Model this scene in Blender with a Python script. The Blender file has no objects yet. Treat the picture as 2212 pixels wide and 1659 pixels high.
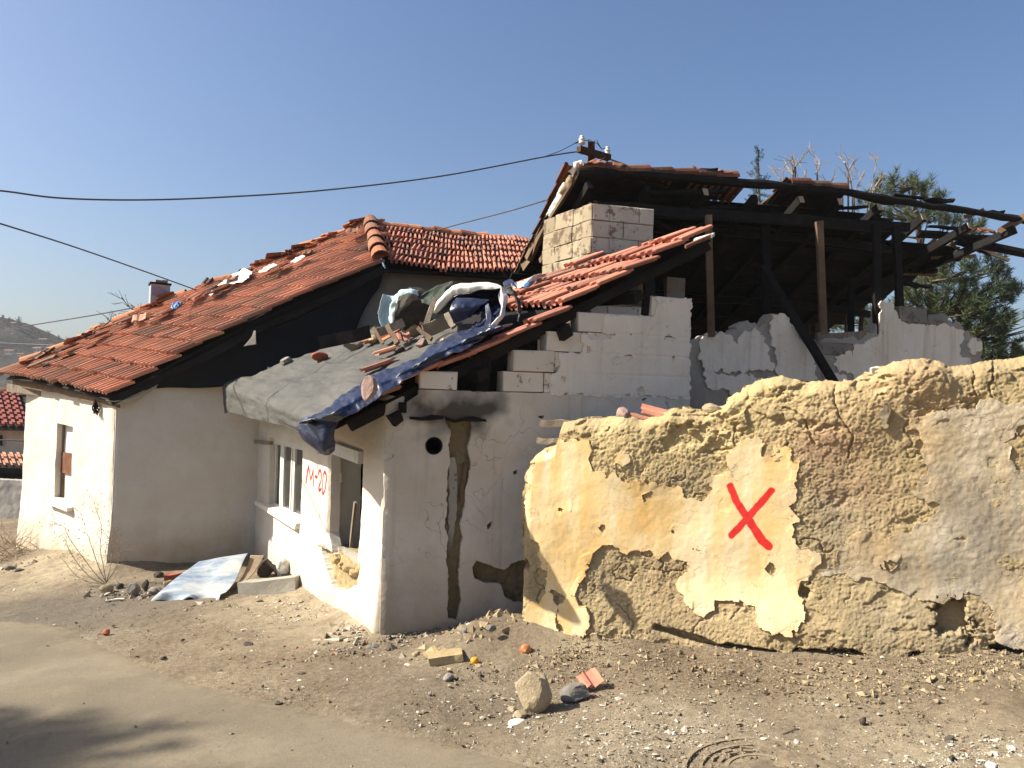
import bpy, bmesh, math, random
import numpy as np
from mathutils import Vector, Matrix
rad = math.radians
random.seed(7)
rng = np.random.default_rng(11)
sc = bpy.context.scene
COL = sc.collection

# ------------------------------------------------------------------ camera, sky, sun, exposure
CAM = np.array([0.0, 0.0, 2.0])
FPX = 1736.0                       # focal length in units of a 2212 px wide picture
PITCH, ROLL = rad(1.33), rad(1.5)
_f = np.array([0, math.cos(PITCH), math.sin(PITCH)])
_u = np.array([0, -math.sin(PITCH), math.cos(PITCH)])
_r = np.array([1.0, 0, 0])
CR = _r * math.cos(ROLL) + _u * math.sin(ROLL)
CU = _u * math.cos(ROLL) - _r * math.sin(ROLL)
CF = _f
cd = bpy.data.cameras.new('camera')
cam = bpy.data.objects.new('camera', cd)
COL.objects.link(cam)
cd.sensor_width = 36.0
cd.lens = 36.0 * FPX / 2212.0
cd.clip_start, cd.clip_end = 0.05, 5000
cam.matrix_world = Matrix(((CR[0], CU[0], -CF[0], CAM[0]), (CR[1], CU[1], -CF[1], CAM[1]),
                           (CR[2], CU[2], -CF[2], CAM[2]), (0, 0, 0, 1)))
sc.camera = cam

SUN_EL, SUN_AZ = 39.0, 0.5        # azimuth: degrees of the sun towards the viewer's side, seen from due left
sdir = Vector((-math.cos(rad(SUN_AZ)) * math.cos(rad(SUN_EL)), -math.sin(rad(SUN_AZ)) * math.cos(rad(SUN_EL)), math.sin(rad(SUN_EL))))
world = bpy.data.worlds.new('World')
sc.world = world
world.use_nodes = True
wn = world.node_tree
for n in list(wn.nodes):
    wn.nodes.remove(n)
wo = wn.nodes.new('ShaderNodeOutputWorld')
bg = wn.nodes.new('ShaderNodeBackground')
sky = wn.nodes.new('ShaderNodeTexSky')
sky.sky_type = 'NISHITA'
sky.sun_disc = False
sky.sun_elevation = rad(SUN_EL)
sky.sun_rotation = math.atan2(sdir.x, sdir.y)
sky.altitude = 100
sky.air_density = 1.0
sky.dust_density = 3.2
sky.ozone_density = 3.5
bg.inputs['Strength'].default_value = 0.074
hs_ = wn.nodes.new('ShaderNodeHueSaturation')
hs_.inputs['Saturation'].default_value = 1.12
hs_.inputs['Hue'].default_value = 0.503
wn.links.new(sky.outputs[0], hs_.inputs['Color'])
wn.links.new(hs_.outputs[0], bg.inputs['Color'])
wn.links.new(bg.outputs[0], wo.inputs['Surface'])
sl = bpy.data.lights.new('sun', 'SUN')
sl.energy = 5.0
sl.angle = rad(0.5)
sl.color = (1.0, 0.93, 0.80)
so = bpy.data.objects.new('sun', sl)
COL.objects.link(so)
so.rotation_euler = (-sdir).to_track_quat('-Z', 'Y').to_euler()
so.location = (-30, 0, 30)
sc.view_settings.view_transform = 'Standard'
sc.view_settings.look = 'None'
sc.view_settings.exposure = 1.08
sc.view_settings.gamma = 1.0
sc.render.engine = 'CYCLES'
sc.cycles.max_bounces = 6
sc.cycles.use_denoising = True

# ------------------------------------------------------------------ picture -> place helpers
def ray(px, py):
    px = np.asarray(px, float); py = np.asarray(py, float)
    a = (px - 1106.0) / FPX; b = (829.5 - py) / FPX
    return CF + a[..., None] * CR + b[..., None] * CU
def at(px, py, Y):
    d = ray(px, py)
    return CAM + d * (np.asarray(Y, float) / d[..., 1])[..., None]
def base_z(x):
    return 0.05 + 1.9 * np.tanh(np.asarray(x, float) / 20.0)
def ground_at(px, py):
    d = ray(px, py)
    z = np.zeros(np.shape(d[..., 0]))
    for _ in range(8):
        k = (z - CAM[2]) / np.minimum(d[..., 2], -1e-4)
        z = base_z(k * d[..., 0])
    p = CAM + d * k[..., None]
    return p
def plane_hit(px, py, p0, n):
    d = ray(px, py)
    k = ((p0 - CAM) @ n) / (d @ n)
    return CAM + d * np.asarray(k)[..., None]
def nrm(v):
    v = np.asarray(v, float)
    return v / np.linalg.norm(v)

# ------------------------------------------------------------------ noise
def _hash(ix, iy, seed):
    h = (ix.astype(np.int64) * 374761393 + iy.astype(np.int64) * 668265263 + seed * 974711 + 12345) & 0xffffffff
    h = ((h ^ (h >> 13)) * 1274126177) & 0xffffffff
    h = ((h ^ (h >> 15)) * 2246822519) & 0xffffffff
    return ((h ^ (h >> 16)) & 0xffff) / 32767.5 - 1.0
def vnoise(x, y, seed=0):
    fx = np.floor(x); fy = np.floor(y)
    tx = x - fx; ty = y - fy
    tx = tx * tx * tx * (tx * (tx * 6 - 15) + 10); ty = ty * ty * ty * (ty * (ty * 6 - 15) + 10)
    a = _hash(fx, fy, seed); b = _hash(fx + 1, fy, seed); c = _hash(fx, fy + 1, seed); d = _hash(fx + 1, fy + 1, seed)
    return (a * (1 - tx) + b * tx) * (1 - ty) + (c * (1 - tx) + d * tx) * ty
def fbm(x, y, octv=4, seed=0, gain=0.5):
    x = np.asarray(x, float); y = np.asarray(y, float)
    s = 0; amp = 1.0; tot = 0
    for o in range(octv):
        s = s + amp * vnoise(x, y, seed + 17 * o)
        tot += amp; amp *= gain
        x, y = (x * 0.8 - y * 0.6) * 2.03 + 3.1, (x * 0.6 + y * 0.8) * 2.03 + 7.7
    return s / tot
def ridge(x, y, octv=3, seed=0):
    return 1 - np.abs(fbm(x, y, octv, seed))
def worley(x, y, seed=0):
    """distance to the nearest scattered point, and that point"""
    x = np.asarray(x, float); y = np.asarray(y, float)
    fx = np.floor(x); fy = np.floor(y)
    best = np.full(x.shape, 9.0); sx = x.copy(); sy = y.copy()
    for i in (-1, 0, 1):
        for j in (-1, 0, 1):
            cx = fx + i; cy = fy + j
            px = cx + .5 + .45 * _hash(cx, cy, seed); py = cy + .5 + .45 * _hash(cx, cy, seed + 7)
            d = (px - x) ** 2 + (py - y) ** 2
            m = d < best
            best = np.where(m, d, best); sx = np.where(m, px, sx); sy = np.where(m, py, sy)
    return np.sqrt(best), sx, sy
def sstep(a, b, x):
    t = np.clip((np.asarray(x, float) - a) / (b - a), 0, 1)
    return t * t * (3 - 2 * t)
def polysd(U, V, poly):
    """signed distance, positive inside"""
    P = np.asarray(poly, float)
    sh = U.shape
    u = U.ravel(); v = V.ravel()
    d2 = np.full(u.shape, 1e18); ins = np.zeros(u.shape, bool)
    n = len(P)
    for i in range(n):
        ax, ay = P[i]; bx, by = P[(i + 1) % n]
        ex, ey = bx - ax, by - ay
        t = np.clip(((u - ax) * ex + (v - ay) * ey) / (ex * ex + ey * ey + 1e-18), 0, 1)
        d2 = np.minimum(d2, (u - ax - t * ex) ** 2 + (v - ay - t * ey) ** 2)
        if ay != by:
            c = ((ay > v) != (by > v)) & (u < (bx - ax) * (v - ay) / (by - ay) + ax)
            ins ^= c
    d = np.sqrt(d2)
    return np.where(ins, d, -d).reshape(sh)
def linesd(U, V, pts):
    """distance to an open polyline"""
    P = np.asarray(pts, float)
    d2 = np.full(U.shape, 1e18)
    for i in range(len(P) - 1):
        ax, ay = P[i]; bx, by = P[i + 1]
        ex, ey = bx - ax, by - ay
        t = np.clip(((U - ax) * ex + (V - ay) * ey) / (ex * ex + ey * ey + 1e-18), 0, 1)
        d2 = np.minimum(d2, (U - ax - t * ex) ** 2 + (V - ay - t * ey) ** 2)
    return np.sqrt(d2)

# ------------------------------------------------------------------ object helpers
WLOC = {}
def fast_mesh(name, V, faces, smooth=True, attrs=None):
    """faces: list of index arrays, each (n,3) or (n,4)"""
    me = bpy.data.meshes.new(name)
    V = np.asarray(V, np.float32)
    fl = [np.asarray(f, np.int32) for f in faces if len(f)]
    me.vertices.add(len(V))
    me.vertices.foreach_set('co', V.ravel())
    nl = sum(f.size for f in fl); nf = sum(len(f) for f in fl)
    me.loops.add(nl); me.polygons.add(nf)
    me.loops.foreach_set('vertex_index', np.concatenate([f.ravel() for f in fl]))
    starts = []; s = 0
    for f in fl:
        starts.append(s + np.arange(len(f)) * f.shape[1]); s += f.size
    me.polygons.foreach_set('loop_start', np.concatenate(starts).astype(np.int32))
    me.polygons.foreach_set('use_smooth', np.full(nf, smooth, bool))
    me.update(calc_edges=True)
    me.validate()
    for k, a in (attrs or {}).items():
        at_ = me.attributes.new(k, 'FLOAT', 'POINT')
        at_.data.foreach_set('value', np.asarray(a, np.float32))
    return me
def link(name, me, mat, parent=None, loc=None):
    o = bpy.data.objects.new(name, me)
    COL.objects.link(o)
    if mat is not None and len(me.materials) == 0:
        me.materials.append(mat)
    if loc is None:
        loc = np.zeros(3)
    pl = WLOC.get(parent.name, np.zeros(3)) if parent else np.zeros(3)
    o.location = Vector(np.asarray(loc) - pl)
    WLOC[o.name] = np.asarray(loc, float)
    if parent:
        o.parent = parent
    return o
def put(name, V, faces, mat, parent=None, smooth=True, attrs=None, recentre=True):
    V = np.asarray(V, float)
    c = (V.min(0) + V.max(0)) / 2 if recentre else np.zeros(3)
    if recentre:
        c[2] = V[:, 2].min()
    return link(name, fast_mesh(name, V - c, faces, smooth, attrs), mat, parent, c)
def tag(o, label=None, cat=None, group=None, kind=None):
    if label: o['label'] = label
    if cat: o['category'] = cat
    if group: o['group'] = group
    if kind: o['kind'] = kind
    return o
def thing(name, label, cat, loc, group=None):
    o = bpy.data.objects.new(name, None)
    COL.objects.link(o)
    o.empty_display_size = 0.2
    o.location = Vector(loc)
    WLOC[o.name] = np.asarray(loc, float)
    return tag(o, label, cat, group)
def node(name, parent, loc=None):
    """an empty that is a part and carries sub-parts"""
    o = bpy.data.objects.new(name, None)
    COL.objects.link(o)
    o.empty_display_size = 0.1
    pl = WLOC[parent.name]
    loc = pl if loc is None else np.asarray(loc, float)
    o.location = Vector(loc - pl)
    o.parent = parent
    WLOC[o.name] = loc
    return o

class MB:
    """collects small shapes into one mesh"""
    def __init__(s):
        s.V = []; s.F4 = []; s.F3 = []
    def add(s, V, q=(), t=()):
        b = len(s.V)
        s.V += [tuple(map(float, v)) for v in V]
        s.F4 += [tuple(i + b for i in f) for f in q]
        s.F3 += [tuple(i + b for i in f) for f in t]
    def hexa(s, c8):
        s.add(c8, [(0, 3, 2, 1), (4, 5, 6, 7), (0, 1, 5, 4), (1, 2, 6, 5), (2, 3, 7, 6), (3, 0, 4, 7)])
    def box(s, c, ax, ay, az, jit=0.0):
        c, ax, ay, az = map(lambda v: np.asarray(v, float), (c, ax, ay, az))
        P = [c + i * ax + j * ay + k * az for k in (-1, 1) for i, j in ((-1, -1), (1, -1), (1, 1), (-1, 1))]
        if jit:
            P = [p + rng.normal(0, jit, 3) for p in P]
        s.hexa(P)
    def beam(s, p, q, w, h, up=(0, 0, 1), jit=0.0, seg=1, bow=0.0):
        p, q = np.asarray(p, float), np.asarray(q, float)
        d = nrm(q - p); up = np.asarray(up, float)
        x = nrm(np.cross(d, up)); y = np.cross(x, d)
        b = len(s.V)
        for i in range(seg + 1):
            t = i / seg
            c = p + (q - p) * t + y * bow * 4 * t * (1 - t)
            if 0 < i < seg and jit: c = c + rng.normal(0, jit * 1.5, 3)
            for a_, b_ in ((-1, -1), (1, -1), (1, 1), (-1, 1)):
                s.V.append(tuple(c + x * a_ * w / 2 + y * b_ * h / 2 + (rng.normal(0, jit, 3) if jit else 0)))
        for i in range(seg):
            o = b + 4 * i
            for k in range(4):
                s.F4.append((o + k, o + (k + 1) % 4, o + 4 + (k + 1) % 4, o + 4 + k))
        s.F4.append((b + 3, b + 2, b + 1, b)); o = b + 4 * seg
        s.F4.append((o, o + 1, o + 2, o + 3))
    def tube(s, pts, r, n=6, caps=True):
        pts = [np.asarray(p, float) for p in pts]
        m = len(pts)
        rr = r if hasattr(r, '__len__') else [r] * m
        b = len(s.V)
        ref = np.array([0.13, 0.27, 0.95])
        for i, p in enumerate(pts):
            d = nrm(pts[min(i + 1, m - 1)] - pts[max(i - 1, 0)] + 1e-9)
            if abs(d @ ref) > 0.97: rf = np.array([1.0, 0.1, 0])
            else: rf = ref
            x = nrm(np.cross(d, rf)); y = np.cross(d, x)
            for k in range(n):
                a = 2 * math.pi * k / n
                s.V.append(tuple(p + rr[i] * (x * math.cos(a) + y * math.sin(a))))
        for i in range(m - 1):
            for k in range(n):
                s.F4.append((b + i * n + k, b + i * n + (k + 1) % n, b + (i + 1) * n + (k + 1) % n, b + (i + 1) * n + k))
        if caps:
            for e, c in ((0, pts[0]), (m - 1, pts[-1])):
                s.V.append(tuple(c)); ci = len(s.V) - 1
                for k in range(n):
                    f = (b + e * n + k, b + e * n + (k + 1) % n, ci)
                    s.F3.append(f if e else f[::-1])
    def barrel(s, p, q, r0, r1, up, n=7, th=0.014, ang=95):
        """a half-round roof tile from p (front) to q"""
        p, q = np.asarray(p, float), np.asarray(q, float)
        d = nrm(q - p); x = nrm(np.cross(d, up)); y = np.cross(x, d)
        b = len(s.V)
        for (c, r) in ((p, r0), (q, r1)):
            for rr in (r, r - th):
                for k in range(n + 1):
                    a = rad(-ang + 2 * ang * k / n)
                    s.V.append(tuple(c + rr * (x * math.sin(a) + y * math.cos(a))))
        m = n + 1
        for k in range(n):
            s.F4.append((b + k, b + k + 1, b + 2 * m + k + 1, b + 2 * m + k))
            s.F4.append((b + m + k, b + k, b + k + 1, b + m + k + 1)[::-1])
            s.F4.append((b + 2 * m + k, b + 3 * m + k, b + 3 * m + k + 1, b + 2 * m + k + 1)[::-1])
            s.F4.append((b + m + k + 1, b + m + k, b + 3 * m + k, b + 3 * m + k + 1))
    def build(s, name, mat, parent=None, smooth=False):
        f = []
        if s.F4: f.append(np.array(s.F4))
        if s.F3: f.append(np.array(s.F3))
        return put(name, np.array(s.V), f, mat, parent, smooth)

class Wall:
    """a vertical plane through two plan points, u along it, z up, d towards the viewer"""
    def __init__(s, p0, p1):
        s.o = np.array([p0[0], p0[1], 0.0])
        e = np.array([p1[0] - p0[0], p1[1] - p0[1], 0.0])
        s.L = np.linalg.norm(e); s.d = e / s.L
        n = np.array([s.d[1], -s.d[0], 0.0])
        s.n = n if n @ (CAM - s.o) > 0 else -n
        s.flip = np.cross(s.d, [0, 0, 1]) @ s.n < 0
    def uv(s, px, py, off=0.0):
        p = plane_hit(px, py, s.o + s.n * off, s.n)
        return np.stack([(p - s.o) @ s.d, p[..., 2]], -1)
    def uvs(s, pts, off=0.0):
        a = np.asarray(pts, float)
        return s.uv(a[:, 0], a[:, 1], off)
    def pt(s, u, z, d=0.0):
        u = np.asarray(u, float); z = np.asarray(z, float); d = np.asarray(d, float)
        return s.o + u[..., None] * s.d + d[..., None] * s.n + z[..., None] * np.array([0, 0, 1.0])
    def off(s, d):
        q = s.o + s.n * d
        return Wall(q[:2], (q + s.d * s.L)[:2])
class Flat:
    """the ground seen as such a sheet: u = x, z = y, d = up"""
    flip = False
    def pt(s, u, v, d=0.0):
        return np.stack([u, v, base_z(u) + d], -1)

def sheet(name, W, poly, res, disp, thick, mat, parent=None, holes=(), jag=0.0, jags=0.1, attrs=None, seed=0, back=0.0, chip=0.0):
    """a relief sheet with a true outline, holes and an edge of real depth"""
    P = np.asarray(poly, float)
    u0, v0 = P.min(0) - res; u1, v1 = P.max(0) + res
    nu = int((u1 - u0) / res) + 2; nv = int((v1 - v0) / res) + 2
    U, V = np.meshgrid(u0 + np.arange(nu) * res, v0 + np.arange(nv) * res, indexing='ij')
    Uq, Vq = U, V
    if chip:                       # broken along small angular pieces
        k = chip
        for c, w_ in ((chip * 1.5, .6), (chip * .6, .5)):
            _, sx, sy = worley(Uq / c, Vq / c, seed + 3)
            Uq = Uq + w_ * (sx * c - Uq); Vq = Vq + w_ * (sy * c - Vq)
    sd = polysd(Uq, Vq, P)
    for h in holes:
        hp, hj = h if isinstance(h, tuple) else (h, 1.0)
        hs = -polysd(Uq, Vq, hp)
        if jag: hs = hs + hj * jag * fbm(U / jags, V / jags, 5, seed + 91, .68)
        sd = np.minimum(sd, hs)
    if jag and not holes:
        sd = sd + jag * fbm(U / jags, V / jags, 5, seed + 91, .68)
    elif jag:
        sd = np.minimum(sd, polysd(Uq, Vq, P) + jag * fbm(U / jags, V / jags, 5, seed + 33, .68))
    keep = (sd[:-1, :-1] + sd[1:, :-1] + sd[:-1, 1:] + sd[1:, 1:]) > 0
    idx = np.arange(nu * nv).reshape(nu, nv)
    q = np.stack([idx[:-1, :-1], idx[1:, :-1], idx[1:, 1:], idx[:-1, 1:]], -1)[keep]
    if W.flip: q = q[:, ::-1]
    # boundary edges
    e = np.concatenate([q[:, [0, 1]], q[:, [1, 2]], q[:, [2, 3]], q[:, [3, 0]]])
    key = np.minimum(e[:, 0], e[:, 1]).astype(np.int64) * (nu * nv) + np.maximum(e[:, 0], e[:, 1])
    _, inv, cnt = np.unique(key, return_inverse=True, return_counts=True)
    be = e[cnt[inv] == 1]
    bv = np.unique(be)
    gu, gv = np.gradient(sd, res)
    g2 = gu * gu + gv * gv + 1e-6
    su = -(sd * gu / g2); sv = -(sd * gv / g2)
    Uf = U.ravel().copy(); Vf = V.ravel().copy()
    mx = 0.75 * res
    Uf[bv] += np.clip(su.ravel()[bv], -mx, mx); Vf[bv] += np.clip(sv.ravel()[bv], -mx, mx)
    used = np.unique(q)
    rem = np.full(nu * nv, -1); rem[used] = np.arange(len(used))
    uu = Uf[used]; vv = Vf[used]
    dd = disp(uu, vv, sd.ravel()[used]) if disp else np.zeros(len(used))
    X = W.pt(uu, vv, dd)
    faces = [rem[q]]
    nb = len(bv)
    rb = np.full(nu * nv, -1); rb[bv] = np.arange(nb)
    base = len(X)
    db = dd[rem[bv]]
    X1 = W.pt(Uf[bv], Vf[bv], db); 
    bk = np.minimum(db - thick, -back) if back else db - thick
    X2 = W.pt(Uf[bv], Vf[bv], bk)
    X = np.concatenate([X, X1, X2])
    sk = np.stack([base + rb[be[:, 1]], base + rb[be[:, 0]], base + nb + rb[be[:, 0]], base + nb + rb[be[:, 1]]], -1)
    faces.append(sk)
    A = {}
    for k, fn in (attrs or {}).items():
        a = fn(uu, vv)
        A[k] = np.concatenate([a, a[rem[bv]], a[rem[bv]]])
    return put(name, X, faces, mat, parent, True, A)

def catmull(P, n):
    P = np.asarray(P, float)
    m = len(P)
    t = np.linspace(0, m - 1, n)
    i = np.clip(np.floor(t).astype(int), 0, m - 2); f = (t - i)[:, None]
    p0 = P[np.maximum(i - 1, 0)]; p1 = P[i]; p2 = P[i + 1]; p3 = P[np.minimum(i + 2, m - 1)]
    return 0.5 * (2 * p1 + (p2 - p0) * f + (2 * p0 - 5 * p1 + 4 * p2 - p3) * f * f + (3 * p1 - p0 - 3 * p2 + p3) * f ** 3)
def loft(name, rows, nu, nv, amp, scale, mat, parent=None, seed=0, thick=0.004, stretch=(1, 1), lin=False):
    """cloth through several curves, with wrinkles, two-sided with a real thickness"""
    if lin:
        rows = [np.stack([np.interp(np.linspace(0, len(r) - 1, nu), np.arange(len(r)), np.array(r)[:, k]) for k in range(3)], -1) for r in rows]
    G = np.stack([catmull(r, nu) if not lin else r for r in rows])             # rows, nu, 3
    G = np.stack([catmull(G[:, k], nv) for k in range(nu)])  # nu, nv, 3
    du = np.gradient(G, axis=0); dv = np.gradient(G, axis=1)
    N = np.cross(du, dv); N /= np.linalg.norm(N, axis=-1, keepdims=True) + 1e-9
    if (N * (CAM - G)).sum(-1).mean() < 0: N = -N
    la = np.cumsum(np.linalg.norm(du, axis=-1).mean(1)); lb = np.cumsum(np.linalg.norm(dv, axis=-1).mean(0))
    A, B = np.meshgrid(la, lb, indexing='ij')
    w = fbm(A / scale * stretch[0], B / scale * stretch[1], 4, seed) + 0.7 * (ridge(A / scale * 1.3 * stretch[0], B / scale * 1.3 * stretch[1], 2, seed + 5) - 0.7)
    G = G + N * (amp * w)[..., None]
    idx = np.arange(nu * nv).reshape(nu, nv)
    q = np.stack([idx[:-1, :-1], idx[1:, :-1], idx[1:, 1:], idx[:-1, 1:]], -1).reshape(-1, 4)
    V = np.concatenate([G.reshape(-1, 3), (G - N * thick).reshape(-1, 3)])
    n = nu * nv
    f = [q, q[:, ::-1] + n]
    ed = np.concatenate([idx[:, 0], idx[-1, 1:], idx[::-1, -1][1:], idx[0, ::-1][1:]])
    a = ed; b = np.roll(ed, -1)
    m_ = a != b
    f.append(np.stack([a, b, b + n, a + n], -1)[m_][:, ::-1])
    side = np.concatenate([np.zeros(n), np.ones(n)])
    return put(name, V, f, mat, parent, True, {'side': side})

def _ico(lv):
    bm = bmesh.new()
    bmesh.ops.create_icosphere(bm, subdivisions=lv, radius=1)
    V = np.array([v.co[:] for v in bm.verts]); F = np.array([[v.index for v in f.verts] for f in bm.faces])
    bm.free()
    return V, F
ICO = {k: _ico(k) for k in (1, 2, 3, 4)}
def rock_shape(seed, planes=9, lv=3, rough=0.05, cut=(0.55, 0.9)):
    r = np.random.default_rng(seed)
    V, F = ICO[lv]
    V = V.copy()
    for _ in range(planes):
        n = nrm(r.normal(size=3)); d = r.uniform(*cut)
        h = V @ n
        V = V - np.maximum(h - d, 0)[:, None] * n
    nn = V / (np.linalg.norm(V, axis=1, keepdims=True) + 1e-9)
    k = fbm(V[:, 0] * 2.2 + V[:, 2] * 1.7 + seed, V[:, 1] * 2.2 - V[:, 2] * 1.9, 4, seed)
    return V + nn * (rough * k)[:, None], F
def rock(name, c, size, seed, mat, parent=None, rot=0.0, planes=9, lv=3, rough=0.06, smooth=False, tilt=0.0, cut=(0.55, 0.9)):
    """c is the middle of its foot"""
    V, F = rock_shape(seed, planes, lv, rough, cut)
    V = V * (np.asarray(size, float) / 2)
    ct, st = math.cos(tilt), math.sin(tilt)
    V = np.stack([V[:, 0] * ct + V[:, 2] * st, V[:, 1], -V[:, 0] * st + V[:, 2] * ct], -1)
    c_, s_ = math.cos(rot), math.sin(rot)
    V = np.stack([V[:, 0] * c_ - V[:, 1] * s_, V[:, 0] * s_ + V[:, 1] * c_, V[:, 2]], -1)
    V[:, 2] -= V[:, 2].min()
    return put(name, V + np.asarray(c, float), [F], mat, parent, smooth)

# ------------------------------------------------------------------ materials
class NT:
    def __init__(s, name, rough=0.9, spec=0.2):
        s.m = bpy.data.materials.new(name)
        s.m.use_nodes = True
        s.t = s.m.node_tree
        s.b = s.t.nodes['Principled BSDF']
        s.b.inputs['Roughness'].default_value = rough
        s.b.inputs['Specular IOR Level'].default_value = spec
        s.co = s.t.nodes.new('ShaderNodeTexCoord')
        s.hs = []
    def L(s, a, b):
        s.t.links.new(a, b)
    def n(s, ty):
        return s.t.nodes.new(ty)
    def vec(s, scale=(1, 1, 1), src='Object', rot=(0, 0, 0)):
        mp = s.n('ShaderNodeMapping'); mp.inputs['Scale'].default_value = scale
        mp.inputs['Rotation'].default_value = rot
        s.L(s.co.outputs[src], mp.inputs['Vector'])
        return mp.outputs[0]
    def noise(s, scale, detail=5, rough=0.6, vec=None, dist=0.0):
        n = s.n('ShaderNodeTexNoise')
        n.inputs['Scale'].default_value = scale; n.inputs['Detail'].default_value = detail
        n.inputs['Roughness'].default_value = rough; n.inputs['Distortion'].default_value = dist
        s.L(vec if vec is not None else s.co.outputs['Object'], n.inputs['Vector'])
        return n.outputs[0]
    def voro(s, scale, feature='DISTANCE_TO_EDGE', vec=None, rnd=1.0):
        n = s.n('ShaderNodeTexVoronoi'); n.feature = feature
        n.inputs['Scale'].default_value = scale; n.inputs['Randomness'].default_value = rnd
        s.L(vec if vec is not None else s.co.outputs['Object'], n.inputs['Vector'])
        return n.outputs['Distance']
    def ramp(s, f, stops):
        r = s.n('ShaderNodeValToRGB')
        el = r.color_ramp.elements
        while len(el) < len(stops): el.new(0.5)
        for e, (p, c) in zip(el, stops):
            e.position = p
            e.color = (c, c, c, 1) if not hasattr(c, '__len__') else (*c, 1)
        s.L(f, r.inputs[0])
        return r.outputs[0]
    def mix(s, f, a, b, mode='MIX'):
        x = s.n('ShaderNodeMix'); x.data_type = 'RGBA'; x.blend_type = mode
        for v, i in ((f, 0), (a, 6), (b, 7)):
            if isinstance(v, (int, float)): x.inputs[i].default_value = v if i == 0 else (v, v, v, 1)
            elif isinstance(v, tuple): x.inputs[i].default_value = (*v, 1)
            else: s.L(v, x.inputs[i])
        return x.outputs[2]
    def math(s, op, a, b=0.0, clamp=False):
        x = s.n('ShaderNodeMath'); x.operation = op; x.use_clamp = clamp
        for v, i in ((a, 0), (b, 1)):
            if isinstance(v, (int, float)): x.inputs[i].default_value = v
            else: s.L(v, x.inputs[i])
        return x.outputs[0]
    def attr(s, name):
        a = s.n('ShaderNodeAttribute'); a.attribute_name = name
        return a.outputs['Fac']
    def rnd(s):
        return s.n('ShaderNodeObjectInfo').outputs['Random']
    def bump(s, h, strength=0.5, dist=0.01):
        b = s.n('ShaderNodeBump')
        b.inputs['Strength'].default_value = strength; b.inputs['Distance'].default_value = dist
        s.L(h, b.inputs['Height'])
        if s.hs: s.L(s.hs[-1], b.inputs['Normal'])
        s.hs.append(b.outputs[0])
        s.L(b.outputs[0], s.b.inputs['Normal'])
        return s
    def col(s, c):
        if isinstance(c, tuple): s.b.inputs['Base Color'].default_value = (*c, 1)
        else: s.L(c, s.b.inputs['Base Color'])
        return s
    def done(s):
        return s.m
def simple(name, c1, c2, scale=8, rough=0.9, bs=0.4, bscale=60, bd=0.006, spec=0.2, c3=None, metal=0.0, vs=(1, 1, 1), rv=0.0):
    m = NT(name, rough, spec)
    v = m.vec(vs)
    st = [(0.3, c1), (0.7, c2)] if c3 is None else [(0.25, c1), (0.55, c2), (0.75, c3)]
    c = m.ramp(m.noise(scale, 6, 0.65, v), st)
    if rv:
        k = m.math('MULTIPLY_ADD', m.rnd(), rv); k.node.inputs[2].default_value = 1 - rv / 2
        c = m.mix(1.0, c, k, 'MULTIPLY')
    m.col(c)
    m.b.inputs['Metallic'].default_value = metal
    if bs: m.bump(m.noise(bscale, 5, 0.7, v), bs, bd)
    return m.done()

def plaster(name, c_main, c_warm, c_dirt, dirt_z=0.6, rough=0.95, crack=0.0, spots=0.35, paint=False, streak=0.0, bs=0.35):
    """lime plaster: mottling, splashed earth near the ground with a broken edge, streaks, fine cracks"""
    m = NT(name, rough, 0.1)
    base = m.mix(m.ramp(m.noise(1.7, 6, 0.6), [(0.42, 0.0), (0.66, 1.0)]), c_main, c_warm)
    if streak:
        sv = m.vec((9, 9, 0.7))
        base = m.mix(m.math('MULTIPLY', m.ramp(m.noise(1.0, 5, 0.6, sv), [(0.5, 0.0), (0.72, 1.0)]), streak), base, c_dirt)
    # splash of earth at the foot: height in object space plus noise
    sep = m.n('ShaderNodeSeparateXYZ'); m.L(m.co.outputs['Object'], sep.inputs[0])
    h = m.math('ADD', sep.outputs['Z'], m.math('MULTIPLY', m.math('SUBTRACT', m.noise(2.6, 6, 0.65), 0.5), dirt_z * 1.5))
    fd = m.ramp(m.math('DIVIDE', h, dirt_z * 2.0), [(0.05, 0.85), (0.5, 0.0)])
    base = m.mix(fd, base, c_dirt)
    if spots:
        sp = m.ramp(m.noise(14, 6, 0.7), [(0.62, 0.0), (0.70, 1.0)])
        base = m.mix(m.math('MULTIPLY', sp, spots), base, c_dirt)
    ck = None
    if crack:
        wv = m.n('ShaderNodeVectorMath'); wv.operation = 'ADD'
        nz = m.n('ShaderNodeTexNoise'); nz.inputs['Scale'].default_value = 5; nz.inputs['Detail'].default_value = 4
        m.L(m.co.outputs['Object'], nz.inputs['Vector'])
        sc_ = m.n('ShaderNodeVectorMath'); sc_.operation = 'SCALE'; sc_.inputs['Scale'].default_value = 0.35
        m.L(nz.outputs['Color'], sc_.inputs[0])
        m.L(m.co.outputs['Object'], wv.inputs[0]); m.L(sc_.outputs[0], wv.inputs[1])
        ck = m.ramp(m.voro(3.0, vec=wv.outputs[0]), [(0.0, 1.0), (0.012, 0.0)])
        ck = m.math('MULTIPLY', ck, m.ramp(m.noise(1.3, 3), [(0.5, 0.0), (0.6, 1.0)]))
        base = m.mix(m.math('MULTIPLY', ck, crack), base, (0.16, 0.12, 0.08))
    if paint:
        p = m.math('ADD', m.attr('paint'), m.math('MULTIPLY', m.math('SUBTRACT', m.noise(120, 3), 0.5), 0.25))
        base = m.mix(m.ramp(p, [(0.25, 0.0), (0.6, 0.95)]), base, (0.62, 0.012, 0.025))
    m.col(base)
    m.bump(m.noise(9, 6, 0.6), bs, 0.03)
    m.bump(m.noise(70, 4, 0.7), bs, 0.004)
    return m.done()
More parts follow.
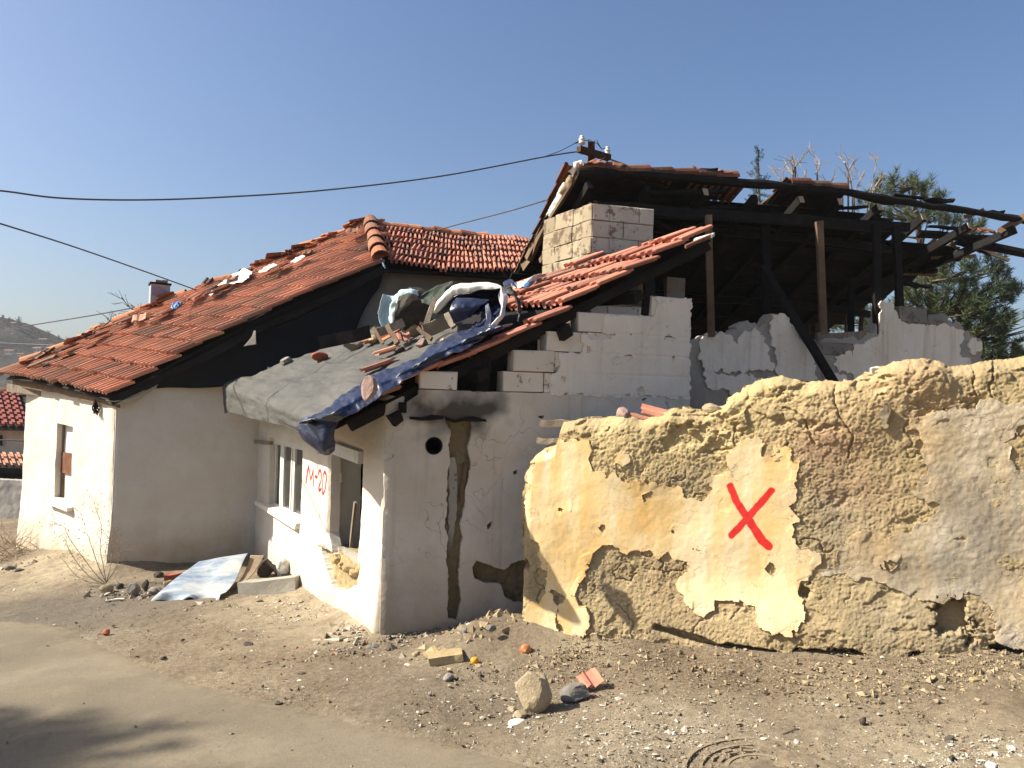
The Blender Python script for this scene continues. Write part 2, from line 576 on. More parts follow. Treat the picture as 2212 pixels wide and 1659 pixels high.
# ------------------------------------------------------------------ the materials of this place
M = {}
M['white'] = plaster('whitewash', (0.60, 0.555, 0.48), (0.56, 0.495, 0.40), (0.38, 0.285, 0.17), 0.95, crack=0.12, spots=0.15, bs=0.25)
M['white_paint'] = plaster('whitewash_sprayed', (0.62, 0.56, 0.47), (0.58, 0.50, 0.40), (0.40, 0.305, 0.185), 0.7, crack=0.1, spots=0.18, paint=True, bs=0.25)
M['grey_plaster'] = plaster('grey_lime_plaster', (0.54, 0.48, 0.39), (0.45, 0.38, 0.29), (0.18, 0.13, 0.08), 0.40, crack=0.7, spots=0.45, streak=0.22)
M['coat'] = plaster('whitewash_film', (0.74, 0.66, 0.55), (0.68, 0.59, 0.47), (0.24, 0.19, 0.13), 0.004, crack=0.5, spots=0.4, streak=0.15)
M['slab'] = plaster('broken_render_slab', (0.78, 0.69, 0.565), (0.70, 0.60, 0.45), (0.23, 0.175, 0.11), 0.004, crack=0.5, spots=0.35, streak=0.35)
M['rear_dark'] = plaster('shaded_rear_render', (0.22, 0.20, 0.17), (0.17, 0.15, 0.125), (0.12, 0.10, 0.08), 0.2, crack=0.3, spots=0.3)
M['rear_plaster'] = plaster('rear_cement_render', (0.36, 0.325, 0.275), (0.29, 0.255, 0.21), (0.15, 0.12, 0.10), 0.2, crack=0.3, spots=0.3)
M['cream'] = None
def mk_cream():
    m = NT('cream_limewash', 0.95, 0.1)
    v = m.vec((5.0, 5.0, 0.55))
    a = m.ramp(m.noise(1.0, 5, 0.6, v), [(0.36, (0.64, 0.41, 0.155)), (0.52, (0.68, 0.48, 0.215)), (0.66, (0.70, 0.59, 0.38))])
    b = m.ramp(m.noise(1.9, 5, 0.6), [(0.42, 0.0), (0.62, 1.0)])
    c = m.mix(m.math('MULTIPLY', b, 0.7), a, (0.70, 0.58, 0.37))
    sp = m.ramp(m.noise(22, 7, 0.8), [(0.60, 0.0), (0.70, 1.0)])
    c = m.mix(m.math('MULTIPLY', sp, 0.5), c, (0.36, 0.27, 0.16))
    gs = m.ramp(m.noise(3.1, 6, 0.7), [(0.58, 0.0), (0.72, 1.0)])
    c = m.mix(m.math('MULTIPLY', gs, 0.3), c, (0.42, 0.37, 0.28))
    wv = m.n('ShaderNodeVectorMath'); wv.operation = 'ADD'
    nz = m.n('ShaderNodeTexNoise'); nz.inputs['Scale'].default_value = 6; nz.inputs['Detail'].default_value = 6
    m.L(m.co.outputs['Object'], nz.inputs['Vector'])
    sc_ = m.n('ShaderNodeVectorMath'); sc_.operation = 'SCALE'; sc_.inputs['Scale'].default_value = 0.4
    m.L(nz.outputs['Color'], sc_.inputs[0]); m.L(m.co.outputs['Object'], wv.inputs[0]); m.L(sc_.outputs[0], wv.inputs[1])
    ck = m.ramp(m.voro(3.4, vec=wv.outputs[0]), [(0.0, 1.0), (0.010, 0.0)])
    ck = m.math('MULTIPLY', ck, m.ramp(m.noise(2.0, 3), [(0.46, 0.0), (0.56, 1.0)]))
    c = m.mix(m.math('MULTIPLY', ck, 0.7), c, (0.16, 0.11, 0.06))
    p = m.math('ADD', m.attr('paint'), m.math('MULTIPLY', m.math('SUBTRACT', m.noise(140, 3), 0.5), 0.25))
    c = m.mix(m.ramp(p, [(0.18, 0.0), (0.62, 0.96)]), c, (0.60, 0.014, 0.02))
    m.col(c)
    m.bump(m.noise(6, 6, 0.6), 0.22, 0.02)
    m.bump(m.noise(60, 6, 0.75), 0.35, 0.004)
    return m.done()
M['cream'] = mk_cream()
def mk_weathered():
    m = NT('weathered_limewash', 0.95, 0.1)
    a = m.ramp(m.noise(1.5, 6, 0.65), [(0.33, (0.24, 0.195, 0.135)), (0.47, (0.39, 0.325, 0.225)), (0.62, (0.54, 0.47, 0.36))])
    sv = m.vec((6, 6, 0.8))
    a = m.mix(m.math('MULTIPLY', m.ramp(m.noise(1.0, 4, 0.6, sv), [(0.52, 0.0), (0.68, 1.0)]), 0.5), a, (0.50, 0.35, 0.17))
    wv = m.n('ShaderNodeVectorMath'); wv.operation = 'ADD'
    nz = m.n('ShaderNodeTexNoise'); nz.inputs['Scale'].default_value = 9; nz.inputs['Detail'].default_value = 5
    m.L(m.co.outputs['Object'], nz.inputs['Vector'])
    sc_ = m.n('ShaderNodeVectorMath'); sc_.operation = 'SCALE'; sc_.inputs['Scale'].default_value = 0.22
    m.L(nz.outputs['Color'], sc_.inputs[0]); m.L(m.co.outputs['Object'], wv.inputs[0]); m.L(sc_.outputs[0], wv.inputs[1])
    ck = m.ramp(m.voro(9.0, vec=wv.outputs[0]), [(0.0, 1.0), (0.03, 0.0)])
    st_ = m.ramp(m.noise(6, 7, .75), [(.30, .25), (.62, 1.)])
    a = m.mix(m.math('MULTIPLY', m.attr('gold'), st_), a, (0.46, 0.325, 0.165))
    a = m.mix(m.math('MULTIPLY', m.attr('dull'), st_), a, (0.17, 0.15, 0.122))
    ck = m.math('MULTIPLY', ck, m.ramp(m.noise(2.3, 3), [(0.44, 0.0), (0.56, 1.0)]))
    a = m.mix(m.math('MULTIPLY', ck, 0.5), a, (0.14, 0.11, 0.075))
    m.col(a)
    m.bump(m.noise(7, 6, 0.65), 0.3, 0.03)
    m.bump(m.math('MULTIPLY', ck, -1.0), 0.4, 0.008)
    m.bump(m.noise(60, 6, 0.8), 0.5, 0.005)
    return m.done()
M['weathered'] = mk_weathered()
def mk_adobe(name='adobe_mud', k=1.0, warm=True):
    m = NT(name, 1.0, 0.05)
    a = m.ramp(m.noise(2.2, 7, 0.65), [(0.3, (0.34 * k, 0.26 * k, 0.142 * k)), (0.5, (0.45 * k, 0.345 * k, 0.185 * k)), (0.7, (0.52 * k, 0.41 * k, 0.23 * k))])
    if warm:
        pk = m.ramp(m.noise(0.75, 3, 0.5), [(0.54, 0.0), (0.66, 1.0)])
        a = m.mix(m.math('MULTIPLY', pk, 0.3), a, (0.37 * k, 0.235 * k, 0.15 * k))
        n2 = m.ramp(m.noise(5, 6, .7), [(.35, .5), (.6, 1.)])
        a = m.mix(m.math('MULTIPLY', m.attr('pink'), n2), a, (0.43, 0.27, 0.165))
        a = m.mix(m.math('MULTIPLY', m.attr('dull'), n2), a, (0.33, 0.27, 0.175))
        a = m.mix(m.math('MULTIPLY', m.attr('gold'), n2), a, (0.52, 0.40, 0.20))
        gr = m.ramp(m.noise(0.9, 3, 0.5, m.vec((1, 1, 1.4))), [(0.56, 0.0), (0.70, 1.0)])
        a = m.mix(m.math('MULTIPLY', gr, 0.5), a, (0.25 * k, 0.205 * k, 0.145 * k))
    st = m.ramp(m.noise(85, 3, 0.6), [(0.66, 0.0), (0.72, 1.0)])
    a = m.mix(m.math('MULTIPLY', st, 0.35), a, (0.60 * k, 0.52 * k, 0.38 * k))
    dk = m.ramp(m.noise(38, 4, 0.7), [(0.30, 1.0), (0.40, 0.0)])
    a = m.mix(m.math('MULTIPLY', dk, 0.35), a, (0.13 * k, 0.10 * k, 0.06 * k))
    m.col(a)
    m.bump(m.noise(16, 8, 0.75), 0.45, 0.03)
    m.bump(m.noise(70, 6, 0.85), 0.9, 0.012)
    return m.done()
M['adobe'] = mk_adobe()
M['adobe_dark'] = mk_adobe('adobe_core', 0.5, False)
def mk_tile(name, c1, c2, c3, lich=0.35):
    m = NT(name, 0.9, 0.15)
    r = m.rnd()
    base = m.ramp(r, [(0.0, tuple(x * .72 for x in c3)), (0.25, c1), (0.55, c2), (0.8, c3), (1.0, (c1[0] * .62, c1[1] * .78, c1[2] * .85))])
    mo = m.ramp(m.noise(9, 6, 0.7), [(0.3, 0.72), (0.7, 1.22)])
    base = m.mix(1.0, base, mo, 'MULTIPLY')
    gi = m.n('ShaderNodeObjectInfo').outputs['Location']
    ad = m.n('ShaderNodeVectorMath'); ad.operation = 'ADD'
    m.L(gi, ad.inputs[0]); m.L(m.co.outputs['Object'], ad.inputs[1])
    ds = m.ramp(m.noise(1.6, 8, 0.8, ad.outputs[0]), [(0.50, 0.0), (0.62, 1.0)])
    base = m.mix(m.math('MULTIPLY', ds, lich), base, (0.19, 0.145, 0.105))
    dl = m.ramp(m.noise(19, 5, 0.75, ad.outputs[0]), [(0.60, 0.0), (0.70, 1.0)])
    base = m.mix(m.math('MULTIPLY', dl, lich * .7), base, (0.45, 0.36, 0.26))
    m.col(base)
    m.bump(m.noise(80, 4, 0.7), 0.35, 0.004)
    return m.done()
M['tile'] = mk_tile('clay_tile', (0.50, 0.245, 0.165), (0.57, 0.28, 0.18), (0.40, 0.20, 0.135), 0.5)
M['tile_red'] = mk_tile('clay_tile_red', (0.46, 0.19, 0.125), (0.52, 0.215, 0.14), (0.36, 0.15, 0.105), 0.45)
M['tile_soot'] = mk_tile('sooty_tile', (0.13, 0.055, 0.035), (0.19, 0.075, 0.045), (0.10, 0.045, 0.03), 0.6)
M['ridge'] = mk_tile('ridge_tile_clay', (0.50, 0.20, 0.095), (0.55, 0.24, 0.12), (0.42, 0.17, 0.085), 0.25)
M['ridge_dark'] = mk_tile('weathered_ridge_clay', (0.28, 0.11, 0.065), (0.34, 0.13, 0.07), (0.24, 0.10, 0.06), 0.5)
M['block'] = None
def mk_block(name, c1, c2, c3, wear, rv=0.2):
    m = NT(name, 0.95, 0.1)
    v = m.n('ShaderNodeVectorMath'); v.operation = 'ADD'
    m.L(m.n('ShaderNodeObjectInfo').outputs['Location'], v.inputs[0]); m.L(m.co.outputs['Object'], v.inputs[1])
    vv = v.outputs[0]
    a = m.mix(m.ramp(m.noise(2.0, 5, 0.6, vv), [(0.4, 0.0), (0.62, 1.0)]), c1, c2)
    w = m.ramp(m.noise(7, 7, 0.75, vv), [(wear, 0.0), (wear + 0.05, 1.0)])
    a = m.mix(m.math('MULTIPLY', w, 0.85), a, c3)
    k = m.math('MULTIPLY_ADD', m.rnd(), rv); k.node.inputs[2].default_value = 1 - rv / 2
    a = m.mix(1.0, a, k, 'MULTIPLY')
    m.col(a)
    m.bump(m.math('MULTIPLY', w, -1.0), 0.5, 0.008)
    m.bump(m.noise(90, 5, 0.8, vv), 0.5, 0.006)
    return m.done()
M['block'] = mk_block('whitewashed_block', (0.72, 0.64, 0.53), (0.65, 0.57, 0.455), (0.22, 0.165, 0.13), 0.60, 0.14)
M['block_worn'] = mk_block('worn_whitewashed_block', (0.55, 0.48, 0.39), (0.45, 0.38, 0.30), (0.17, 0.11, 0.085), 0.53, 0.2)
M['block_raw'] = mk_block('bare_pumice_block', (0.30, 0.245, 0.165), (0.36, 0.295, 0.205), (0.14, 0.10, 0.068), 0.52, 0.25)
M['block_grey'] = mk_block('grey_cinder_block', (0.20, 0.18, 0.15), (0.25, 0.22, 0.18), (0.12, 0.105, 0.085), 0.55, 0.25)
M['wood_grey'] = simple('weathered_wood', (0.16, 0.125, 0.09), (0.30, 0.25, 0.19), 3, 0.85, 0.5, 30, 0.006, vs=(8, 8, 1.2), rv=0.4)
M['wood_pale'] = simple('pale_painted_wood', (0.44, 0.42, 0.37), (0.62, 0.60, 0.54), 4, 0.8, 0.4, 30, 0.004, c3=(0.30, 0.26, 0.2), vs=(6, 6, 1.2))
M['wood_brown'] = simple('brown_wood', (0.10, 0.065, 0.04), (0.21, 0.14, 0.085), 4, 0.85, 0.5, 40, 0.005, rv=0.4)
M['wood_dark'] = simple('soot_and_shade_wood', (0.006, 0.005, 0.0045), (0.018, 0.0135, 0.0105), 4, 0.85, 0.5, 30, 0.008, rv=0.6)  # near black: sooty timber, and shade put into the colour of covered wood
M['char'] = simple('charred_wood', (0.0035, 0.003, 0.003), (0.009, 0.0075, 0.0065), 6, 0.85, 0.6, 25, 0.01, rv=0.6, c3=(0.018, 0.013, 0.009))
M['cut_end'] = simple('pale_sawn_wood', (0.30, 0.23, 0.15), (0.42, 0.33, 0.22), 9, 0.85, 0.4, 60)
M['soot_shade_wall'] = simple('soot_and_shade_wall', (0.006, 0.005, 0.0045), (0.016, 0.013, 0.011), 2, 0.95, 0.4, 20, 0.02)  # near black: soot plus the shade of closed interiors, put into the colour
M['tarp_grey'] = None
def mk_tarp(name, front, front2, back, rough, bs=0.3, spec=0.3):
    m = NT(name, rough, spec)
    a = m.ramp(m.noise(1.6, 6, 0.65), [(0.35, front), (0.65, front2)])
    if not name.startswith('black'): a = m.mix(m.math('MULTIPLY', m.ramp(m.noise(11, 6, 0.7), [(0.58, 0.0), (0.72, 1.0)]), 0.22), a, (0.22, 0.19, 0.145))
    if back:
        b = m.ramp(m.noise(3, 5, 0.6), [(0.35, back), (0.68, tuple(x * 0.8 for x in back))])
        s = m.math('GREATER_THAN', m.attr('side'), 0.5)
        a = m.mix(s, a, b)
    m.col(a)
    m.bump(m.noise(16, 5, 0.6), bs, 0.02)
    m.bump(m.noise(160, 2, 0.5), 0.15, 0.002)
    return m.done()
M['tarp_grey'] = mk_tarp('grey_tarpaulin', (0.060, 0.058, 0.052), (0.090, 0.086, 0.077), None, 0.8, 0.6)
M['tarp_blue'] = mk_tarp('blue_tarpaulin', (0.008, 0.013, 0.036), (0.012, 0.020, 0.055), (0.50, 0.45, 0.36), 0.36, 0.3, 0.5)
M['cloth_black'] = mk_tarp('black_fabric', (0.006, 0.0065, 0.008), (0.011, 0.0115, 0.014), None, 0.9)
M['cloth_dark'] = mk_tarp('dark_printed_cloth', (0.03, 0.05, 0.035), (0.06, 0.05, 0.045), None, 0.85)
M['plastic_pale'] = mk_tarp('pale_plastic_sheet', (0.42, 0.55, 0.55), (0.52, 0.62, 0.60), (0.40, 0.48, 0.48), 0.45)
M['nylon_white'] = mk_tarp('white_nylon', (0.62, 0.58, 0.50), (0.70, 0.66, 0.58), None, 0.6)
M['nylon_blue'] = mk_tarp('bright_blue_nylon', (0.02, 0.09, 0.24), (0.04, 0.14, 0.32), None, 0.5)
M['stone_pink'] = simple('pinkish_tuff', (0.25, 0.165, 0.135), (0.36, 0.25, 0.205), 7, 0.95, 0.9, 40, 0.015)
M['stone_tan'] = simple('tan_rubble', (0.27, 0.21, 0.13), (0.42, 0.34, 0.22), 6, 0.95, 0.9, 35, 0.015, rv=0.25)
M['stone_grey'] = simple('grey_rubble', (0.15, 0.135, 0.115), (0.26, 0.235, 0.20), 6, 0.95, 0.8, 35, 0.012, rv=0.35)
M['stone_dark'] = simple('dark_stone', (0.055, 0.045, 0.036), (0.10, 0.085, 0.068), 6, 0.95, 0.8, 35, 0.012, rv=0.35)
M['stone_boulder'] = simple('mossy_cement_lump', (0.035, 0.032, 0.025), (0.075, 0.068, 0.052), 5, 0.95, 0.8, 30, 0.02)
M['chip_white'] = simple('lime_chip', (0.50, 0.46, 0.38), (0.66, 0.61, 0.52), 6, 0.95, 0.4, 40, 0.006, rv=0.2)
M['brick'] = simple('red_brick', (0.28, 0.085, 0.05), (0.36, 0.12, 0.07), 6, 0.95, 0.5, 50)
M['concrete'] = simple('old_concrete', (0.26, 0.24, 0.20), (0.38, 0.35, 0.29), 4, 0.95, 0.7, 40, 0.01)
M['metal_blue'] = None
def mk_metal():
    m = NT('faded_blue_sheet_metal', 0.55, 0.4)
    a = m.ramp(m.noise(2.6, 6, 0.65, m.vec((1, 2.2, 1), rot=(0, 0, 0.6))), [(0.38, (0.13, 0.18, 0.26)), (0.50, (0.25, 0.29, 0.33)), (0.66, (0.42, 0.42, 0.38))])
    r = m.ramp(m.noise(9, 6, 0.7), [(0.62, 0.0), (0.72, 1.0)])
    a = m.mix(m.math('MULTIPLY', r, 0.5), a, (0.30, 0.22, 0.13))
    m.col(a)
    m.bump(m.noise(3, 3, 0.5), 0.4, 0.05)
    return m.done()
M['metal_blue'] = mk_metal()
M['cardboard'] = simple('old_plywood', (0.22, 0.16, 0.10), (0.34, 0.26, 0.17), 5, 0.9, 0.4, 50)
M['rust'] = simple('rusty_steel', (0.045, 0.022, 0.014), (0.10, 0.045, 0.025), 14, 0.8, 0.4, 60)
M['ceramic'] = simple('porcelain', (0.62, 0.60, 0.54), (0.70, 0.68, 0.62), 10, 0.25, 0.0, spec=0.5)
M['wire'] = simple('wire', (0.05, 0.05, 0.052), (0.08, 0.08, 0.085), 5, 0.6, 0.0)
M['bark'] = simple('bark', (0.06, 0.045, 0.034), (0.13, 0.10, 0.075), 9, 0.95, 0.8, 40)
M['twig'] = simple('dry_twig', (0.24, 0.18, 0.12), (0.36, 0.28, 0.19), 12, 0.9, 0.0)
M['twig_dark'] = simple('grey_twig', (0.07, 0.055, 0.048), (0.13, 0.105, 0.09), 12, 0.9, 0.0)
M['rust_board'] = simple('rust_brown_board', (0.085, 0.035, 0.02), (0.17, 0.07, 0.035), 5, 0.8, 0.3, 40, c3=(0.33, 0.20, 0.11))
M['paper'] = simple('white_board', (0.55, 0.54, 0.52), (0.66, 0.65, 0.62), 5, 0.85, 0.2, 30)
M['chimney'] = simple('painted_sheet_chimney', (0.27, 0.30, 0.33), (0.34, 0.37, 0.40), 4, 0.7, 0.3, 30)
M['mark'] = simple('faded_purple_mark', (0.24, 0.20, 0.25), (0.28, 0.24, 0.29), 9, 0.8, 0.0)
M['orange'] = simple('orange_peel', (0.60, 0.27, 0.012), (0.66, 0.32, 0.02), 10, 0.5, 0.3, 120, 0.002)
M['onion'] = simple('red_onion_skin', (0.34, 0.05, 0.03), (0.55, 0.30, 0.10), 3.5, 0.35, 0.0, vs=(6, 6, 2))
M['glass'] = simple('dusty_glass', (0.02, 0.02, 0.02), (0.05, 0.05, 0.045), 6, 0.15, 0.0, spec=0.6)
M['purple'] = simple('purple_plastic', (0.16, 0.09, 0.25), (0.2, 0.12, 0.3), 6, 0.5, 0.0)
def mk_needle():
    m = NT('pine_needles', 0.6, 0.25)
    m.col(m.ramp(m.noise(1.6, 3, 0.6), [(0.3, (0.030, 0.045, 0.022)), (0.5, (0.055, 0.075, 0.030)), (0.7, (0.105, 0.115, 0.040))]))
    return m.done()
M['needle'] = mk_needle()

# ------------------------------------------------------------------ plan of the place (walls as plan lines)
def plan(px, py, Y):
    return at(px, py, Y)[:2]
P_CD = plan(825, 1200, 6.9)                      # near corner of the annex
dC = np.array([-math.sin(rad(30)), math.cos(rad(30))])
dD = np.array([math.cos(rad(17)), math.sin(rad(17))])
WC2 = Wall(P_CD, P_CD + dC * 2.6)                # street wall of the annex, near half
WC1 = Wall(P_CD + dC * 0.0, P_CD + dC * 5.2).off(-0.14)
WD = Wall(P_CD, P_CD + dD * 3.1)                 # gable wall of the annex
def hit2(W, px, py):
    u = W.uv(px, py)[..., 0]
    return W.pt(u, 0.0)[:2]
P_CB = hit2(WC1, 553, 1100)                      # inner corner
P_AB = plan(241, 1060, float(P_CB[1]) - 0.75)
P_AL = plan(50, 1000, float(P_AB[1]) + 2.55)
WB = Wall(P_AB, P_CB + (P_CB - P_AB) * 0.15)
WA = Wall(P_AL, P_AB)
P_EL = plan(1125, 1150, 6.62); P_ER = plan(2212, 1200, 5.3)
WE = Wall(P_EL, P_ER)

# ground heights: street plane with fallen earth against the walls
def mound(x, y):
    x = np.asarray(x, float); y = np.asarray(y, float)
    z = np.zeros(np.broadcast(x, y).shape)
    u = (x - WE.o[0]) * WE.d[0] + (y - WE.o[1]) * WE.d[1]
    d = (x - WE.o[0]) * WE.n[0] + (y - WE.o[1]) * WE.n[1]
    k = sstep(-0.6, 0.2, u)
    z = z + k * 0.05 * np.exp(-np.maximum(d, 0) / 0.3)
    for px, py, h, r in ((1075, 1378, 0.13, 0.34), (1000, 1400, 0.07, 0.3), (1165, 1390, 0.07, 0.3), (1330, 1410, 0.05, 0.32),
                         (2000, 1470, 0.03, 0.4), (2160, 1455, 0.06, 0.42), (120, 1225, 0.08, 0.7)):
        p = ground_at(px, py)
        z = z + h * np.exp(-((x - p[0]) ** 2 + (y - p[1]) ** 2) / (r * r))
    d2 = (x - P_AB[0]) * WA.n[0] + (y - P_AB[1]) * WA.n[1]; u2 = (x - P_AL[0]) * WA.d[0] + (y - P_AL[1]) * WA.d[1]
    z = z + 0.16 * np.exp(-np.maximum(d2, 0) / 0.25) * sstep(-0.8, 0, u2) * sstep(WA.L + 0.5, WA.L, u2)
    d3 = (x - P_CD[0]) * WC2.n[0] + (y - P_CD[1]) * WC2.n[1]; u3 = (x - P_CD[0]) * WC2.d[0] + (y - P_CD[1]) * WC2.d[1]
    z = z + 0.10 * np.exp(-np.maximum(d3, 0) / 0.22) * sstep(-0.3, 0.2, u3) * sstep(3.2, 2.2, u3)
    return z
ROADPX = [(-700, 1325), (0, 1337), (95, 1346), (165, 1362), (235, 1396), (300, 1428), (420, 1470), (560, 1508), (700, 1537), (850, 1576), (1000, 1615), (1160, 1656), (1300, 1700), (1420, 1760)]
_rp = np.array([ground_at(a, b)[:2] for a, b in ROADPX])
ROAD = np.concatenate([_rp, [[1.2, 1.0], [-30, 1.0], [-30, _rp[0][1]]]])
def gz(x, y):
    """height of the dirt without fine relief"""
    return base_z(x) + mound(x, y)
def gpos(px, py):
    """the point of the earth seen at a picture point"""
    p = ground_at(px, py)
    for _ in range(4):
        d = ray(px, py)
        z = gz(p[0], p[1])
        p = CAM + d * ((z - CAM[2]) / d[2])
    return p
def mpp(p):
    """metres per unit of the picture at a place"""
    return float(p[1]) / FPX

# ------------------------------------------------------------------ the ground, the road
def mk_ground():
    xs = np.concatenate([-np.geomspace(2000, 9.0, 60), np.arange(-8.9, 5.0, 0.028), np.geomspace(5.0, 2000, 60)])
    ys = np.concatenate([-np.geomspace(400, 0.4, 20), np.arange(-0.3, 3.4, 0.3), np.arange(3.5, 12.6, 0.028), np.geomspace(12.7, 2600, 70)])
    X, Y = np.meshgrid(xs, ys, indexing='ij')
    near = sstep(-14, -9, X) * sstep(9, 5, X) * sstep(20, 13, Y) * sstep(0, 2, Y)
    rs = polysd(X, Y, ROAD)
    z = gz(X, Y)
    z = z + near * (0.030 * fbm(X / 0.9, Y / 0.9, 4, 3) + 0.012 * fbm(X / 0.16, Y / 0.16, 4, 9) + 0.010 * np.maximum(fbm(X / 0.05, Y / 0.05, 3, 21), 0))
    z = z - 0.055 * sstep(-0.02, 0.14, rs) * near
    z = np.where(near < 0.01, base_z(X) - 0.02 * sstep(-0.1, 0.2, rs), z)
    V = np.stack([X, Y, z], -1).reshape(-1, 3)
    n, k = X.shape
    idx = np.arange(n * k).reshape(n, k)
    q = np.stack([idx[:-1, :-1], idx[1:, :-1], idx[1:, 1:], idx[:-1, 1:]], -1).reshape(-1, 4)
    # where lime has washed down and where grey grit lies
    lime = np.zeros(X.shape)
    for px, py, r, a in ((700, 1330, 0.8, 0.75), (770, 1360, 0.45, 0.9), (600, 1300, 0.6, 0.7), (640, 1285, 0.5, 0.7), (150, 1240, 0.9, 0.85), (60, 1230, 0.8, 0.7), (1330, 1600, 0.55, 0.6), (1480, 1580, 0.5, 0.55), (2080, 1640, 0.6, 0.65), (1900, 1640, 0.4, 0.4), (1250, 1395, 0.3, 0.7)):
        p = ground_at(px, py)
        lime = np.maximum(lime, a * np.exp(-((X - p[0]) ** 2 + (Y - p[1]) ** 2) / (r * r)))
    grey = np.zeros(X.shape)
    for px, py, r, a in ((150, 1320, 1.5, 0.9), (300, 1310, 0.9, 0.7), (1450, 1590, 0.8, 0.35), (1000, 1500, 1.0, 0.35)):
        p = ground_at(px, py)
        grey = np.maximum(grey, a * np.exp(-((X - p[0]) ** 2 + (Y - p[1]) ** 2) / (r * r)))
    m = NT('dry_earth', 1.0, 0.05)
    c = m.ramp(m.noise(1.1, 7, 0.65), [(0.32, (0.155, 0.118, 0.08)), (0.5, (0.225, 0.175, 0.118)), (0.68, (0.295, 0.24, 0.165))])
    g = m.ramp(m.noise(24, 6, 0.75), [(0.35, 0.62), (0.65, 1.2)])
    c = m.mix(1.0, c, g, 'MULTIPLY')
    c = m.mix(m.math('MULTIPLY', m.attr('grey'), 0.8), c, (0.14, 0.125, 0.105))
    lf = m.math('MULTIPLY', m.attr('lime'), m.ramp(m.noise(7, 7, 0.75), [(0.34, 0.15), (0.6, 1.0)]))
    c = m.mix(lf, c, (0.44, 0.37, 0.255))
    sp = m.ramp(m.noise(70, 3, 0.6), [(0.66, 0.0), (0.72, 1.0)])
    c = m.mix(m.math('MULTIPLY', sp, 0.5), c, (0.50, 0.44, 0.34))
    dk = m.ramp(m.noise(45, 4, 0.7), [(0.30, 1.0), (0.38, 0.0)])
    c = m.mix(m.math('MULTIPLY', dk, 0.4), c, (0.07, 0.055, 0.04))
    m.col(c)
    m.bump(m.noise(30, 6, 0.75), 0.8, 0.025)
    m.bump(m.noise(110, 4, 0.8), 0.7, 0.008)
    o = put('ground', V, [q], m.done(), None, True, {'lime': lime.ravel(), 'grey': grey.ravel()}, recentre=False)
    tag(o, 'bare tan earth with grit and lime chips in front of the walls', None, None, 'structure')
mk_ground()
def mk_road():
    m = NT('dusty_asphalt', 0.95, 0.1)
    c = m.ramp(m.noise(0.9, 6, 0.6), [(0.34, (0.150, 0.126, 0.089)), (0.66, (0.208, 0.174, 0.123))])
    c = m.mix(1.0, c, m.ramp(m.noise(60, 5, 0.75), [(0.3, 0.72), (0.7, 1.16)]), 'MULTIPLY')
    dk = m.ramp(m.noise(34, 4, 0.7), [(0.27, 1.0), (0.33, 0.0)])
    c = m.mix(m.math('MULTIPLY', dk, 0.45), c, (0.08, 0.07, 0.055))
    bl = m.ramp(m.noise(0.45, 6, .7, m.vec((1, 1.6, 1))), [(.44, 0.), (.60, 1.)])
    c = m.mix(m.math('MULTIPLY', bl, .35), c, (0.13, 0.11, 0.082))
    du = m.ramp(m.noise(1.7, 7, .75), [(.52, 0.), (.66, 1.)])
    c = m.mix(m.math('MULTIPLY', du, .4), c, (0.26, 0.215, 0.148))
    ed = m.math('MULTIPLY', m.attr('edge'), m.ramp(m.noise(9, 6, .75), [(.38, 0.), (.58, 1.)]))
    c = m.mix(ed, c, (0.215, 0.17, 0.115))
    m.col(c)
    m.bump(m.noise(75, 5, 0.8), 0.55, 0.008)
    near = ROAD.copy(); near[-3] = [1.2, 2.6]; near[-2] = [-13, 2.6]; near[-1] = [-13, _rp[0][1]]
    near[0] = [-13, _rp[0][1]]
    o = sheet('road', Flat(), near, 0.05, lambda u, v, s: 0.006 + 0.010 * fbm(u / 1.2, v / 1.2, 3, 4) - 0.02 * sstep(0.12, 0.0, s), 0.08, m.done(), jag=0.10, jags=0.30, seed=5, attrs={'edge': lambda u, v: sstep(.35, .0, polysd(u, v, near)) * .9})
    tag(o, 'dusty grey asphalt lane with a ragged edge', None, None, 'structure')
mk_road()
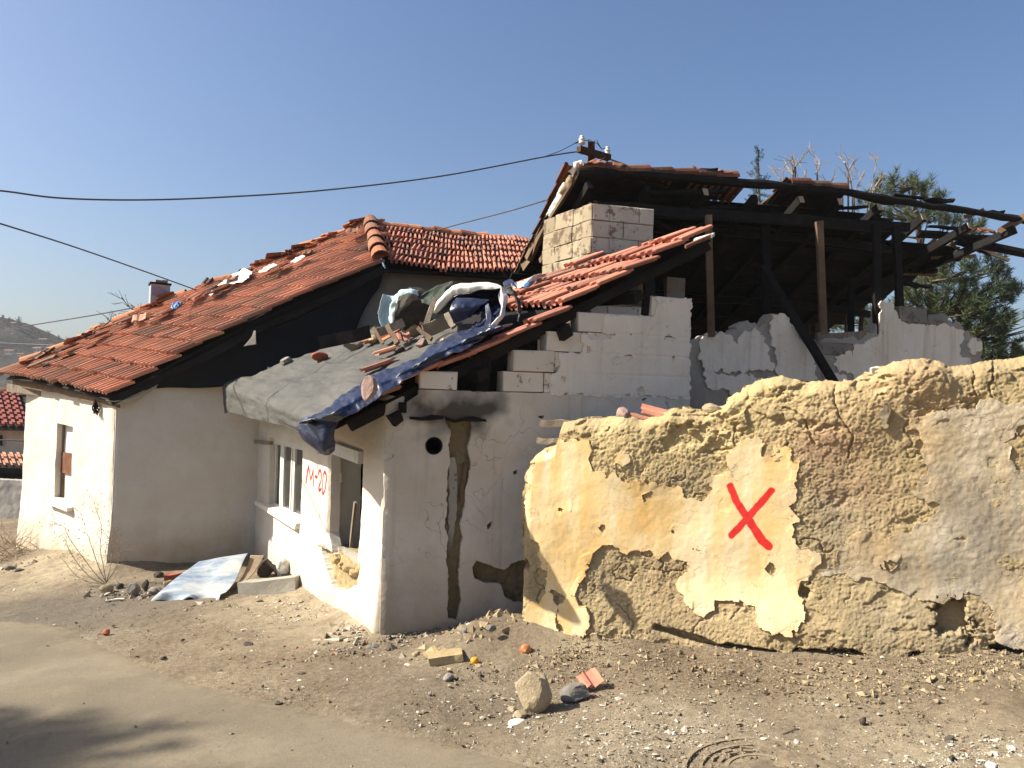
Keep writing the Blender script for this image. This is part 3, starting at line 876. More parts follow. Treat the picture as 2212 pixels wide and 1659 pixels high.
# ------------------------------------------------------------------ adobe boundary wall with the red cross
def mk_adobe_wall():
    root = thing('adobe_wall', 'crumbling adobe boundary wall with peeling cream plaster and a red cross', 'wall', np.array([*(P_EL + P_ER) / 2, gz(*(P_EL + P_ER) / 2)]))
    top = [(1120, 1120), (1124, 1010), (1135, 985), (1160, 972), (1196, 962), (1203, 935), (1208, 912), (1240, 905), (1320, 901), (1345, 893), (1385, 906), (1412, 897), (1450, 880), (1520, 886), (1560, 870), (1578, 850), (1600, 838), (1640, 818), (1688, 810), (1712, 818), (1745, 826), (1780, 820), (1850, 815), (1885, 800), (1930, 780), (1990, 767), (2030, 775), (2060, 790), (2100, 786), (2150, 776), (2180, 774), (2212, 770), (2300, 760), (2420, 775), (2500, 790)]
    tu = WE.uvs(top)
    ub = WE.uvs([(2500, 1450)])[0, 0]
    ul = WE.uvs([(1122, 1390)])[0, 0]
    poly = np.concatenate([[[ul - 0.005, -0.2]], WE.uvs([(1128, 1320), (1124, 1200)]), tu, [[tu[-1, 0], -0.2]]])
    tp = np.array([p for p in tu])
    o_ = np.argsort(tp[:, 0])
    und = WE.uvs([(1420, 1352), (1500, 1375), (1560, 1392), (1650, 1400), (1700, 1412), (1760, 1402), (1800, 1410)])
    crk = [WE.uvs(c) for c in ([(1590, 925), (1586, 990)], [(1705, 955), (1660, 1000)],
           [(2105, 790), (2110, 830), (2108, 880), (2085, 960), (2060, 985)], [(1690, 880), (1740, 900), (1760, 960)],
           [(1800, 830), (1810, 900), (1840, 940), (1835, 990)], [(2150, 790), (2140, 850), (2180, 930)])]
    pits = [(1520, 1410, 0.05, 0.10), (1840, 1440, 0.16, 0.13), (1990, 1430, 0.10, 0.10), (2060, 1340, 0.13, 0.12), (1740, 1275, 0.06, 0.07), (1135, 1220, 0.05, 0.07), (1140, 1030, 0.05, 0.08), (1950, 1170, 0.05, 0.05), (2180, 1420, 0.12, 0.14)]
    bulge = [(1800, 1390, 0.35, 0.05), (2000, 1380, 0.3, 0.06), (1640, 1370, 0.3, 0.03), (2000, 810, 0.16, 0.05), (1350, 960, 0.3, 0.03), (1850, 900, 0.3, 0.03)]
    pu = [(WE.uv(a, b), r, h) for a, b, r, h in pits]; bu = [(WE.uv(a, b), r, h) for a, b, r, h in bulge]
    def zone(lst):
        A = [(WE.uv(x, y), r, a) for x, y, r, a in lst]
        def f(u, v):
            z = np.zeros(u.shape)
            for c_, r, a in A: z = np.maximum(z, a * np.exp(-((u - c_[0]) ** 2 + (v - c_[1]) ** 2) / (r * r)))
            return z
        return f
    def low(u, v):
        d = 0.035 * fbm(u / 0.8, v / 0.8, 3, 41)
        for c, r, h in bu:
            d = d + h * np.exp(-((u - c[0]) ** 2 + (v - c[1]) ** 2) / (r * r))
        zb = v - (base_z(WE.pt(u, 0)[..., 0]) + 0.12)
        return d + 0.05 * sstep(0.5, 0.0, zb)
    def disp(u, v, s):
        d = low(u, v)
        zt = np.interp(u, tp[o_, 0], tp[o_, 1]) - v
        wu = u + .05 * fbm(u / .16, v / .16, 4, 53); wv = v + .05 * fbm(u / .15, v / .15, 4, 54)
        # clods of several sizes, unevenly weathered
        a1 = sstep(-.35, .35, fbm(u / .45, v / .35, 3, 77)); a2 = sstep(-.3, .4, fbm(u / .28, v / .24, 3, 79)); top_ = sstep(.55, .1, zt)
        f1, sx, sy = worley(wu / .15, wv / .11, 61)
        d = d + (.25 + .75 * top_) * .016 * _hash(np.floor(sx * 9), np.floor(sy * 9), 6) * a1 + (.004 + .014 * top_) * (.5 - f1) * a1
        f2, _, _ = worley(wu / .052, wv / .045, 62)
        d = d + (.0015 + .009 * top_ + .004 * a2) * (.5 - f2)
        f3, _, _ = worley(u / .021, v / .019, 63)
        d = d + (.004 + .003 * a2) * (.5 - f3)
        d = d + .016 * fbm(u / .20, v / .20, 5, 42, .6) + .004 * vnoise(u / .012, v / .012, 44)
        d = d - .040 * sstep(.16, .40, fbm(u / .30 + 9, v / .17, 5, 55, .62)) * (.35 + .65 * top_)
        # thin shrinkage cracks
        _, qx, qy = worley((u + .05 * fbm(u / .12, v / .12, 4, 66)) / .30, (v + .05 * fbm(u / .12, v / .12, 4, 67)) / .26, 68)
        g = np.abs(vnoise(qx * 3.1, qy * 3.3, 5))
        cr = ridge(u / .38 + 3, v / .30, 5, 46)
        d = d - .016 * sstep(.965, .995, cr) * sstep(.0, .25, fbm(u / .6, v / .6, 2, 78))
        for c, r, h in pu:
            q = np.sqrt((u - c[0]) ** 2 + (v - c[1]) ** 2) + 1.1 * r * fbm(u / 0.12, v / 0.10, 5, 47, .65)
            d = d - h * sstep(r, r * 0.45, q)
        un = linesd(u, v, und) + 0.02 * fbm(u / 0.08, v / 0.08, 3, 48)
        d = d - 0.09 * sstep(0.035, 0.008, un)
        for c in crk:
            dc = linesd(u + 0.03 * fbm(u / 0.10, v / 0.10, 4, 49), v + 0.02 * fbm(u / .09, v / .09, 3, 52), c)
            d = d - 0.022 * sstep(0.009, 0.001, dc)
        t = np.clip(1 - zt / 0.11, 0, 1)
        d = d - 0.13 * t * t - 0.03 * sstep(0.3, 0, zt) * (0.5 + fbm(u / 0.2, v / 0.2, 3, 50))
        e = np.clip(1 - (u - ul) / 0.08, 0, 1)
        return d - 0.07 * e * e
    core = sheet('wall_core', WE, poly, 0.0068, disp, 0.30, M['adobe'], root, jag=0.030, jags=0.10, seed=6, back=0.42, attrs={
        'pink': zone([(1790, 960, .30, .9), (1830, 1060, .25, .8), (2010, 900, .2, .6), (1960, 830, .3, .5), (1480, 1260, .35, .35)]),
        'dull': zone([(1800, 1130, .30, .9), (1950, 1360, .5, .9), (2080, 1390, .4, .8), (1260, 1240, .3, .7), (1150, 1220, .2, .7), (1400, 1350, .5, .4), (1480, 1060, .15, .8)]),
        'gold': zone([(1500, 950, .5, .8), (1620, 880, .3, .9), (1350, 960, .3, .6), (1700, 840, .3, .7), (1900, 850, .3, .4)])})
    tag(core, 'rough tan mud of the wall')
    cross = [WE.uvs([(1577, 1050), (1592, 1085), (1625, 1135), (1648, 1170), (1660, 1180)]), WE.uvs([(1580, 1156), (1600, 1135), (1640, 1090), (1666, 1060)])]
    def paint(u, v):
        a = linesd(u, v, cross[0]); b = linesd(u, v, cross[1])
        n = 0.004 * fbm(u / 0.03, v / 0.03, 2, 5)
        w0 = 0.0235 + 0.006 * sstep(cross[0][0, 1], cross[0][-1, 1], v)
        core_ = np.maximum(sstep(w0 + 0.012, w0 - 0.010, a + n), sstep(0.036, 0.012, b + n))
        halo = 0.20 * np.exp(-np.minimum(a, b) ** 2 / (2 * 0.030 ** 2))
        return np.maximum(core_, halo)
    zd = zone([(2120, 1150, .26, .9), (2060, 1230, .24, .8), (2120, 1270, .16, .6), (1930, 1230, .15, .4)]); zg_ = zone([(1890, 1175, .18, .9), (2010, 950, .16, .9), (2000, 1050, .10, .6), (2190, 900, .2, .4)])
    def patch(px, mat, out, jag, seed, label, edge=0.02, hl=()):
        pl = WE.uvs(px)
        def dp(u, v, s):
            d = low(u, v) + out + 0.0035 * fbm(u / 0.15, v / 0.15, 3, 42) + (0.0012 if out > .013 else .0035) * fbm(u / 0.03, v / 0.03, 3, seed)
            d = d + edge * 0.5 * sstep(0.05, 0.0, s) * np.maximum(fbm(u / 0.16, v / 0.16, 2, seed + 3), -0.3)
            zt = np.interp(u, tp[o_, 0], tp[o_, 1]) - v
            t = np.clip(1 - zt / 0.11, 0, 1)
            e = np.clip(1 - (u - ul) / 0.08, 0, 1)
            return d - 0.13 * t * t - 0.05 * e * e
        o = sheet('plaster_patch', WE, pl, 0.0065, dp, 0.05, mat, root, holes=[(WE.uvs(h_), .5) for h_ in hl], jag=jag, jags=0.09, seed=seed, attrs={'paint': paint, 'dull': zd, 'gold': zg_}, chip=.055)
        tag(o, label)
    PA = [(1136, 1012), (1170, 975), (1205, 962), (1215, 955), (1280, 953), (1286, 975), (1276, 1005), (1288, 1018), (1312, 1030), (1332, 1030), (1346, 1046), (1410, 1040), (1440, 1055), (1474, 1060), (1482, 1080), (1530, 1080), (1540, 1032), (1562, 1010), (1577, 1000), (1585, 970), (1600, 950), (1638, 944), (1650, 974), (1664, 985), (1682, 960), (1712, 955), (1716, 985), (1737, 994), (1716, 1020), (1712, 1080), (1720, 1120), (1716, 1150), (1722, 1175), (1760, 1190), (1772, 1232), (1737, 1262), (1738, 1330), (1712, 1365), (1672, 1362), (1632, 1336), (1622, 1302), (1562, 1288), (1532, 1320), (1512, 1324), (1490, 1310), (1470, 1290), (1462, 1258), (1498, 1238), (1488, 1215), (1450, 1203), (1400, 1195), (1350, 1190), (1330, 1176), (1290, 1184), (1272, 1200), (1265, 1250), (1237, 1285), (1216, 1290), (1203, 1276), (1182, 1290), (1172, 1230), (1166, 1180), (1142, 1130), (1128, 1082), (1140, 1050)]
    patch(PA, M['cream'], 0.014, 0.022, 11, 'large cream patch that carries the red cross', hl=[[(1290, 1140), (1305, 1135), (1318, 1150), (1300, 1158)], [(1205, 1098), (1222, 1090), (1226, 1100), (1212, 1106)], [(1392, 1066), (1410, 1060), (1412, 1076), (1398, 1080)], [(1560, 1096), (1572, 1090), (1570, 1108)], [(1450, 1150), (1462, 1146), (1458, 1160)], [(1655, 1232), (1668, 1226), (1672, 1240), (1660, 1246)]])
    patch([(1142, 1322), (1156, 1290), (1185, 1280), (1205, 1298), (1212, 1345), (1206, 1385), (1165, 1394), (1128, 1390), (1128, 1358)], M['cream'], 0.030, 0.010, 12, 'pale patch at the left foot of the wall')
    patch([(1214, 1300), (1240, 1290), (1270, 1310), (1283, 1340), (1266, 1364), (1218, 1372), (1216, 1340)], M['cream'], 0.030, 0.010, 13, 'round whitish patch beside the left foot')
    patch([(1335, 988), (1352, 984), (1360, 1000), (1352, 1012), (1336, 1004)], M['cream'], 0.020, 0.006, 14, 'tiny cream patch high on the wall')
    PE = [(1968, 918), (2000, 905), (2030, 890), (2100, 880), (2140, 862), (2212, 872), (2300, 880), (2480, 900), (2480, 1390), (2300, 1400), (2200, 1395), (2175, 1388), (2150, 1368), (2135, 1320), (2120, 1282), (2090, 1272), (2040, 1292), (2000, 1292), (1930, 1272), (1880, 1255), (1820, 1240), (1778, 1250), (1768, 1232), (1800, 1214), (1830, 1160), (1880, 1150), (1930, 1166), (1980, 1140), (2010, 1110), (2000, 1085), (1965, 1062), (2010, 1022), (1990, 985), (1998, 950)]
    hole = [(2175, 945), (2212, 920), (2260, 950), (2250, 1010), (2200, 1010)]
    patch(PE, M['weathered'], 0.010, 0.035, 15, 'big grey and whitish flaking patch on the right', 0.03, hl=[hole, [(2062, 1150), (2080, 1158), (2072, 1178), (2056, 1166)], [(1990, 1100), (2010, 1090), (2030, 1105), (2012, 1122)], [(2140, 1000), (2158, 1008), (2150, 1020)], [(1900, 1215), (1935, 1208), (1940, 1222), (1910, 1230)], [(2100, 1060), (2125, 1052), (2120, 1072)]])
    patch([(1885, 850), (1900, 868), (1926, 864), (1930, 885), (1926, 908), (1937, 920), (1915, 934), (1899, 928), (1896, 905), (1904, 890), (1888, 876), (1880, 862)], M['weathered'], 0.030, 0.006, 16, 'small ragged white sliver')
    patch([(1190, 1392), (1215, 1375), (1300, 1365), (1330, 1385), (1350, 1425), (1310, 1432), (1260, 1412)], M['stone_tan'], 0.065, 0.010, 17, 'tan mortar lump at the foot')
    # mud lumps sitting in the broken top and the undercut foot
    for px, py, s, dd in ((1540, 1412, 18, .02), (1600, 1416, 22, .02), (1690, 1430, 26, .03), (1780, 1430, 24, .04), (1880, 1452, 30, .05), (1930, 1440, 26, .05), (1985, 1460, 30, .05)):
        u, z = WE.uv(px, py, dd)
        m = s * 6.2 / FPX
        p = WE.pt(u, z - m * .55, dd)
        o = rock('mud_lump', p, (m * 1.5, m * 1.3, m * 1.1), 900 + px, M['adobe'], root, rot=px * .7, planes=10, lv=4, rough=0.22, smooth=True)
    return root
mk_adobe_wall()

# ------------------------------------------------------------------ tiles
PROF = [(0.0, 0.046), (0.05, 0.054), (0.19, 0.056), (0.27, 0.004), (0.46, 0.0), (0.52, 0.046), (0.68, 0.050), (0.76, 0.004), (0.96, 0.0), (1.0, 0.040)]
def tile_mesh(name, ux, vy, nz, mat, var=0, lap=1.14, lift=0.038, th=0.020):
    r = np.random.default_rng(50 + var)
    V = []; m = len(PROF)
    for bi, b in enumerate((0.0, 0.06, lap)):
        for a, h in PROF:
            chip = r.normal(0, 0.012) if bi == 0 else 0
            if bi == 0 and var == 2 and 0.5 < a < 0.8: chip += 0.10
            hh = h + lift * (1 - b / lap) - (0.004 if bi == 0 else 0)
            V.append(a * ux + (b + chip) * vy + hh * nz)
    for a, h in PROF:
        V.append(a * ux + 0.0 * vy + (h + lift - th) * nz)
    for a, h in PROF:
        V.append(a * ux + lap * vy + (h - th) * nz)
    F = []
    for k in range(m - 1):
        F += [(k, k + 1, m + k + 1, m + k), (m + k, m + k + 1, 2 * m + k + 1, 2 * m + k), (3 * m + k, 3 * m + k + 1, k + 1, k)]
    F += [(0, m, 4 * m, 3 * m), (m, 2 * m, 4 * m, m), (m - 1, 4 * m - 1, 5 * m - 1, 2 * m - 1)]
    F = [f for f in F if len(set(f)) == 4]
    F += [(m, 2 * m, 4 * m, 4 * m)]
    F4 = np.array([f for f in F if len(set(f)) == 4]); F3 = np.array([(m, 2 * m, 4 * m)])
    me = fast_mesh(name, np.array(V), [F4, F3], False)
    me.materials.append(mat)
    return me
def lay_tiles(parent, O, U, V, nc, nr, mat, keep, warp=None, jit=0.010, skip=0.0, name='roof_tile', seed=0):
    """courses of tiles: O eave corner, U along the eave, V up the slope; each tile an object sharing a mesh"""
    r = np.random.default_rng(seed)
    U, V, O = map(np.asarray, (U, V, O))
    ux = U / nc; vy = V / nr; nz = nrm(np.cross(U, V))
    if nz[2] < 0: nz = -nz
    ms = [tile_mesh(name, ux, vy, nz, mat, k) for k in range(3)]
    pl = WLOC[parent.name]
    for i in range(nr):
        for j in range(nc):
            a = (j + 0.5) / nc; b = (i + 0.5) / nr
            if not keep(a, b) or r.random() < skip: continue
            p = O + ux * j + vy * i + (warp(a, b) if warp else 0)
            p = p + ux * r.normal(0, .03) + vy * (r.normal(0, .035) - (.25 * r.random() if r.random() < .04 else 0)) + nz * abs(r.normal(0, jit * .5))
            o = bpy.data.objects.new(name, ms[int(r.choice(3, p=[.55, .33, .12]))])
            COL.objects.link(o); o.parent = parent
            o.location = Vector(p - pl)
            ax = Vector(nz); o.rotation_mode = 'QUATERNION'
            from mathutils import Quaternion
            o.rotation_quaternion = Quaternion(ax, r.normal(0, 0.026) * (3 if r.random() < .05 else 1)) @ Quaternion(Vector(nrm(U)), r.normal(0, 0.018))
def shard(name, p, L, W_, mat, seed, rot, tiltx=0.0, tilty=0.0, parent=None):
    """a broken piece of a ribbed clay tile"""
    r = np.random.default_rng(seed)
    mb = MB()
    n = 6; prof = [(0, .0), (.18, .018), (.36, .016), (.5, .0), (.8, .002), (1, .018)]
    V = []
    for s in (0, 1):
        for b in (0, 1):
            for a, h in prof:
                e = (r.uniform(-.16, .16) if b else r.uniform(-.1, .1))
                V.append(((a - .5) * W_, (b - .5 + e) * L, h * 1.2 - s * .014))
    q = []
    for k in range(n - 1):
        q += [(k, k + 1, n + k + 1, n + k), (2 * n + k + 1, 2 * n + k, 3 * n + k, 3 * n + k + 1), (2 * n + k, 2 * n + k + 1, k + 1, k), (n + k, n + k + 1, 3 * n + k + 1, 3 * n + k)]
    q += [(0, n, 3 * n, 2 * n), (n - 1, 3 * n - 1, 4 * n - 1, 2 * n - 1)]
    Rm = np.array(Matrix.Rotation(rot, 3, 'Z') @ Matrix.Rotation(tiltx, 3, 'X') @ Matrix.Rotation(tilty, 3, 'Y'))
    V = (Rm @ np.array(V).T).T
    V[:, 2] -= V[:, 2].min()
    mb.add(V + np.asarray(p), q)
    return mb.build(name, mat, parent)

# ------------------------------------------------------------------ white house on the left
PR = at(232, 858, P_AB[1] - 0.15); PL = at(10, 815, P_AL[1] + 0.1); PA_ = at(800, 487, 13.5)
PH = plane_hit(824, 571, PR, np.cross(PL - PR, PA_ - PR))
def mk_white_house():
    c = (P_AL + P_AB + P_CB) / 3
    root = thing('white_house', 'whitewashed house on the left with a boarded narrow window under a sagging tiled roof', 'house', np.array([*c, gz(*c)]))
    # front wall with the boarded window
    tA = WA.uvs([(40, 846), (150, 850), (250, 862)]); bz = -0.25
    zl = base_z(P_AL[0]) - 0.2; zr = base_z(P_AB[0]) - 0.2
    wa = [(-0.03, zl), (WA.L, zr), (WA.L, tA[2, 1] + .05), (WA.L * .5, tA[1, 1] + .06), (0.0, tA[0, 1] + .06)]
    hA = WA.uvs([(123, 914), (156, 922), (155, 1090), (117, 1074)])
    def dA(u, v, s):
        h = v - (base_z(WA.pt(u, 0)[..., 0]))
        return 0.012 * fbm(u / 0.7, v / 0.7, 3, 1) + 0.006 * fbm(u / .18, v / .18, 3, 2) + 0.05 * sstep(0.9, 0.0, h) - 0.02 * sstep(.1, 0, np.minimum(WA.L - u, .2)) 
    w = sheet('front_wall', WA, wa, 0.016, dA, 0.16, M['white'], root, holes=[hA], jag=0.006, jags=.2, seed=1)
    zB = WB.uvs([(300, 829), (495, 831)])[:, 1]
    wb = [(0, zr), (WB.L, base_z(P_CB[0]) - .2), (WB.L, zB[1] + .1), (WB.L * .93, zB[1]), (WB.L * .4, zB[0] + .02), (0, zB[0])]
    def dB(u, v, s):
        return 0.014 * fbm(u / 0.7, v / 0.7, 3, 31) + 0.005 * fbm(u / .18, v / .18, 3, 32) - 0.03 * sstep(.06, 0, u)
    tag(sheet('side_wall', WB, wb, 0.016, dB, 0.30, M['white'], root, jag=0.008, jags=.2, seed=2), 'shaded side wall')
    win = node('window', root, WA.pt(*hA.mean(0), -0.2))
    (ua, za), (ub, zb), (uc, zc), (ud, zd) = hA
    D = -0.11
    def slab(nm, u0, u1, z0, z1, d, th, mat, par, jit=.004):
        mb = MB()
        P = [WA.pt(u, z, dd) for z in (z0, z1) for u, dd in ((u0, d), (u1, d), (u1, d - th), (u0, d - th))]
        mb.hexa([p + rng.normal(0, jit, 3) for p in P])
        return mb.build(nm, mat, par)
    H = za - zd; wz = lambda t: zc + H * t
    ul, ur = min(ua, ud) - .06, max(ub, uc) + .12
    slab('frame', ul, ul + .10, wz(-.05), wz(1.05), D + .03, .06, M['wood_brown'], win)
    slab('upper_board', ul + .02, ur, wz(.62), wz(1.02), D, .02, M['paper'], win)
    slab('rusty_board', ul - .0, ur, wz(.36), wz(.64), D + .035, .02, M['rust_board'], win)
    slab('lower_board', ul + .05, ur, wz(-.08), wz(.37), D, .02, M['wood_pale'], win)
    slab('post', ul + .08, ul + .14, wz(-.08), wz(.4), D + .03, .03, M['wood_brown'], win)
    mb = MB()
    q = WA.uvs([(112, 1078), (158, 1096)])
    P = [WA.pt(u, z, dd) for z, u, dd in ((q[0, 1] - .055, q[0, 0] - .03, .09), (q[1, 1] - .055, q[1, 0] + .02, .09), (q[1, 1] - .055, q[1, 0] + .02, -.2), (q[0, 1] - .055, q[0, 0] - .03, -.2),
                                      (q[0, 1], q[0, 0] - .03, .09), (q[1, 1], q[1, 0] + .02, .09), (q[1, 1] + .02, q[1, 0] + .02, -.2), (q[0, 1] + .02, q[0, 0] - .03, -.2))]
    mb.hexa(P); mb.build('sill', M['coat'], win)
    # roof, front slope
    roof = node('roof', root, (PR + PA_) / 2)
    Vv = PH - PR; Uu = PR - PL
    nc, nr = 20, 12
    O = PL
    nz = nrm(np.cross(Uu, Vv)); nz = nz if nz[2] > 0 else -nz
    warp = lambda a, b: nz * (0.05 * 4 * a * (1 - a) + 0.085 * 4 * b * (1 - b) * (b < 1) * (b > 0) + 0.02 * fbm(np.array(a * 3.0), np.array(b * 3.0), 2, 8))
    # the hip line: from the left eave corner to the apex, in roof coordinates
    A = np.stack([Uu, Vv], -1)
    ap, _, _, _ = np.linalg.lstsq(A, PA_ - O, rcond=None)
    ha, hb = ap
    def keepP1(a, b):
        if a < ha * b / hb + 0.012 and b < hb: return False
        if b > 1 and a > 1 + (ha - 1) * (b - 1) / (hb - 1): return False
        return b < hb
    nr2 = int(math.ceil(nr * max(hb, 1)))
    lay_tiles(roof, O, Uu, Vv * nr2 / nr, nc, nr2, M['tile'], lambda a, b: keepP1(a, b * nr2 / nr), lambda a, b: warp(a, b * nr2 / nr), seed=3, skip=0.0)
    # boards beneath the tiles
    mb = MB()
    g = 12
    poly = [O, PR, PH, PA_]
    def Pt(a, b): return O + Uu * a + Vv * b + warp(a, b) - nz * .035
    for i in range(g):
        for j in range(g):
            b0, b1 = i / g, (i + 1) / g
            a0 = ha * b0 / hb; a1 = ha * b1 / hb
            s0 = a0 + (1 - a0) * j / g; s1 = a0 + (1 - a0) * (j + 1) / g; t0 = a1 + (1 - a1) * j / g; t1 = a1 + (1 - a1) * (j + 1) / g
            c4 = [Pt(s0, b0), Pt(s1, b0), Pt(t1, b1), Pt(t0, b1)]
            mb.hexa([p - nz * .03 for p in c4] + c4)
    mb.add([Pt(1, 1), PA_ - nz * .04, Pt(ha / hb, 1), Pt(1, 1) - nz * .05, PA_ - nz * .09, Pt(ha / hb, 1) - nz * .05], [], [(0, 1, 2), (5, 4, 3)])
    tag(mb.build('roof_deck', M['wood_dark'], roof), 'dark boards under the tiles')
    up = np.array([0, 0, 1.0])
    # left hip ridge tiles
    n = 16
    for k in range(n):
        t0, t1 = (k + .0) / n, (k + 1.12) / n
        if k in (8, 10): continue
        t1 = min(t1, 1)
        p = O + (PA_ - O) * t0 + warp(ha * t0, hb * t0) + up * (.02 + rng.normal(0, .012)); q = O + (PA_ - O) * t1 + warp(ha * t1, hb * t1) + up * (.0 + rng.normal(0, .01))
        mb = MB(); mb.barrel(p + rng.normal(0, .015, 3), q + rng.normal(0, .015, 3), .115, .09, nrm(up + nz * .4))
        mb.build('ridge_tile', M['ridge'] if k > 0 else M['ridge_dark'], roof)
    # short hip towards the viewer, big weathered caps
    for k in range(5):
        t0, t1 = k / 5, (k + 1.1) / 5
        p = PH + (PA_ - PH) * t0 + up * .06; q = PH + (PA_ - PH) * min(t1, 1.05) + up * .05
        mb = MB(); mb.barrel(p, q + rng.normal(0, .012, 3), .15, .115, up, 8)
        mb.build('ridge_tile', M['ridge_dark'], roof)
    # slope that faces the viewer
    R1 = at(1140, 523, 14.3); E0 = at(838, 576, PH[1] + .02); E1 = at(1165, 597, PH[1] + .75)
    U2 = E1 - E0; V2 = ((PA_ - E0) + (R1 - E1)) / 2; V2 = R1 - E1
    sh = (PA_ - E0)
    lay_tiles(roof, E0 - U2 * 3 / 16, U2 * 19 / 16, V2, 19, 6, M['tile_red'], lambda a, b: a * 19 / 16 - 3 / 16 > 0.03 - 0.15 * b, lambda a, b: np.array([0, 0, .03 * math.sin(a * 9)]), seed=5)
    mb = MB(); n2 = nrm(np.cross(U2, V2)); n2 = n2 if n2[2] > 0 else -n2
    c4 = [E0 - n2 * .04, E1 - n2 * .04, R1 - n2 * .04, PA_ - n2 * .04 ]
    mb.hexa([p - n2 * .05 for p in c4] + c4)
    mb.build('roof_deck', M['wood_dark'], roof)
    # fill of tiles between the hip and the first column (hip leans)
    # ridge caps on the far ridge
    k = 0
    for t in np.arange(0.04, .98, .085):
        p = PA_ + (R1 - PA_) * t + up * (-.01 + rng.normal(0, .02)); q = PA_ + (R1 - PA_) * (t + .095) + up * (-.03 + rng.normal(0, .02))
        mb = MB(); mb.barrel(q, p, .105, .085, up); mb.build('ridge_tile', M['ridge'] if k % 3 else M['ridge_dark'], roof); k += 1
    # broken and slipped pieces strewn along the left hip and over the lower courses
    rr = np.random.default_rng(77)
    for k in range(34):
        t = rr.uniform(.05, .95); off = rr.uniform(.05, .20) if k < 26 else rr.uniform(.1, .5)
        p = O + Uu * min(ha * t + off * .5, .97) + Vv * hb * t + warp(ha * t, hb * t) + nz * rr.uniform(.045, .075)
        shard('broken_tile', p, rr.uniform(.16, .34), rr.uniform(.12, .22), M['ridge_dark'] if k % 3 else M['tile_soot'], 1200 + k, rr.uniform(-1.2, .4), rr.uniform(.1, .4), rr.uniform(-.35, -.05), roof)
    # fascia and eave boards
    mb = MB(); mb.beam(PL - nz * .10 + Vv * .02, PR - nz * .12 + Vv * .02, .05, .15, up, .006, 6); mb.build('fascia_board', M['wood_brown'], root)
    mb = MB(); mb.beam(at(18, 838, PL[1] + .05), at(92, 848, PL[1] - .6), .05, .13, up, .006, 2); mb.build('fascia_board', M['wood_grey'], root)
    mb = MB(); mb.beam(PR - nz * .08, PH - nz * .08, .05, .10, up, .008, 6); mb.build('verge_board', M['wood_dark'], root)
    # thin metal flashing that hangs off the verge
    pts = [at(x, y, Y) for x, y, Y in ((228, 864, PR[1]), (250, 866, PR[1] + .02), (285, 858, PR[1] + .1), (318, 842, PR[1] + .2), (345, 828, PR[1] + .3))]
    loft('flashing', [[p for p in pts], [p + np.array([.03, .05, -.05 if i < 3 else -.015]) for i, p in enumerate(pts)]], 14, 4, .004, .2, M['concrete'], root, 3)
    # rendered rear wall below the far slope
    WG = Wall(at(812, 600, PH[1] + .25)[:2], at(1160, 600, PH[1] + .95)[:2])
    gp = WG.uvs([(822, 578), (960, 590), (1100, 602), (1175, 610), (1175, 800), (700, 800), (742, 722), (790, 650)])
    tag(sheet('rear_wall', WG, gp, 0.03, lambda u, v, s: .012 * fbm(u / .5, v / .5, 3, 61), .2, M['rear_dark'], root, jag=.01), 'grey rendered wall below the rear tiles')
    # back of the gable so that no sky shows through
    WK = Wall(PR[:2] + nrm(np.array([.5, .5])) * .25, PH[:2] + .12)
    return root, WK, nz, O, Uu, Vv, warp, PA_
HOUSE = mk_white_house()
# ------------------------------------------------------------------ the annex with the lean-to roof
QA = at(722, 914, 6.72); QB = at(1540, 506, 7.75); QC = at(500, 832, 11.0)
Q_n = nrm(np.cross(QB - QA, QC - QA)); Q_n = Q_n if Q_n[2] > 0 else -Q_n
def onP3(px, py, lift=0.0):
    return plane_hit(px, py, QA + Q_n * lift, Q_n)
def blockmesh(name, W, u0, u1, z0, z1, th, mat, parent, proud=0.0, jit=.004):
    """one block with knocked corners: chamfered box"""
    mb = MB(); e = .008
    u0, u1 = u0 + .004, u1 - .004; z0, z1 = z0 + .003, z1 - .004
    ring = lambda d, i: [W.pt(a, b, d) for a, b in ((u0 + i, z0 + i), (u1 - i, z0 + i), (u1 - i, z1 - i), (u0 + i, z1 - i))]
    V = ring(proud, e) + ring(proud - e, 0) + ring(proud - th, 0)
    V = [v + rng.normal(0, jit, 3) for v in V]
    q = [(0, 1, 2, 3)]
    for o in (0, 4):
        for k in range(4):
            q.append((o + k, o + 4 + k, o + 4 + (k + 1) % 4, o + (k + 1) % 4))
    q.append((11, 10, 9, 8))
    if W.flip: q = [f[::-1] for f in q]
    mb.add(V, q)
    return mb.build(name, mat, parent)
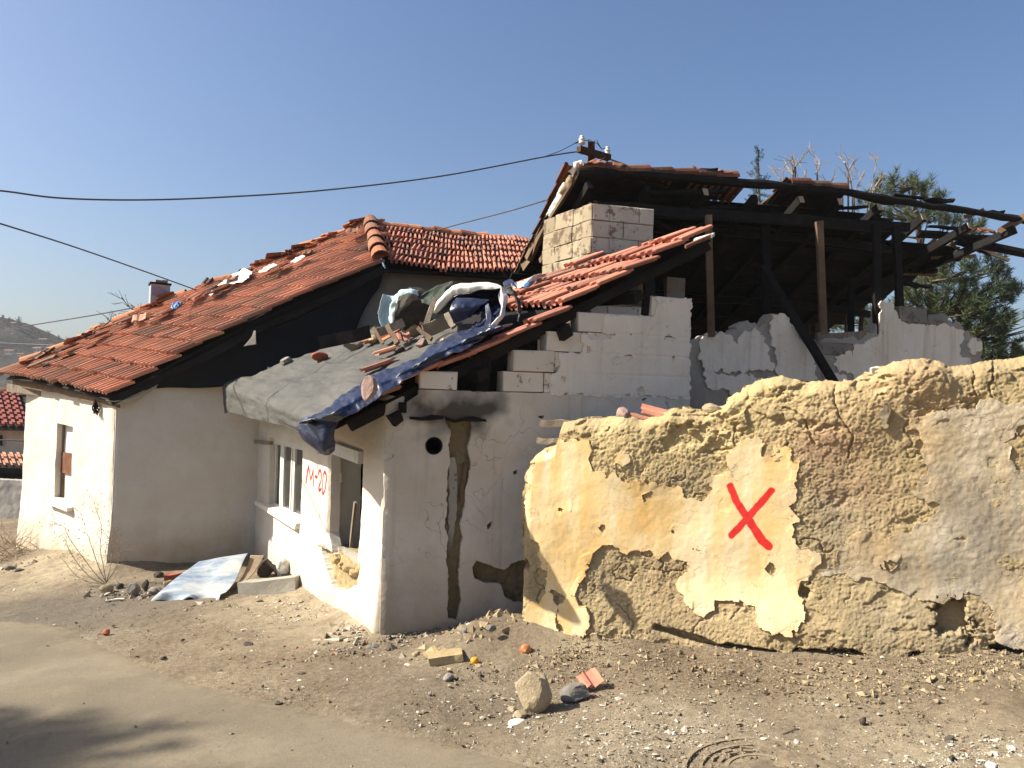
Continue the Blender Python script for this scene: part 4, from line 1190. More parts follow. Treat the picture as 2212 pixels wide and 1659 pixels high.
def mk_annex():
    root = thing('annex_house', 'low annex with the sprayed M-20, stepped block gable and a tiled lean-to roof', 'house', np.array([*P_CD, gz(*P_CD)]))
    zb = base_z(P_CD[0]) - .25
    # street wall, near half (stands a little forward)
    u2 = WC2.uv(648, 1100)[0]
    tl = WC2.uvs([(825, 880), (650, 905)])
    zt = QA[2] + (WC2.pt(tl[:, 0], 0)[:, 1] - QA[1]) / (QC[1] - QA[1]) * (QC[2] - QA[2]) + .10
    poly = [(-.0, zb), (-.0, zt[0] + .12), (u2, zt[1] + .1), (u2, zb - .2)]
    h2 = WC2.uvs([(710, 962), (728, 955), (781, 975), (777, 1100), (772, 1205), (768, 1232), (745, 1222), (716, 1192), (707, 1150)])
    hs = WC2.uvs([(690, 1182), (712, 1190), (748, 1222), (778, 1225), (772, 1262), (745, 1278), (722, 1268), (706, 1232)])
    def dC_(u, v, s):
        h = v - base_z(WC2.pt(u, 0)[..., 0])
        e = np.clip(1 - u / .10, 0, 1)
        e2 = np.clip(1 - np.minimum(np.abs(s), 1) / .05, 0, 1)
        return .012 * fbm(u / .6, v / .6, 3, 71) + .007 * fbm(u / .15, v / .15, 3, 72) + .04 * sstep(.9, 0, h) - .03 * e * e - .035 * e2 * e2
    M20 = [[(662, 1042), (668, 1008), (679, 1038), (687, 1016), (686, 1052)], [(687, 1031), (693, 1034)],
           [(697, 1026), (701, 1016), (704.5, 1022), (703, 1042), (699.5, 1054), (699, 1059), (705, 1058), (709, 1057)], None]
    strokes = [[(660.5, 1043), (666, 1008), (670.5, 1037), (676.5, 1016), (676.0, 1049)], [(680.5, 1029.5), (683.5, 1031)],
               [(686.5, 1024), (689.4, 1016), (692.6, 1023), (691.8, 1040), (687.2, 1054), (689.2, 1059), (693, 1057)],
               [(700, 1019), (697.2, 1028), (695.8, 1044), (696.1, 1060), (698.2, 1067), (702, 1059), (704.4, 1041), (704, 1025), (700, 1019)]]
    st = [WC2.uvs(catmull(np.array(s, float), 24) if len(s) > 3 and i != 0 else s) for i, s in enumerate(strokes)]
    def paint(u, v):
        d = np.full(u.shape, 9.0)
        near = (np.abs(u - st[0][:, 0].mean()) < .9)
        for s in st:
            d[near] = np.minimum(d[near], linesd(u[near], v[near], s))
        return np.maximum(sstep(.024, .010, d), .18 * np.exp(-d * d / (2 * .022 ** 2)))
    tag(sheet('street_wall', WC2, poly, .0095, dC_, .10, M['white_paint'], root, holes=[(h2, .5), (hs, 2.0)], jag=.010, jags=.12, seed=21, attrs={'paint': paint}), 'sunlit street wall with the sprayed letters')
    # adobe showing below the broken sill
    hb = WC2.uvs([(680, 1178), (712, 1183), (748, 1216), (790, 1228), (785, 1272), (745, 1290), (715, 1280), (695, 1235)])
    tag(sheet('broken_sill', WC2, hb, .012, lambda u, v, s: -.055 + .03 * fbm(u / .1, v / .1, 4, 73), .2, M['adobe'], root, jag=.03, jags=.1, seed=22), 'mud showing under the broken window')
    # far half, with the three-light window
    tl1 = WC1.uvs([(553, 880), (660, 900)])
    ue = WC1.uv(553, 1100)[0]
    z1 = QA[2] + (WC1.pt(np.array([u2 - .5, ue]), 0)[:, 1] - QA[1]) / (QC[1] - QA[1]) * (QC[2] - QA[2]) + .12
    poly = [(u2 - .9, zb - .2), (u2 - .9, z1[0]), (ue + .05, z1[1] + .15), (ue + .05, zb - .5)]
    h1 = WC1.uvs([(583, 942), (700, 979), (700, 1163), (580, 1090)])
    tag(sheet('street_wall', WC1, poly, .014, lambda u, v, s: .012 * fbm(u / .5, v / .5, 3, 74) + .006 * fbm(u / .15, v / .15, 3, 75), .25, M['white'], root, holes=[h1], jag=.006, seed=23), 'set-back street wall with the three-light window')
    win = node('window', root, WC1.pt(*h1.mean(0), -.1))
    def bar(nm, u0, u1, z0, z1_, d, th, mat, par):
        mb = MB()
        P = [WC1.pt(u, z, dd) for zz in (0, 1) for u, z, dd in ((u0, (z0, z1_)[zz], d), (u1, (z0, z1_)[zz], d), (u1, (z0, z1_)[zz], d - th), (u0, (z0, z1_)[zz], d - th))]
        mb.hexa([p + rng.normal(0, .002, 3) for p in P]); return mb.build(nm, mat, par)
    us = h1[:, 0]; a0, a1 = us[[0, 3]].mean(), us[[1, 2]].mean(); zlo = h1[[2, 3], 1].mean(); zhi = h1[[0, 1], 1].mean()
    s = np.sign(a1 - a0)
    W_ = abs(a1 - a0)
    pxs = {'frame': (588, 593), 'mullion': (606, 612), 'mullion_': (628, 632)}
    U_ = lambda x: float(WC1.uv(x, 1030, -.08)[0])
    bar('frame', U_(585.5), U_(591.5), zlo - .05, zhi + .02, -.06, .07, M['wood_pale'], win)
    for x0, x1 in ((594, 596.5), (606, 609), (610, 613.5), (629, 631), (633, 637)):
        bar('mullion', U_(x0), U_(x1), zlo - .03, zhi - .03, -.07, .05, M['wood_pale'], win)
    bar('head_rail', U_(585.5), U_(665), zhi - .07, zhi + .03, -.055, .07, M['wood_pale'], win)
    bar('bottom_rail', U_(585.5), U_(665), zlo - .02, zlo + .05, -.07, .06, M['wood_pale'], win)
    for x0, x1 in ((597, 606), (614, 628), (638, 655)):
        bar('pane', U_(x0), U_(x1), zlo + .04, zhi - .08, -.095, .006, M['glass'], win)
    # broken sill of that window
    mb = MB()
    sl_ = WC1.uvs([(560, 1080), (650, 1130)])
    P = [WC1.pt(u, z, d) for dz in (-.06, 0) for u, z, d in ((sl_[0, 0], sl_[0, 1] + dz, .07), (sl_[1, 0], sl_[0, 1] + dz - .02, .07), (sl_[1, 0], sl_[0, 1] + dz, -.12), (sl_[0, 0], sl_[0, 1] + dz + .02, -.12))]
    mb.hexa([p + rng.normal(0, .006, 3) for p in P]); mb.build('sill', M['coat'], win)
    mb = MB(); mb.beam(WC1.pt(*WC1.uv(561, 954), .06), WC1.pt(*WC1.uv(583, 957), -.02), .05, .05); mb.build('wooden_peg', M['wood_grey'], root)
    # second window: timber inside a deep reveal
    win2 = node('window', root, WC2.pt(*h2.mean(0), -.1))
    V_ = lambda x, y, d=-.1: WC2.uv(x, y, d)
    def board(nm, x0, y0, x1, y1, w, d, th, mat, tilt=0.0):
        a = V_(x0, y0, d); b = V_(x1, y1, d)
        mb = MB(); mb.beam(WC2.pt(*a, d), WC2.pt(*b, d - tilt), w, th, WC2.n, .002)
        return mb.build(nm, mat, win2)
    board('lintel', 724, 967, 785, 988, .12, -.03, .10, M['wood_pale'])
    board('jamb_post', 733, 980, 727, 1192, .07, -.17, .06, M['wood_grey'])
    board('frame', 743, 985, 737, 1200, .05, -.22, .05, M['wood_brown'])
    board('shutter_board', 752, 990, 745, 1212, .08, -.30, .025, M['wood_brown'])
    board('shutter_board', 760, 992, 753, 1214, .07, -.33, .025, M['wood_dark'])  # near-black strip standing in for a shaded gap between boards
    board('shutter_board', 764, 992, 757, 1214, .06, -.40, .02, M['wood_brown'])
    board('shutter_board', 768, 994, 762, 1216, .12, -.36, .025, M['wood_dark'])  # second near-black strip, again the shade of a gap
    board('leaning_lath', 768, 1085, 756, 1195, .035, -.22, .03, M['wood_grey'])
    board('hinge_plate', 735, 1021, 734, 1041, .05, -.13, .02, M['wood_pale'])
    board('sill_slab', 716, 1186, 790, 1222, .14, -.10, .06, M['concrete'])
    for x, y, ss in ((740, 1222, .09), (757, 1230, .11), (768, 1238, .10), (728, 1210, .07), (775, 1232, .06)):
        u, z = WC2.uv(x, y, -.05)
        rock('sill_rubble', WC2.pt(u, z - .04, -.05), (ss * 1.5, ss * 1.3, ss), 60 + x, M['adobe'], root, rot=x, rough=.12)
    # gable wall: plaster with a broken chase and a flue hole, soot at its head
    uR = WD.uv(1492, 800)[0]
    zj = WD.uv(1200, 850)[1]
    top = WD.uvs([(827, 898), (850, 884), (880, 868), (904, 852)])
    polyD = [(0.0, zb)] + [(0.0, top[0, 1])] + [tuple(t) for t in top[1:]] + [(top[-1, 0], zj), (uR, zj), (uR, zb)]
    fl = WD.uv(937, 963); rf = 17 * 7.05 / FPX
    ang = np.linspace(0, 2 * np.pi, 25)[:-1]
    flue = np.stack([fl[0] + rf * np.cos(ang), fl[1] + rf * np.sin(ang)], -1)
    chase = WD.uvs([(962, 905), (985, 912), (1015, 905), (1018, 935), (1010, 965), (1017, 1000), (1012, 1030), (1003, 1060), (1005, 1090), (996, 1130), (998, 1170), (992, 1230), (995, 1300), (985, 1338), (966, 1335), (968, 1290), (966, 1240), (964, 1190), (970, 1160), (960, 1140), (966, 1090), (966, 1030), (972, 1000), (968, 960), (972, 935)])
    scar = WD.uvs([(1020, 1225), (1030, 1210), (1060, 1222), (1085, 1230), (1110, 1215), (1140, 1205), (1180, 1210), (1180, 1310), (1110, 1300), (1090, 1290), (1080, 1262), (1050, 1258), (1025, 1248)])
    dings = [WD.uvs(p) for p in ([(829, 982), (845, 978), (853, 984), (846, 992), (832, 994)], [(1052, 1135), (1064, 1125), (1062, 1136), (1054, 1146)], [(1108, 1018), (1118, 1014), (1117, 1024), (1109, 1026)],
                                [(1160, 900), (1175, 897), (1172, 905)], [(1330, 845), (1345, 838), (1340, 850)], [(1385, 862), (1398, 858), (1390, 868)])]
    def dD_(u, v, s):
        h = v - base_z(WD.pt(u, 0)[..., 0])
        e = np.clip(1 - u / .09, 0, 1)
        return .014 * fbm(u / .6, v / .6, 3, 81) + .006 * fbm(u / .14, v / .14, 3, 82) + .04 * sstep(.6, 0, h) - .02 * e * e
    def soot(u, v):
        q = WD.uvs([(900, 872), (960, 890), (1040, 885)])
        return np.clip(1.2 - linesd(u, v, q) / .22 + .7 * fbm(u / .2, v / .2, 4, 84), 0, 1)
    g = NT('sooted_grey_plaster', .95, .1)
    a = g.mix(g.ramp(g.noise(1.6, 6, .6), [(.42, 0.), (.66, 1.)]), (.62, .56, .475), (.54, .47, .37))
    sep = g.n('ShaderNodeSeparateXYZ'); g.L(g.co.outputs['Object'], sep.inputs[0])
    hh = g.math('ADD', sep.outputs['Z'], g.math('MULTIPLY', g.math('SUBTRACT', g.noise(2.6, 6, .65), .5), .6))
    a = g.mix(g.ramp(hh, [(.15, .85), (1.0, 0.)]), a, (.15, .105, .06))
    sv = g.vec((10, 10, .5))
    a = g.mix(g.math('MULTIPLY', g.ramp(g.noise(1., 5, .6, sv), [(.55, 0.), (.72, 1.)]), .3), a, (.25, .19, .12))
    sp = g.ramp(g.noise(16, 6, .75), [(.64, 0.), (.70, 1.)])
    a = g.mix(g.math('MULTIPLY', sp, .45), a, (.17, .13, .09))
    wv = g.n('ShaderNodeVectorMath'); wv.operation = 'ADD'
    nz_ = g.n('ShaderNodeTexNoise'); nz_.inputs['Scale'].default_value = 4; g.L(g.co.outputs['Object'], nz_.inputs['Vector'])
    sc2 = g.n('ShaderNodeVectorMath'); sc2.operation = 'SCALE'; sc2.inputs['Scale'].default_value = .5; g.L(nz_.outputs['Color'], sc2.inputs[0])
    g.L(g.co.outputs['Object'], wv.inputs[0]); g.L(sc2.outputs[0], wv.inputs[1])
    ck = g.ramp(g.voro(2.6, vec=wv.outputs[0]), [(0., 1.), (.012, 0.)])
    a = g.mix(g.math('MULTIPLY', ck, g.ramp(g.noise(1.1, 3), [(.48, 0.), (.58, .6)])), a, (.08, .06, .04))
    a = g.mix(g.math('MULTIPLY', g.attr('soot'), .88), a, (.022, .018, .014))
    g.col(a); g.bump(g.noise(9, 6, .6), .35, .03); g.bump(g.noise(70, 4, .7), .35, .004)
    tag(sheet('gable_wall', WD, polyD, .0095, dD_, .055, g.done(), root, holes=[(chase, 1.6), (scar, 1.6)] + [(d, .7) for d in dings] + [(flue, .1)], jag=.014, jags=.10, seed=24, attrs={'soot': soot}), 'shaded gable wall with sooty top')
    hol = [(flue, .1)]
    tag(sheet('mud_core', WD, [(0.06, zb), (0.06, top[0, 1] - .05), (top[2, 0], top[2, 1] - .06), (top[-1, 0], zj - .02), (uR - .02, zj - .02), (uR - .02, zb)], .014, lambda u, v, s: -.055 + .02 * fbm(u / .12, v / .12, 4, 85) + .030 * (.5 - worley(u / .05, v / .06, 86)[0]), .2, M['adobe_dark'], root, holes=hol, jag=.004, seed=25), 'dark mud behind the fallen plaster')
    # the chase: a strip of old render left in it
    sheet('render_strip', WD, WD.uvs([(972, 990), (985, 985), (990, 1040), (988, 1120), (978, 1190), (968, 1192), (972, 1100)]), .012, lambda u, v, s: -.03 + .012 * fbm(u / .06, v / .06, 3, 87), .04, M['rear_plaster'], root, jag=.02, jags=.08, seed=26)
    mb = MB(); mb.beam(WD.pt(*WD.uv(1007, 1000), -.03), WD.pt(*WD.uv(999, 1085), -.03), .035, .03, WD.n, .003, 3); mb.build('wooden_stud', M['wood_brown'], root)
    mb = MB()
    for k in range(24):
        a0, a1 = 2 * math.pi * k / 24, 2 * math.pi * (k + 1) / 24
        for r0, r1, d0, d1 in ((rf * .98, rf * .98, .012, -.30), (rf * 1.12, rf * .98, .010, .014)):
            mb.add([WD.pt(fl[0] + r0 * math.cos(a), fl[1] + r0 * math.sin(a), d0) for a in (a0, a1)] + [WD.pt(fl[0] + r1 * math.cos(a), fl[1] + r1 * math.sin(a), d1) for a in (a1, a0)], [(0, 1, 2, 3)])
    mb.add([WD.pt(fl[0] + rf * math.cos(2 * math.pi * k / 24), fl[1] + rf * math.sin(2 * math.pi * k / 24), -.3) for k in range(24)] + [WD.pt(*fl, -.3)], [], [(k, (k + 1) % 24, 24) for k in range(24)])
    mb.build('flue_pipe', M['soot_shade_wall'], root)
    # lintel board and beam end in the sooty patch
    mb = MB(); mb.beam(WD.pt(*WD.uv(884, 902), .012), WD.pt(*WD.uv(1050, 907), .010), .022, .02, WD.n, .006, 7); mb.build('lintel_board', M['wood_dark'], root)
    mb = MB(); mb.beam(WD.pt(*WD.uv(868, 880), .03), WD.pt(*WD.uv(880, 884), -.2), .07, .09); mb.build('beam_end', M['wood_dark'], root)
    # stepped courses of blocks over the plaster
    lev = [850, 803, 760, 719, 684]                     # tops along the left ends; courses are level in the place
    zs = [zj]
    for k in range(5): zs.append(zs[-1] + .186)
    startpx = [905, 1088, 1110, 1180, 1245, 1404]
    U = lambda x: float(WD.uv(x, 800)[0])
    # the loose block left of the steps
    b0, b1 = U(905), U(990)
    blockmesh('concrete_block', WD, b0, b1, zj + .004, zj + .17, .19, M['block'], root, .0)
    blockmesh('concrete_block', WD, U(1088) , U(1088) + .01, zj, zj + .01, .02, M['block'], root, -.02) if False else None
    zz = zj
    rows = [(1086, 3), (1107, 1), (1180, 5), (1245, 2), (1404, 9)]
    for i, (sx, sd_) in enumerate(rows):
        u = U(sx); z0 = zz; z1_ = zz + .192; zz = z1_
        first = True
        while u < uR - .03:
            L = .395 if not (first and i % 2 == 0 and i > 2) else .30
            e = min(u + L, uR + rng.normal(0, .012))
            if uR - e < .1: e = uR + rng.normal(0, .012)
            loose = i == 1 and first
            blockmesh('concrete_block', WD, u, e, z0, z1_, .19, M['block'], root, .012 if loose else -.004 + rng.normal(0, .002), .003)
            u = e; first = False
    # thin coat of whitewash smeared over the joints of the courses, with gaps
    coat = [(U(1190), zj - .01), (U(1190), zj + .188), (U(1205), zj + .188), (U(1205), zj + .38), (U(1255), zj + .38), (U(1255), zj + .565), (U(1300), zj + .565), (U(1300), zj + .755), (U(1400), zj + .755), (U(1415), zj + .78), (U(1415), zj + .95), (uR - .01, zj + .95), (uR - .01, zj - .01)]
    hh_ = [WD.uvs(p) for p in ([(1262, 718), (1285, 718), (1305, 722), (1330, 724), (1300, 735), (1275, 732)], [(1425, 730), (1445, 725), (1460, 733), (1440, 738)], [(1320, 775), (1345, 768), (1365, 765), (1362, 775), (1335, 785), (1322, 790)],
                               [(1268, 748), (1276, 745), (1272, 762), (1266, 760)], [(1358, 722), (1366, 720), (1362, 728)], [(1205, 815), (1222, 813), (1218, 822)], [(1375, 840), (1385, 835), (1392, 848), (1380, 852)], [(1392, 862), (1410, 857), (1402, 868)],
                               [(1350, 858), (1362, 848), (1358, 868)], [(1276, 690), (1279, 690), (1278, 712), (1275, 712)], [(1452, 770), (1456, 768), (1455, 785), (1452, 783)], [(1258, 792), (1262, 792), (1261, 808), (1257, 806)], [(1436, 705), (1445, 700), (1442, 712)])]
    tag(sheet('whitewash_coat', WD, coat, .0095, lambda u, v, s: .009 + .003 * fbm(u / .12, v / .12, 3, 88) - .004 * sstep(.014, .002, np.abs((v - zj + .02) % .192 - .02)) - .003 * sstep(.012, .002, np.abs((u + .2 * (np.floor((v - zj) / .192) % 2) + .01) % .4 - .01)), .02, M['coat'], root, holes=[(h, 1.2) for h in hh_], jag=.014, jags=.06, seed=27, chip=.03), 'thin whitewash over the block courses')
    # blocks in the dark, deeper inside
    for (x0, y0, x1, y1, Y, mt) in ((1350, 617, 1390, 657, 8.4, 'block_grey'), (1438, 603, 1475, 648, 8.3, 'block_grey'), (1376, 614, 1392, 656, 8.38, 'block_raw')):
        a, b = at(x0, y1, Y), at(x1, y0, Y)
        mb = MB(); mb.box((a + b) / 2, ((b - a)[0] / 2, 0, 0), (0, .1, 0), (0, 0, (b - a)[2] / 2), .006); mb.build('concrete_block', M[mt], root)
    # room behind; its soot and deep shade are put into the colour
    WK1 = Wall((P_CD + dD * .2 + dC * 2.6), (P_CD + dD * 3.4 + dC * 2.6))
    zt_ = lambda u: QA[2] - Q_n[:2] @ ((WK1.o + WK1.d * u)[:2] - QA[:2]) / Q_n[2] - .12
    sheet('back_wall', WK1, [(0, zb), (0, zt_(0)), (WK1.L - .6, zt_(WK1.L - .6)), (WK1.L - .6, zb)], .08, None, .15, M['soot_shade_wall'], root)
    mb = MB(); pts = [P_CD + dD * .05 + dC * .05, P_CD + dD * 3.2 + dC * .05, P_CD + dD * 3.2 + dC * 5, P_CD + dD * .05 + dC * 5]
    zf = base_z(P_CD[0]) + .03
    mb.hexa([np.array([*p, zf - .1 + (base_z(p[0]) - base_z(P_CD[0]))]) for p in pts] + [np.array([*p, zf + (base_z(p[0]) - base_z(P_CD[0]))]) for p in pts]); mb.build('floor', M['soot_shade_wall'], root)
    # lean-to roof
    roof = node('roof', root, (QA + QB) / 2)
    V = QB - QA; Uu = QC - QA; L = np.linalg.norm(V)
    nr = 12; nc = 21
    nz = Q_n
    warp = lambda a, b: nz * (.035 * fbm(np.array(a * 4.), np.array(b * 4.), 2, 9) - .05 * 4 * b * (1 - b))
    wU = np.linalg.norm(Uu)
    far = [onP3(1108, 614), onP3(1180, 592), onP3(1400, 533), onP3(1545, 500)]
    def ab(p):
        r, _, _, _ = np.linalg.lstsq(np.stack([Uu, V], -1), p - QA, rcond=None); return r
    fab = np.array([ab(p) for p in far])
    def keep3(a, b):
        if a < 1.25 / nc: return b < 1.0
        if b > .93 and a > 3.2 / nc: return False
        return b > .56 and a < np.interp(b, fab[:, 1], fab[:, 0]) + .01
    lay_tiles(roof, QA, Uu, V, nc, nr, M['tile_red'], keep3, warp, jit=.05, seed=6)
    # laths, deck and rafters below
    mb = MB()
    for k in range(12):
        b0, b1 = k / 12, (k + 1) / 12
        aw = .98 if b0 < .45 else .42
        c4 = [QA + Uu * .012 + V * b0, QA + Uu * aw + V * b0, QA + Uu * aw + V * b1, QA + Uu * .012 + V * b1]
        c4 = [c - nz * .045 for c in c4]
        mb.hexa([p - nz * .025 for p in c4] + c4)
    mb.build('roof_deck', M['wood_dark'], roof)  # deck coloured near black so the verge looks shaded underneath
    for a in (.025, .16, .30, .44):
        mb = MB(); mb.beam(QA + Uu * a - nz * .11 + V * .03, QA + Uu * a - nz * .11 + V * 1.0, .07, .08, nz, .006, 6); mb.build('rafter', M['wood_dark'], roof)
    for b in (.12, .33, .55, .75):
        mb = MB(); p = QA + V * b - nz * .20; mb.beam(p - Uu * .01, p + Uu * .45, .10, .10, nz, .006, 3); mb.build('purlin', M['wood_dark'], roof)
    # posts in the dark openings
    for x, y0, y1 in ((1043, 770, 848), (1398, 600, 682)):
        a, b = WD.uv(x, y1, -.12), WD.uv(x + 2, y0, -.12)
        mb = MB(); mb.beam(WD.pt(*a, -.12), WD.pt(*b, -.12), .13, .1, (1, 0, 0), .005, 3); mb.build('post', M['wood_dark'], root)
    # loose sticks off the top end of the roof
    for (x0, y0, x1, y1, mt) in ((1480, 533, 1538, 508, 'ridge_dark'), (1452, 530, 1502, 506, 'wood_dark'), (1502, 518, 1540, 508, 'wood_pale')):
        mb = MB(); mb.beam(onP3(x0, y0, .05), onP3(x1, y1, .06), .04, .03, nz, .004); mb.build('loose_lath', M[mt], roof)
    return root
ANNEX = mk_annex()
# ------------------------------------------------------------------ burnt-out house with the open charred roof
RA = at(1250, 364, 10.0)
aR = np.array([math.cos(rad(17.2)), math.sin(rad(17.2)), 0.0])
RB = at(2205, 472, 12.15)
rdir = nrm(RB - RA); RL = np.linalg.norm(RB - RA)
rback = np.array([-aR[1], aR[0], -.53]); rback_n = nrm(rback)
r_n = nrm(np.cross(rdir, rback)); r_n = r_n if r_n[2] > 0 else -r_n
def RP(a, d, h=0.0):
    """a along the ridge, d plan metres behind it, h above the slope"""
    return RA + rdir * a + rback * d + r_n * h + np.array([0, 0, .13 * math.sin(math.pi * min(max(a / RL, 0), 1))])
WF = Wall(at(1480, 800, 10.15)[:2], at(2120, 800, 11.75)[:2])
def mk_burnt():
    root = thing('burnt_house', 'burnt-out house with a charred open roof on posts above a cracked white wall', 'house', np.array([*(WF.pt(2., 0)[:2]), 0.2]))
    roof = node('roof', root, RP(3, 1))
    r = np.random.default_rng(5)
    end = lambda d: 7.35 - .16 - .36 * d
    # boards of the far slope, seen from below
    d = 0.0; k = 0
    while d < 3.95:
        w = .17 + r.uniform(0, .04)
        segs = []
        e = end(d) + r.uniform(-.12, .2)
        if d < .30: segs = [(-.05 + r.normal(0, .03), 2.25 + r.uniform(-.1, .1)), (3.05, 3.15 + r.uniform(.3, .9))]
        elif d < .52: segs = [(-.06, 2.7 + r.uniform(-.2, .2)), (3.0, 4.15)] if k % 2 else [(-.06, 5.2)]
        elif d < .75: segs = [(-.06, 5.6 + r.uniform(-.2, .2))]
        elif d > 3.3: segs = [(-.1, 2.2), (2.5, 3.3 + r.uniform(0, .4)), (4.1, e)] if k % 2 else [(-.1, e - .2)]
        else: segs = [(-.08 - .05 * d + r.normal(0, .03), e)]
        for (a0, a1) in segs:
            c = RP(a0, d + w / 2); c2 = RP(a1, d + w / 2)
            mb = MB(); mb.beam(c, c2, w * 1.13 * .97, .022, r_n, .004, 5)
            mb.build('roof_board', M['char'] if r.random() < .6 else M['wood_dark'], roof)
        d += w + (.006 if d < 3.2 else .03); k += 1
    # added underlay above the boards, blocks light so the underside stays dark
    for (a0, a1, d0, d1) in ((-.05, 2.3, .0, .4), (-.06, 5.0, .36, .8), (3.02, 4.1, .04, .4), (-.1, 99, .72, 3.95)):
        mb = MB(); n = 8
        V = []
        for k in range(n + 1):
            d_ = d0 + (d1 - d0) * k / n
            e_ = min(a1, end(d_) - .05 + r.normal(0, .04))
            V += [RP(a0, d_, .02), RP(e_, d_, .02), RP(a0, d_, .032), RP(e_, d_, .032)]
        q = []
        for k in range(n):
            o = 4 * k
            q += [(o, o + 1, o + 5, o + 4), (o + 2, o + 6, o + 7, o + 3), (o + 1, o + 3, o + 7, o + 5), (o, o + 4, o + 6, o + 2)]
        q += [(0, 2, 3, 1), (4 * n, 4 * n + 1, 4 * n + 3, 4 * n + 2)]
        mb.add(V, q); mb.build('shade_underlay', M['char'], roof)
    # ridge pole
    mb = MB()
    pts = [RP(a, 0, -.06 + .018 * math.sin(a * 2.1)) for a in np.linspace(-.02, RL + .05, 34)]
    mb.tube([p + r.normal(0, .006, 3) for p in pts], [.066 + .008 * math.sin(i * 1.7) + r.normal(0, .006) - .018 * i / 34 for i in range(34)], 7); mb.build('ridge_pole', M['char'], roof)
    # rafters with pale sawn ends on the near side
    for i, a in enumerate((.12, .95, 1.75, 2.55, 3.25, 3.85, 4.55, 5.35, 6.2, 7.0)):
        n0 = r.uniform(-.02, .10)
        mb = MB(); p = RP(a, n0, -.225 + r.uniform(-.03, .02)); q = RP(a + r.normal(0, .03), 3.7, -.08)
        if i > 7: q = RP(a - .5, 2.2 if i == 8 else 1.2, -.08)
        mb.beam(p, q, .075, .11, r_n, .005, 4); o = mb.build('rafter', M['char'], roof)
        if i in (2, 4, 5, 6, 7, 8):
            mb = MB(); ax = nrm(p - q); mb.beam(p + ax * .002, p + ax * .012, .07, .10, r_n, .002); mb.build('sawn_end', M['cut_end'], roof)
    # purlins on the posts
    for dd, hh, a0, a1 in ((.75, -.20, -.1, 5.4), (2.2, -.2, .2, 6.3)):
        mb = MB(); mb.tube([RP(a, dd, hh) + r.normal(0, .008, 3) for a in np.linspace(a0, a1, 10)], .065, 7); mb.build('purlin', M['char'], roof, True)
    mb = MB(); mb.beam(at(1275, 447, 10.05), at(1960, 492, 11.55), .11, .13, (0, 0, 1), .006, 8); mb.build('tie_beam', M['char'], roof)
    mb = MB(); mb.beam(RP(5.9, .62, .03), RP(7.25, .45, .03), .12, .04, r_n, .008, 4); mb.build('batten', M['wood_dark'], roof)
    mb = MB(); mb.beam(RP(6.6, .55, -.05), RP(8.4, .55, -.18), .10, .09, r_n, .006, 3); mb.build('batten', M['char'], roof)
    mb = MB(); mb.beam(at(2160, 500, 12.1), at(2225, 462, 12.1), .07, .10, r_n, .006, 2); mb.build('rafter', M['wood_brown'], roof)
    for (x0, y0, x1, y1, Y) in ((2060, 517, 2138, 524, 12.6), (2100, 530, 2180, 562, 12.9), (2050, 505, 2120, 545, 13.1), (2080, 470, 2125, 452, 12.3)):
        mb = MB(); mb.beam(at(x0, y0, Y), at(x1, y1, Y), .045, .05, (0, 0, 1), .004, 2); mb.build('broken_lath', M['wood_grey'] if Y > 12.5 else M['wood_brown'], roof)
    for a, d_, L in ((6.75, .50, .14), (6.95, .42, .12), (7.05, .40, .1)):
        shard('roof_tile', RP(a, d_, .02), .22, .14, M['tile_soot'], int(a * 100), a * 9, .4, .2, roof)
    # tiles left on the ridge and along the verge
    for t, n_, tt in (((-.02, 2.25), 7, 0), ((3.1, 4.0), 3, 1)):
        for k in range(n_):
            a0 = t[0] + (t[1] - t[0]) * k / n_; a1 = t[0] + (t[1] - t[0]) * (k + 1.08) / n_
            mb = MB(); h = .0 + r.normal(0, .012)
            mb.barrel(RP(a1, .02, h + .02), RP(a0, .02, h), .10, .085, (0, 0, 1)); mb.build('ridge_tile', M['tile_soot'] if r.random() < .7 else M['ridge_dark'], roof)
    # loose rows and broken pieces that lie along the ridge
    for k in range(15):
        a = r.uniform(.1, 2.3)
        shard('roof_tile', RP(a, r.uniform(.0, .16), r.uniform(.03, .07)), r.uniform(.2, .36), r.uniform(.14, .22), M['tile_soot'] if k % 4 else M['ridge_dark'], 3000 + k, r.uniform(-.5, .9), r.uniform(-.2, .5), r.uniform(-.3, .3), roof)
    for k in range(8):
        a = r.uniform(4.2, 6.6); shard('roof_tile', RP(a, .72 + r.uniform(0, .1), .03), .3, .2, M['tile_soot'], 3050 + k, r.uniform(-.3, .6), .3, .1, roof)
    # tiles of the top courses whose edges show along the verge
    U_ = rdir * 2.6; V_ = -rback * 2.2
    lay_tiles(roof, RP(-.16, 2.25, .03), U_, V_, 12, 7, M['tile_soot'], lambda a, b: a < .18 or b > .85, None, jit=.03, seed=12)
    lay_tiles(roof, RP(3.05, .52, .03), rdir * 1.05, -rback * .5, 5, 2, M['tile_soot'], lambda a, b: True, None, jit=.02, seed=13)
    # crumpled sheet and rags on the left gable edge
    for (x0, y0, x1, y1, Y, w) in ((1185, 585, 1292, 440, 10.05, .10), (1140, 560, 1235, 405, 10.8, .08), (1168, 565, 1222, 470, 10.6, .06)):
        mb = MB(); mb.beam(at(x0, y0, Y + .6), at(x1, y1, Y), w, .09, r_n, .008, 4); mb.build('verge_rafter', M['wood_brown'], roof)
    mb = MB(); mb.beam(at(1128, 575, 11.6), at(1248, 362, 9.98), .03, .16, (0, 0, 1), .012, 7); mb.build('verge_board', M['wood_brown'], roof)
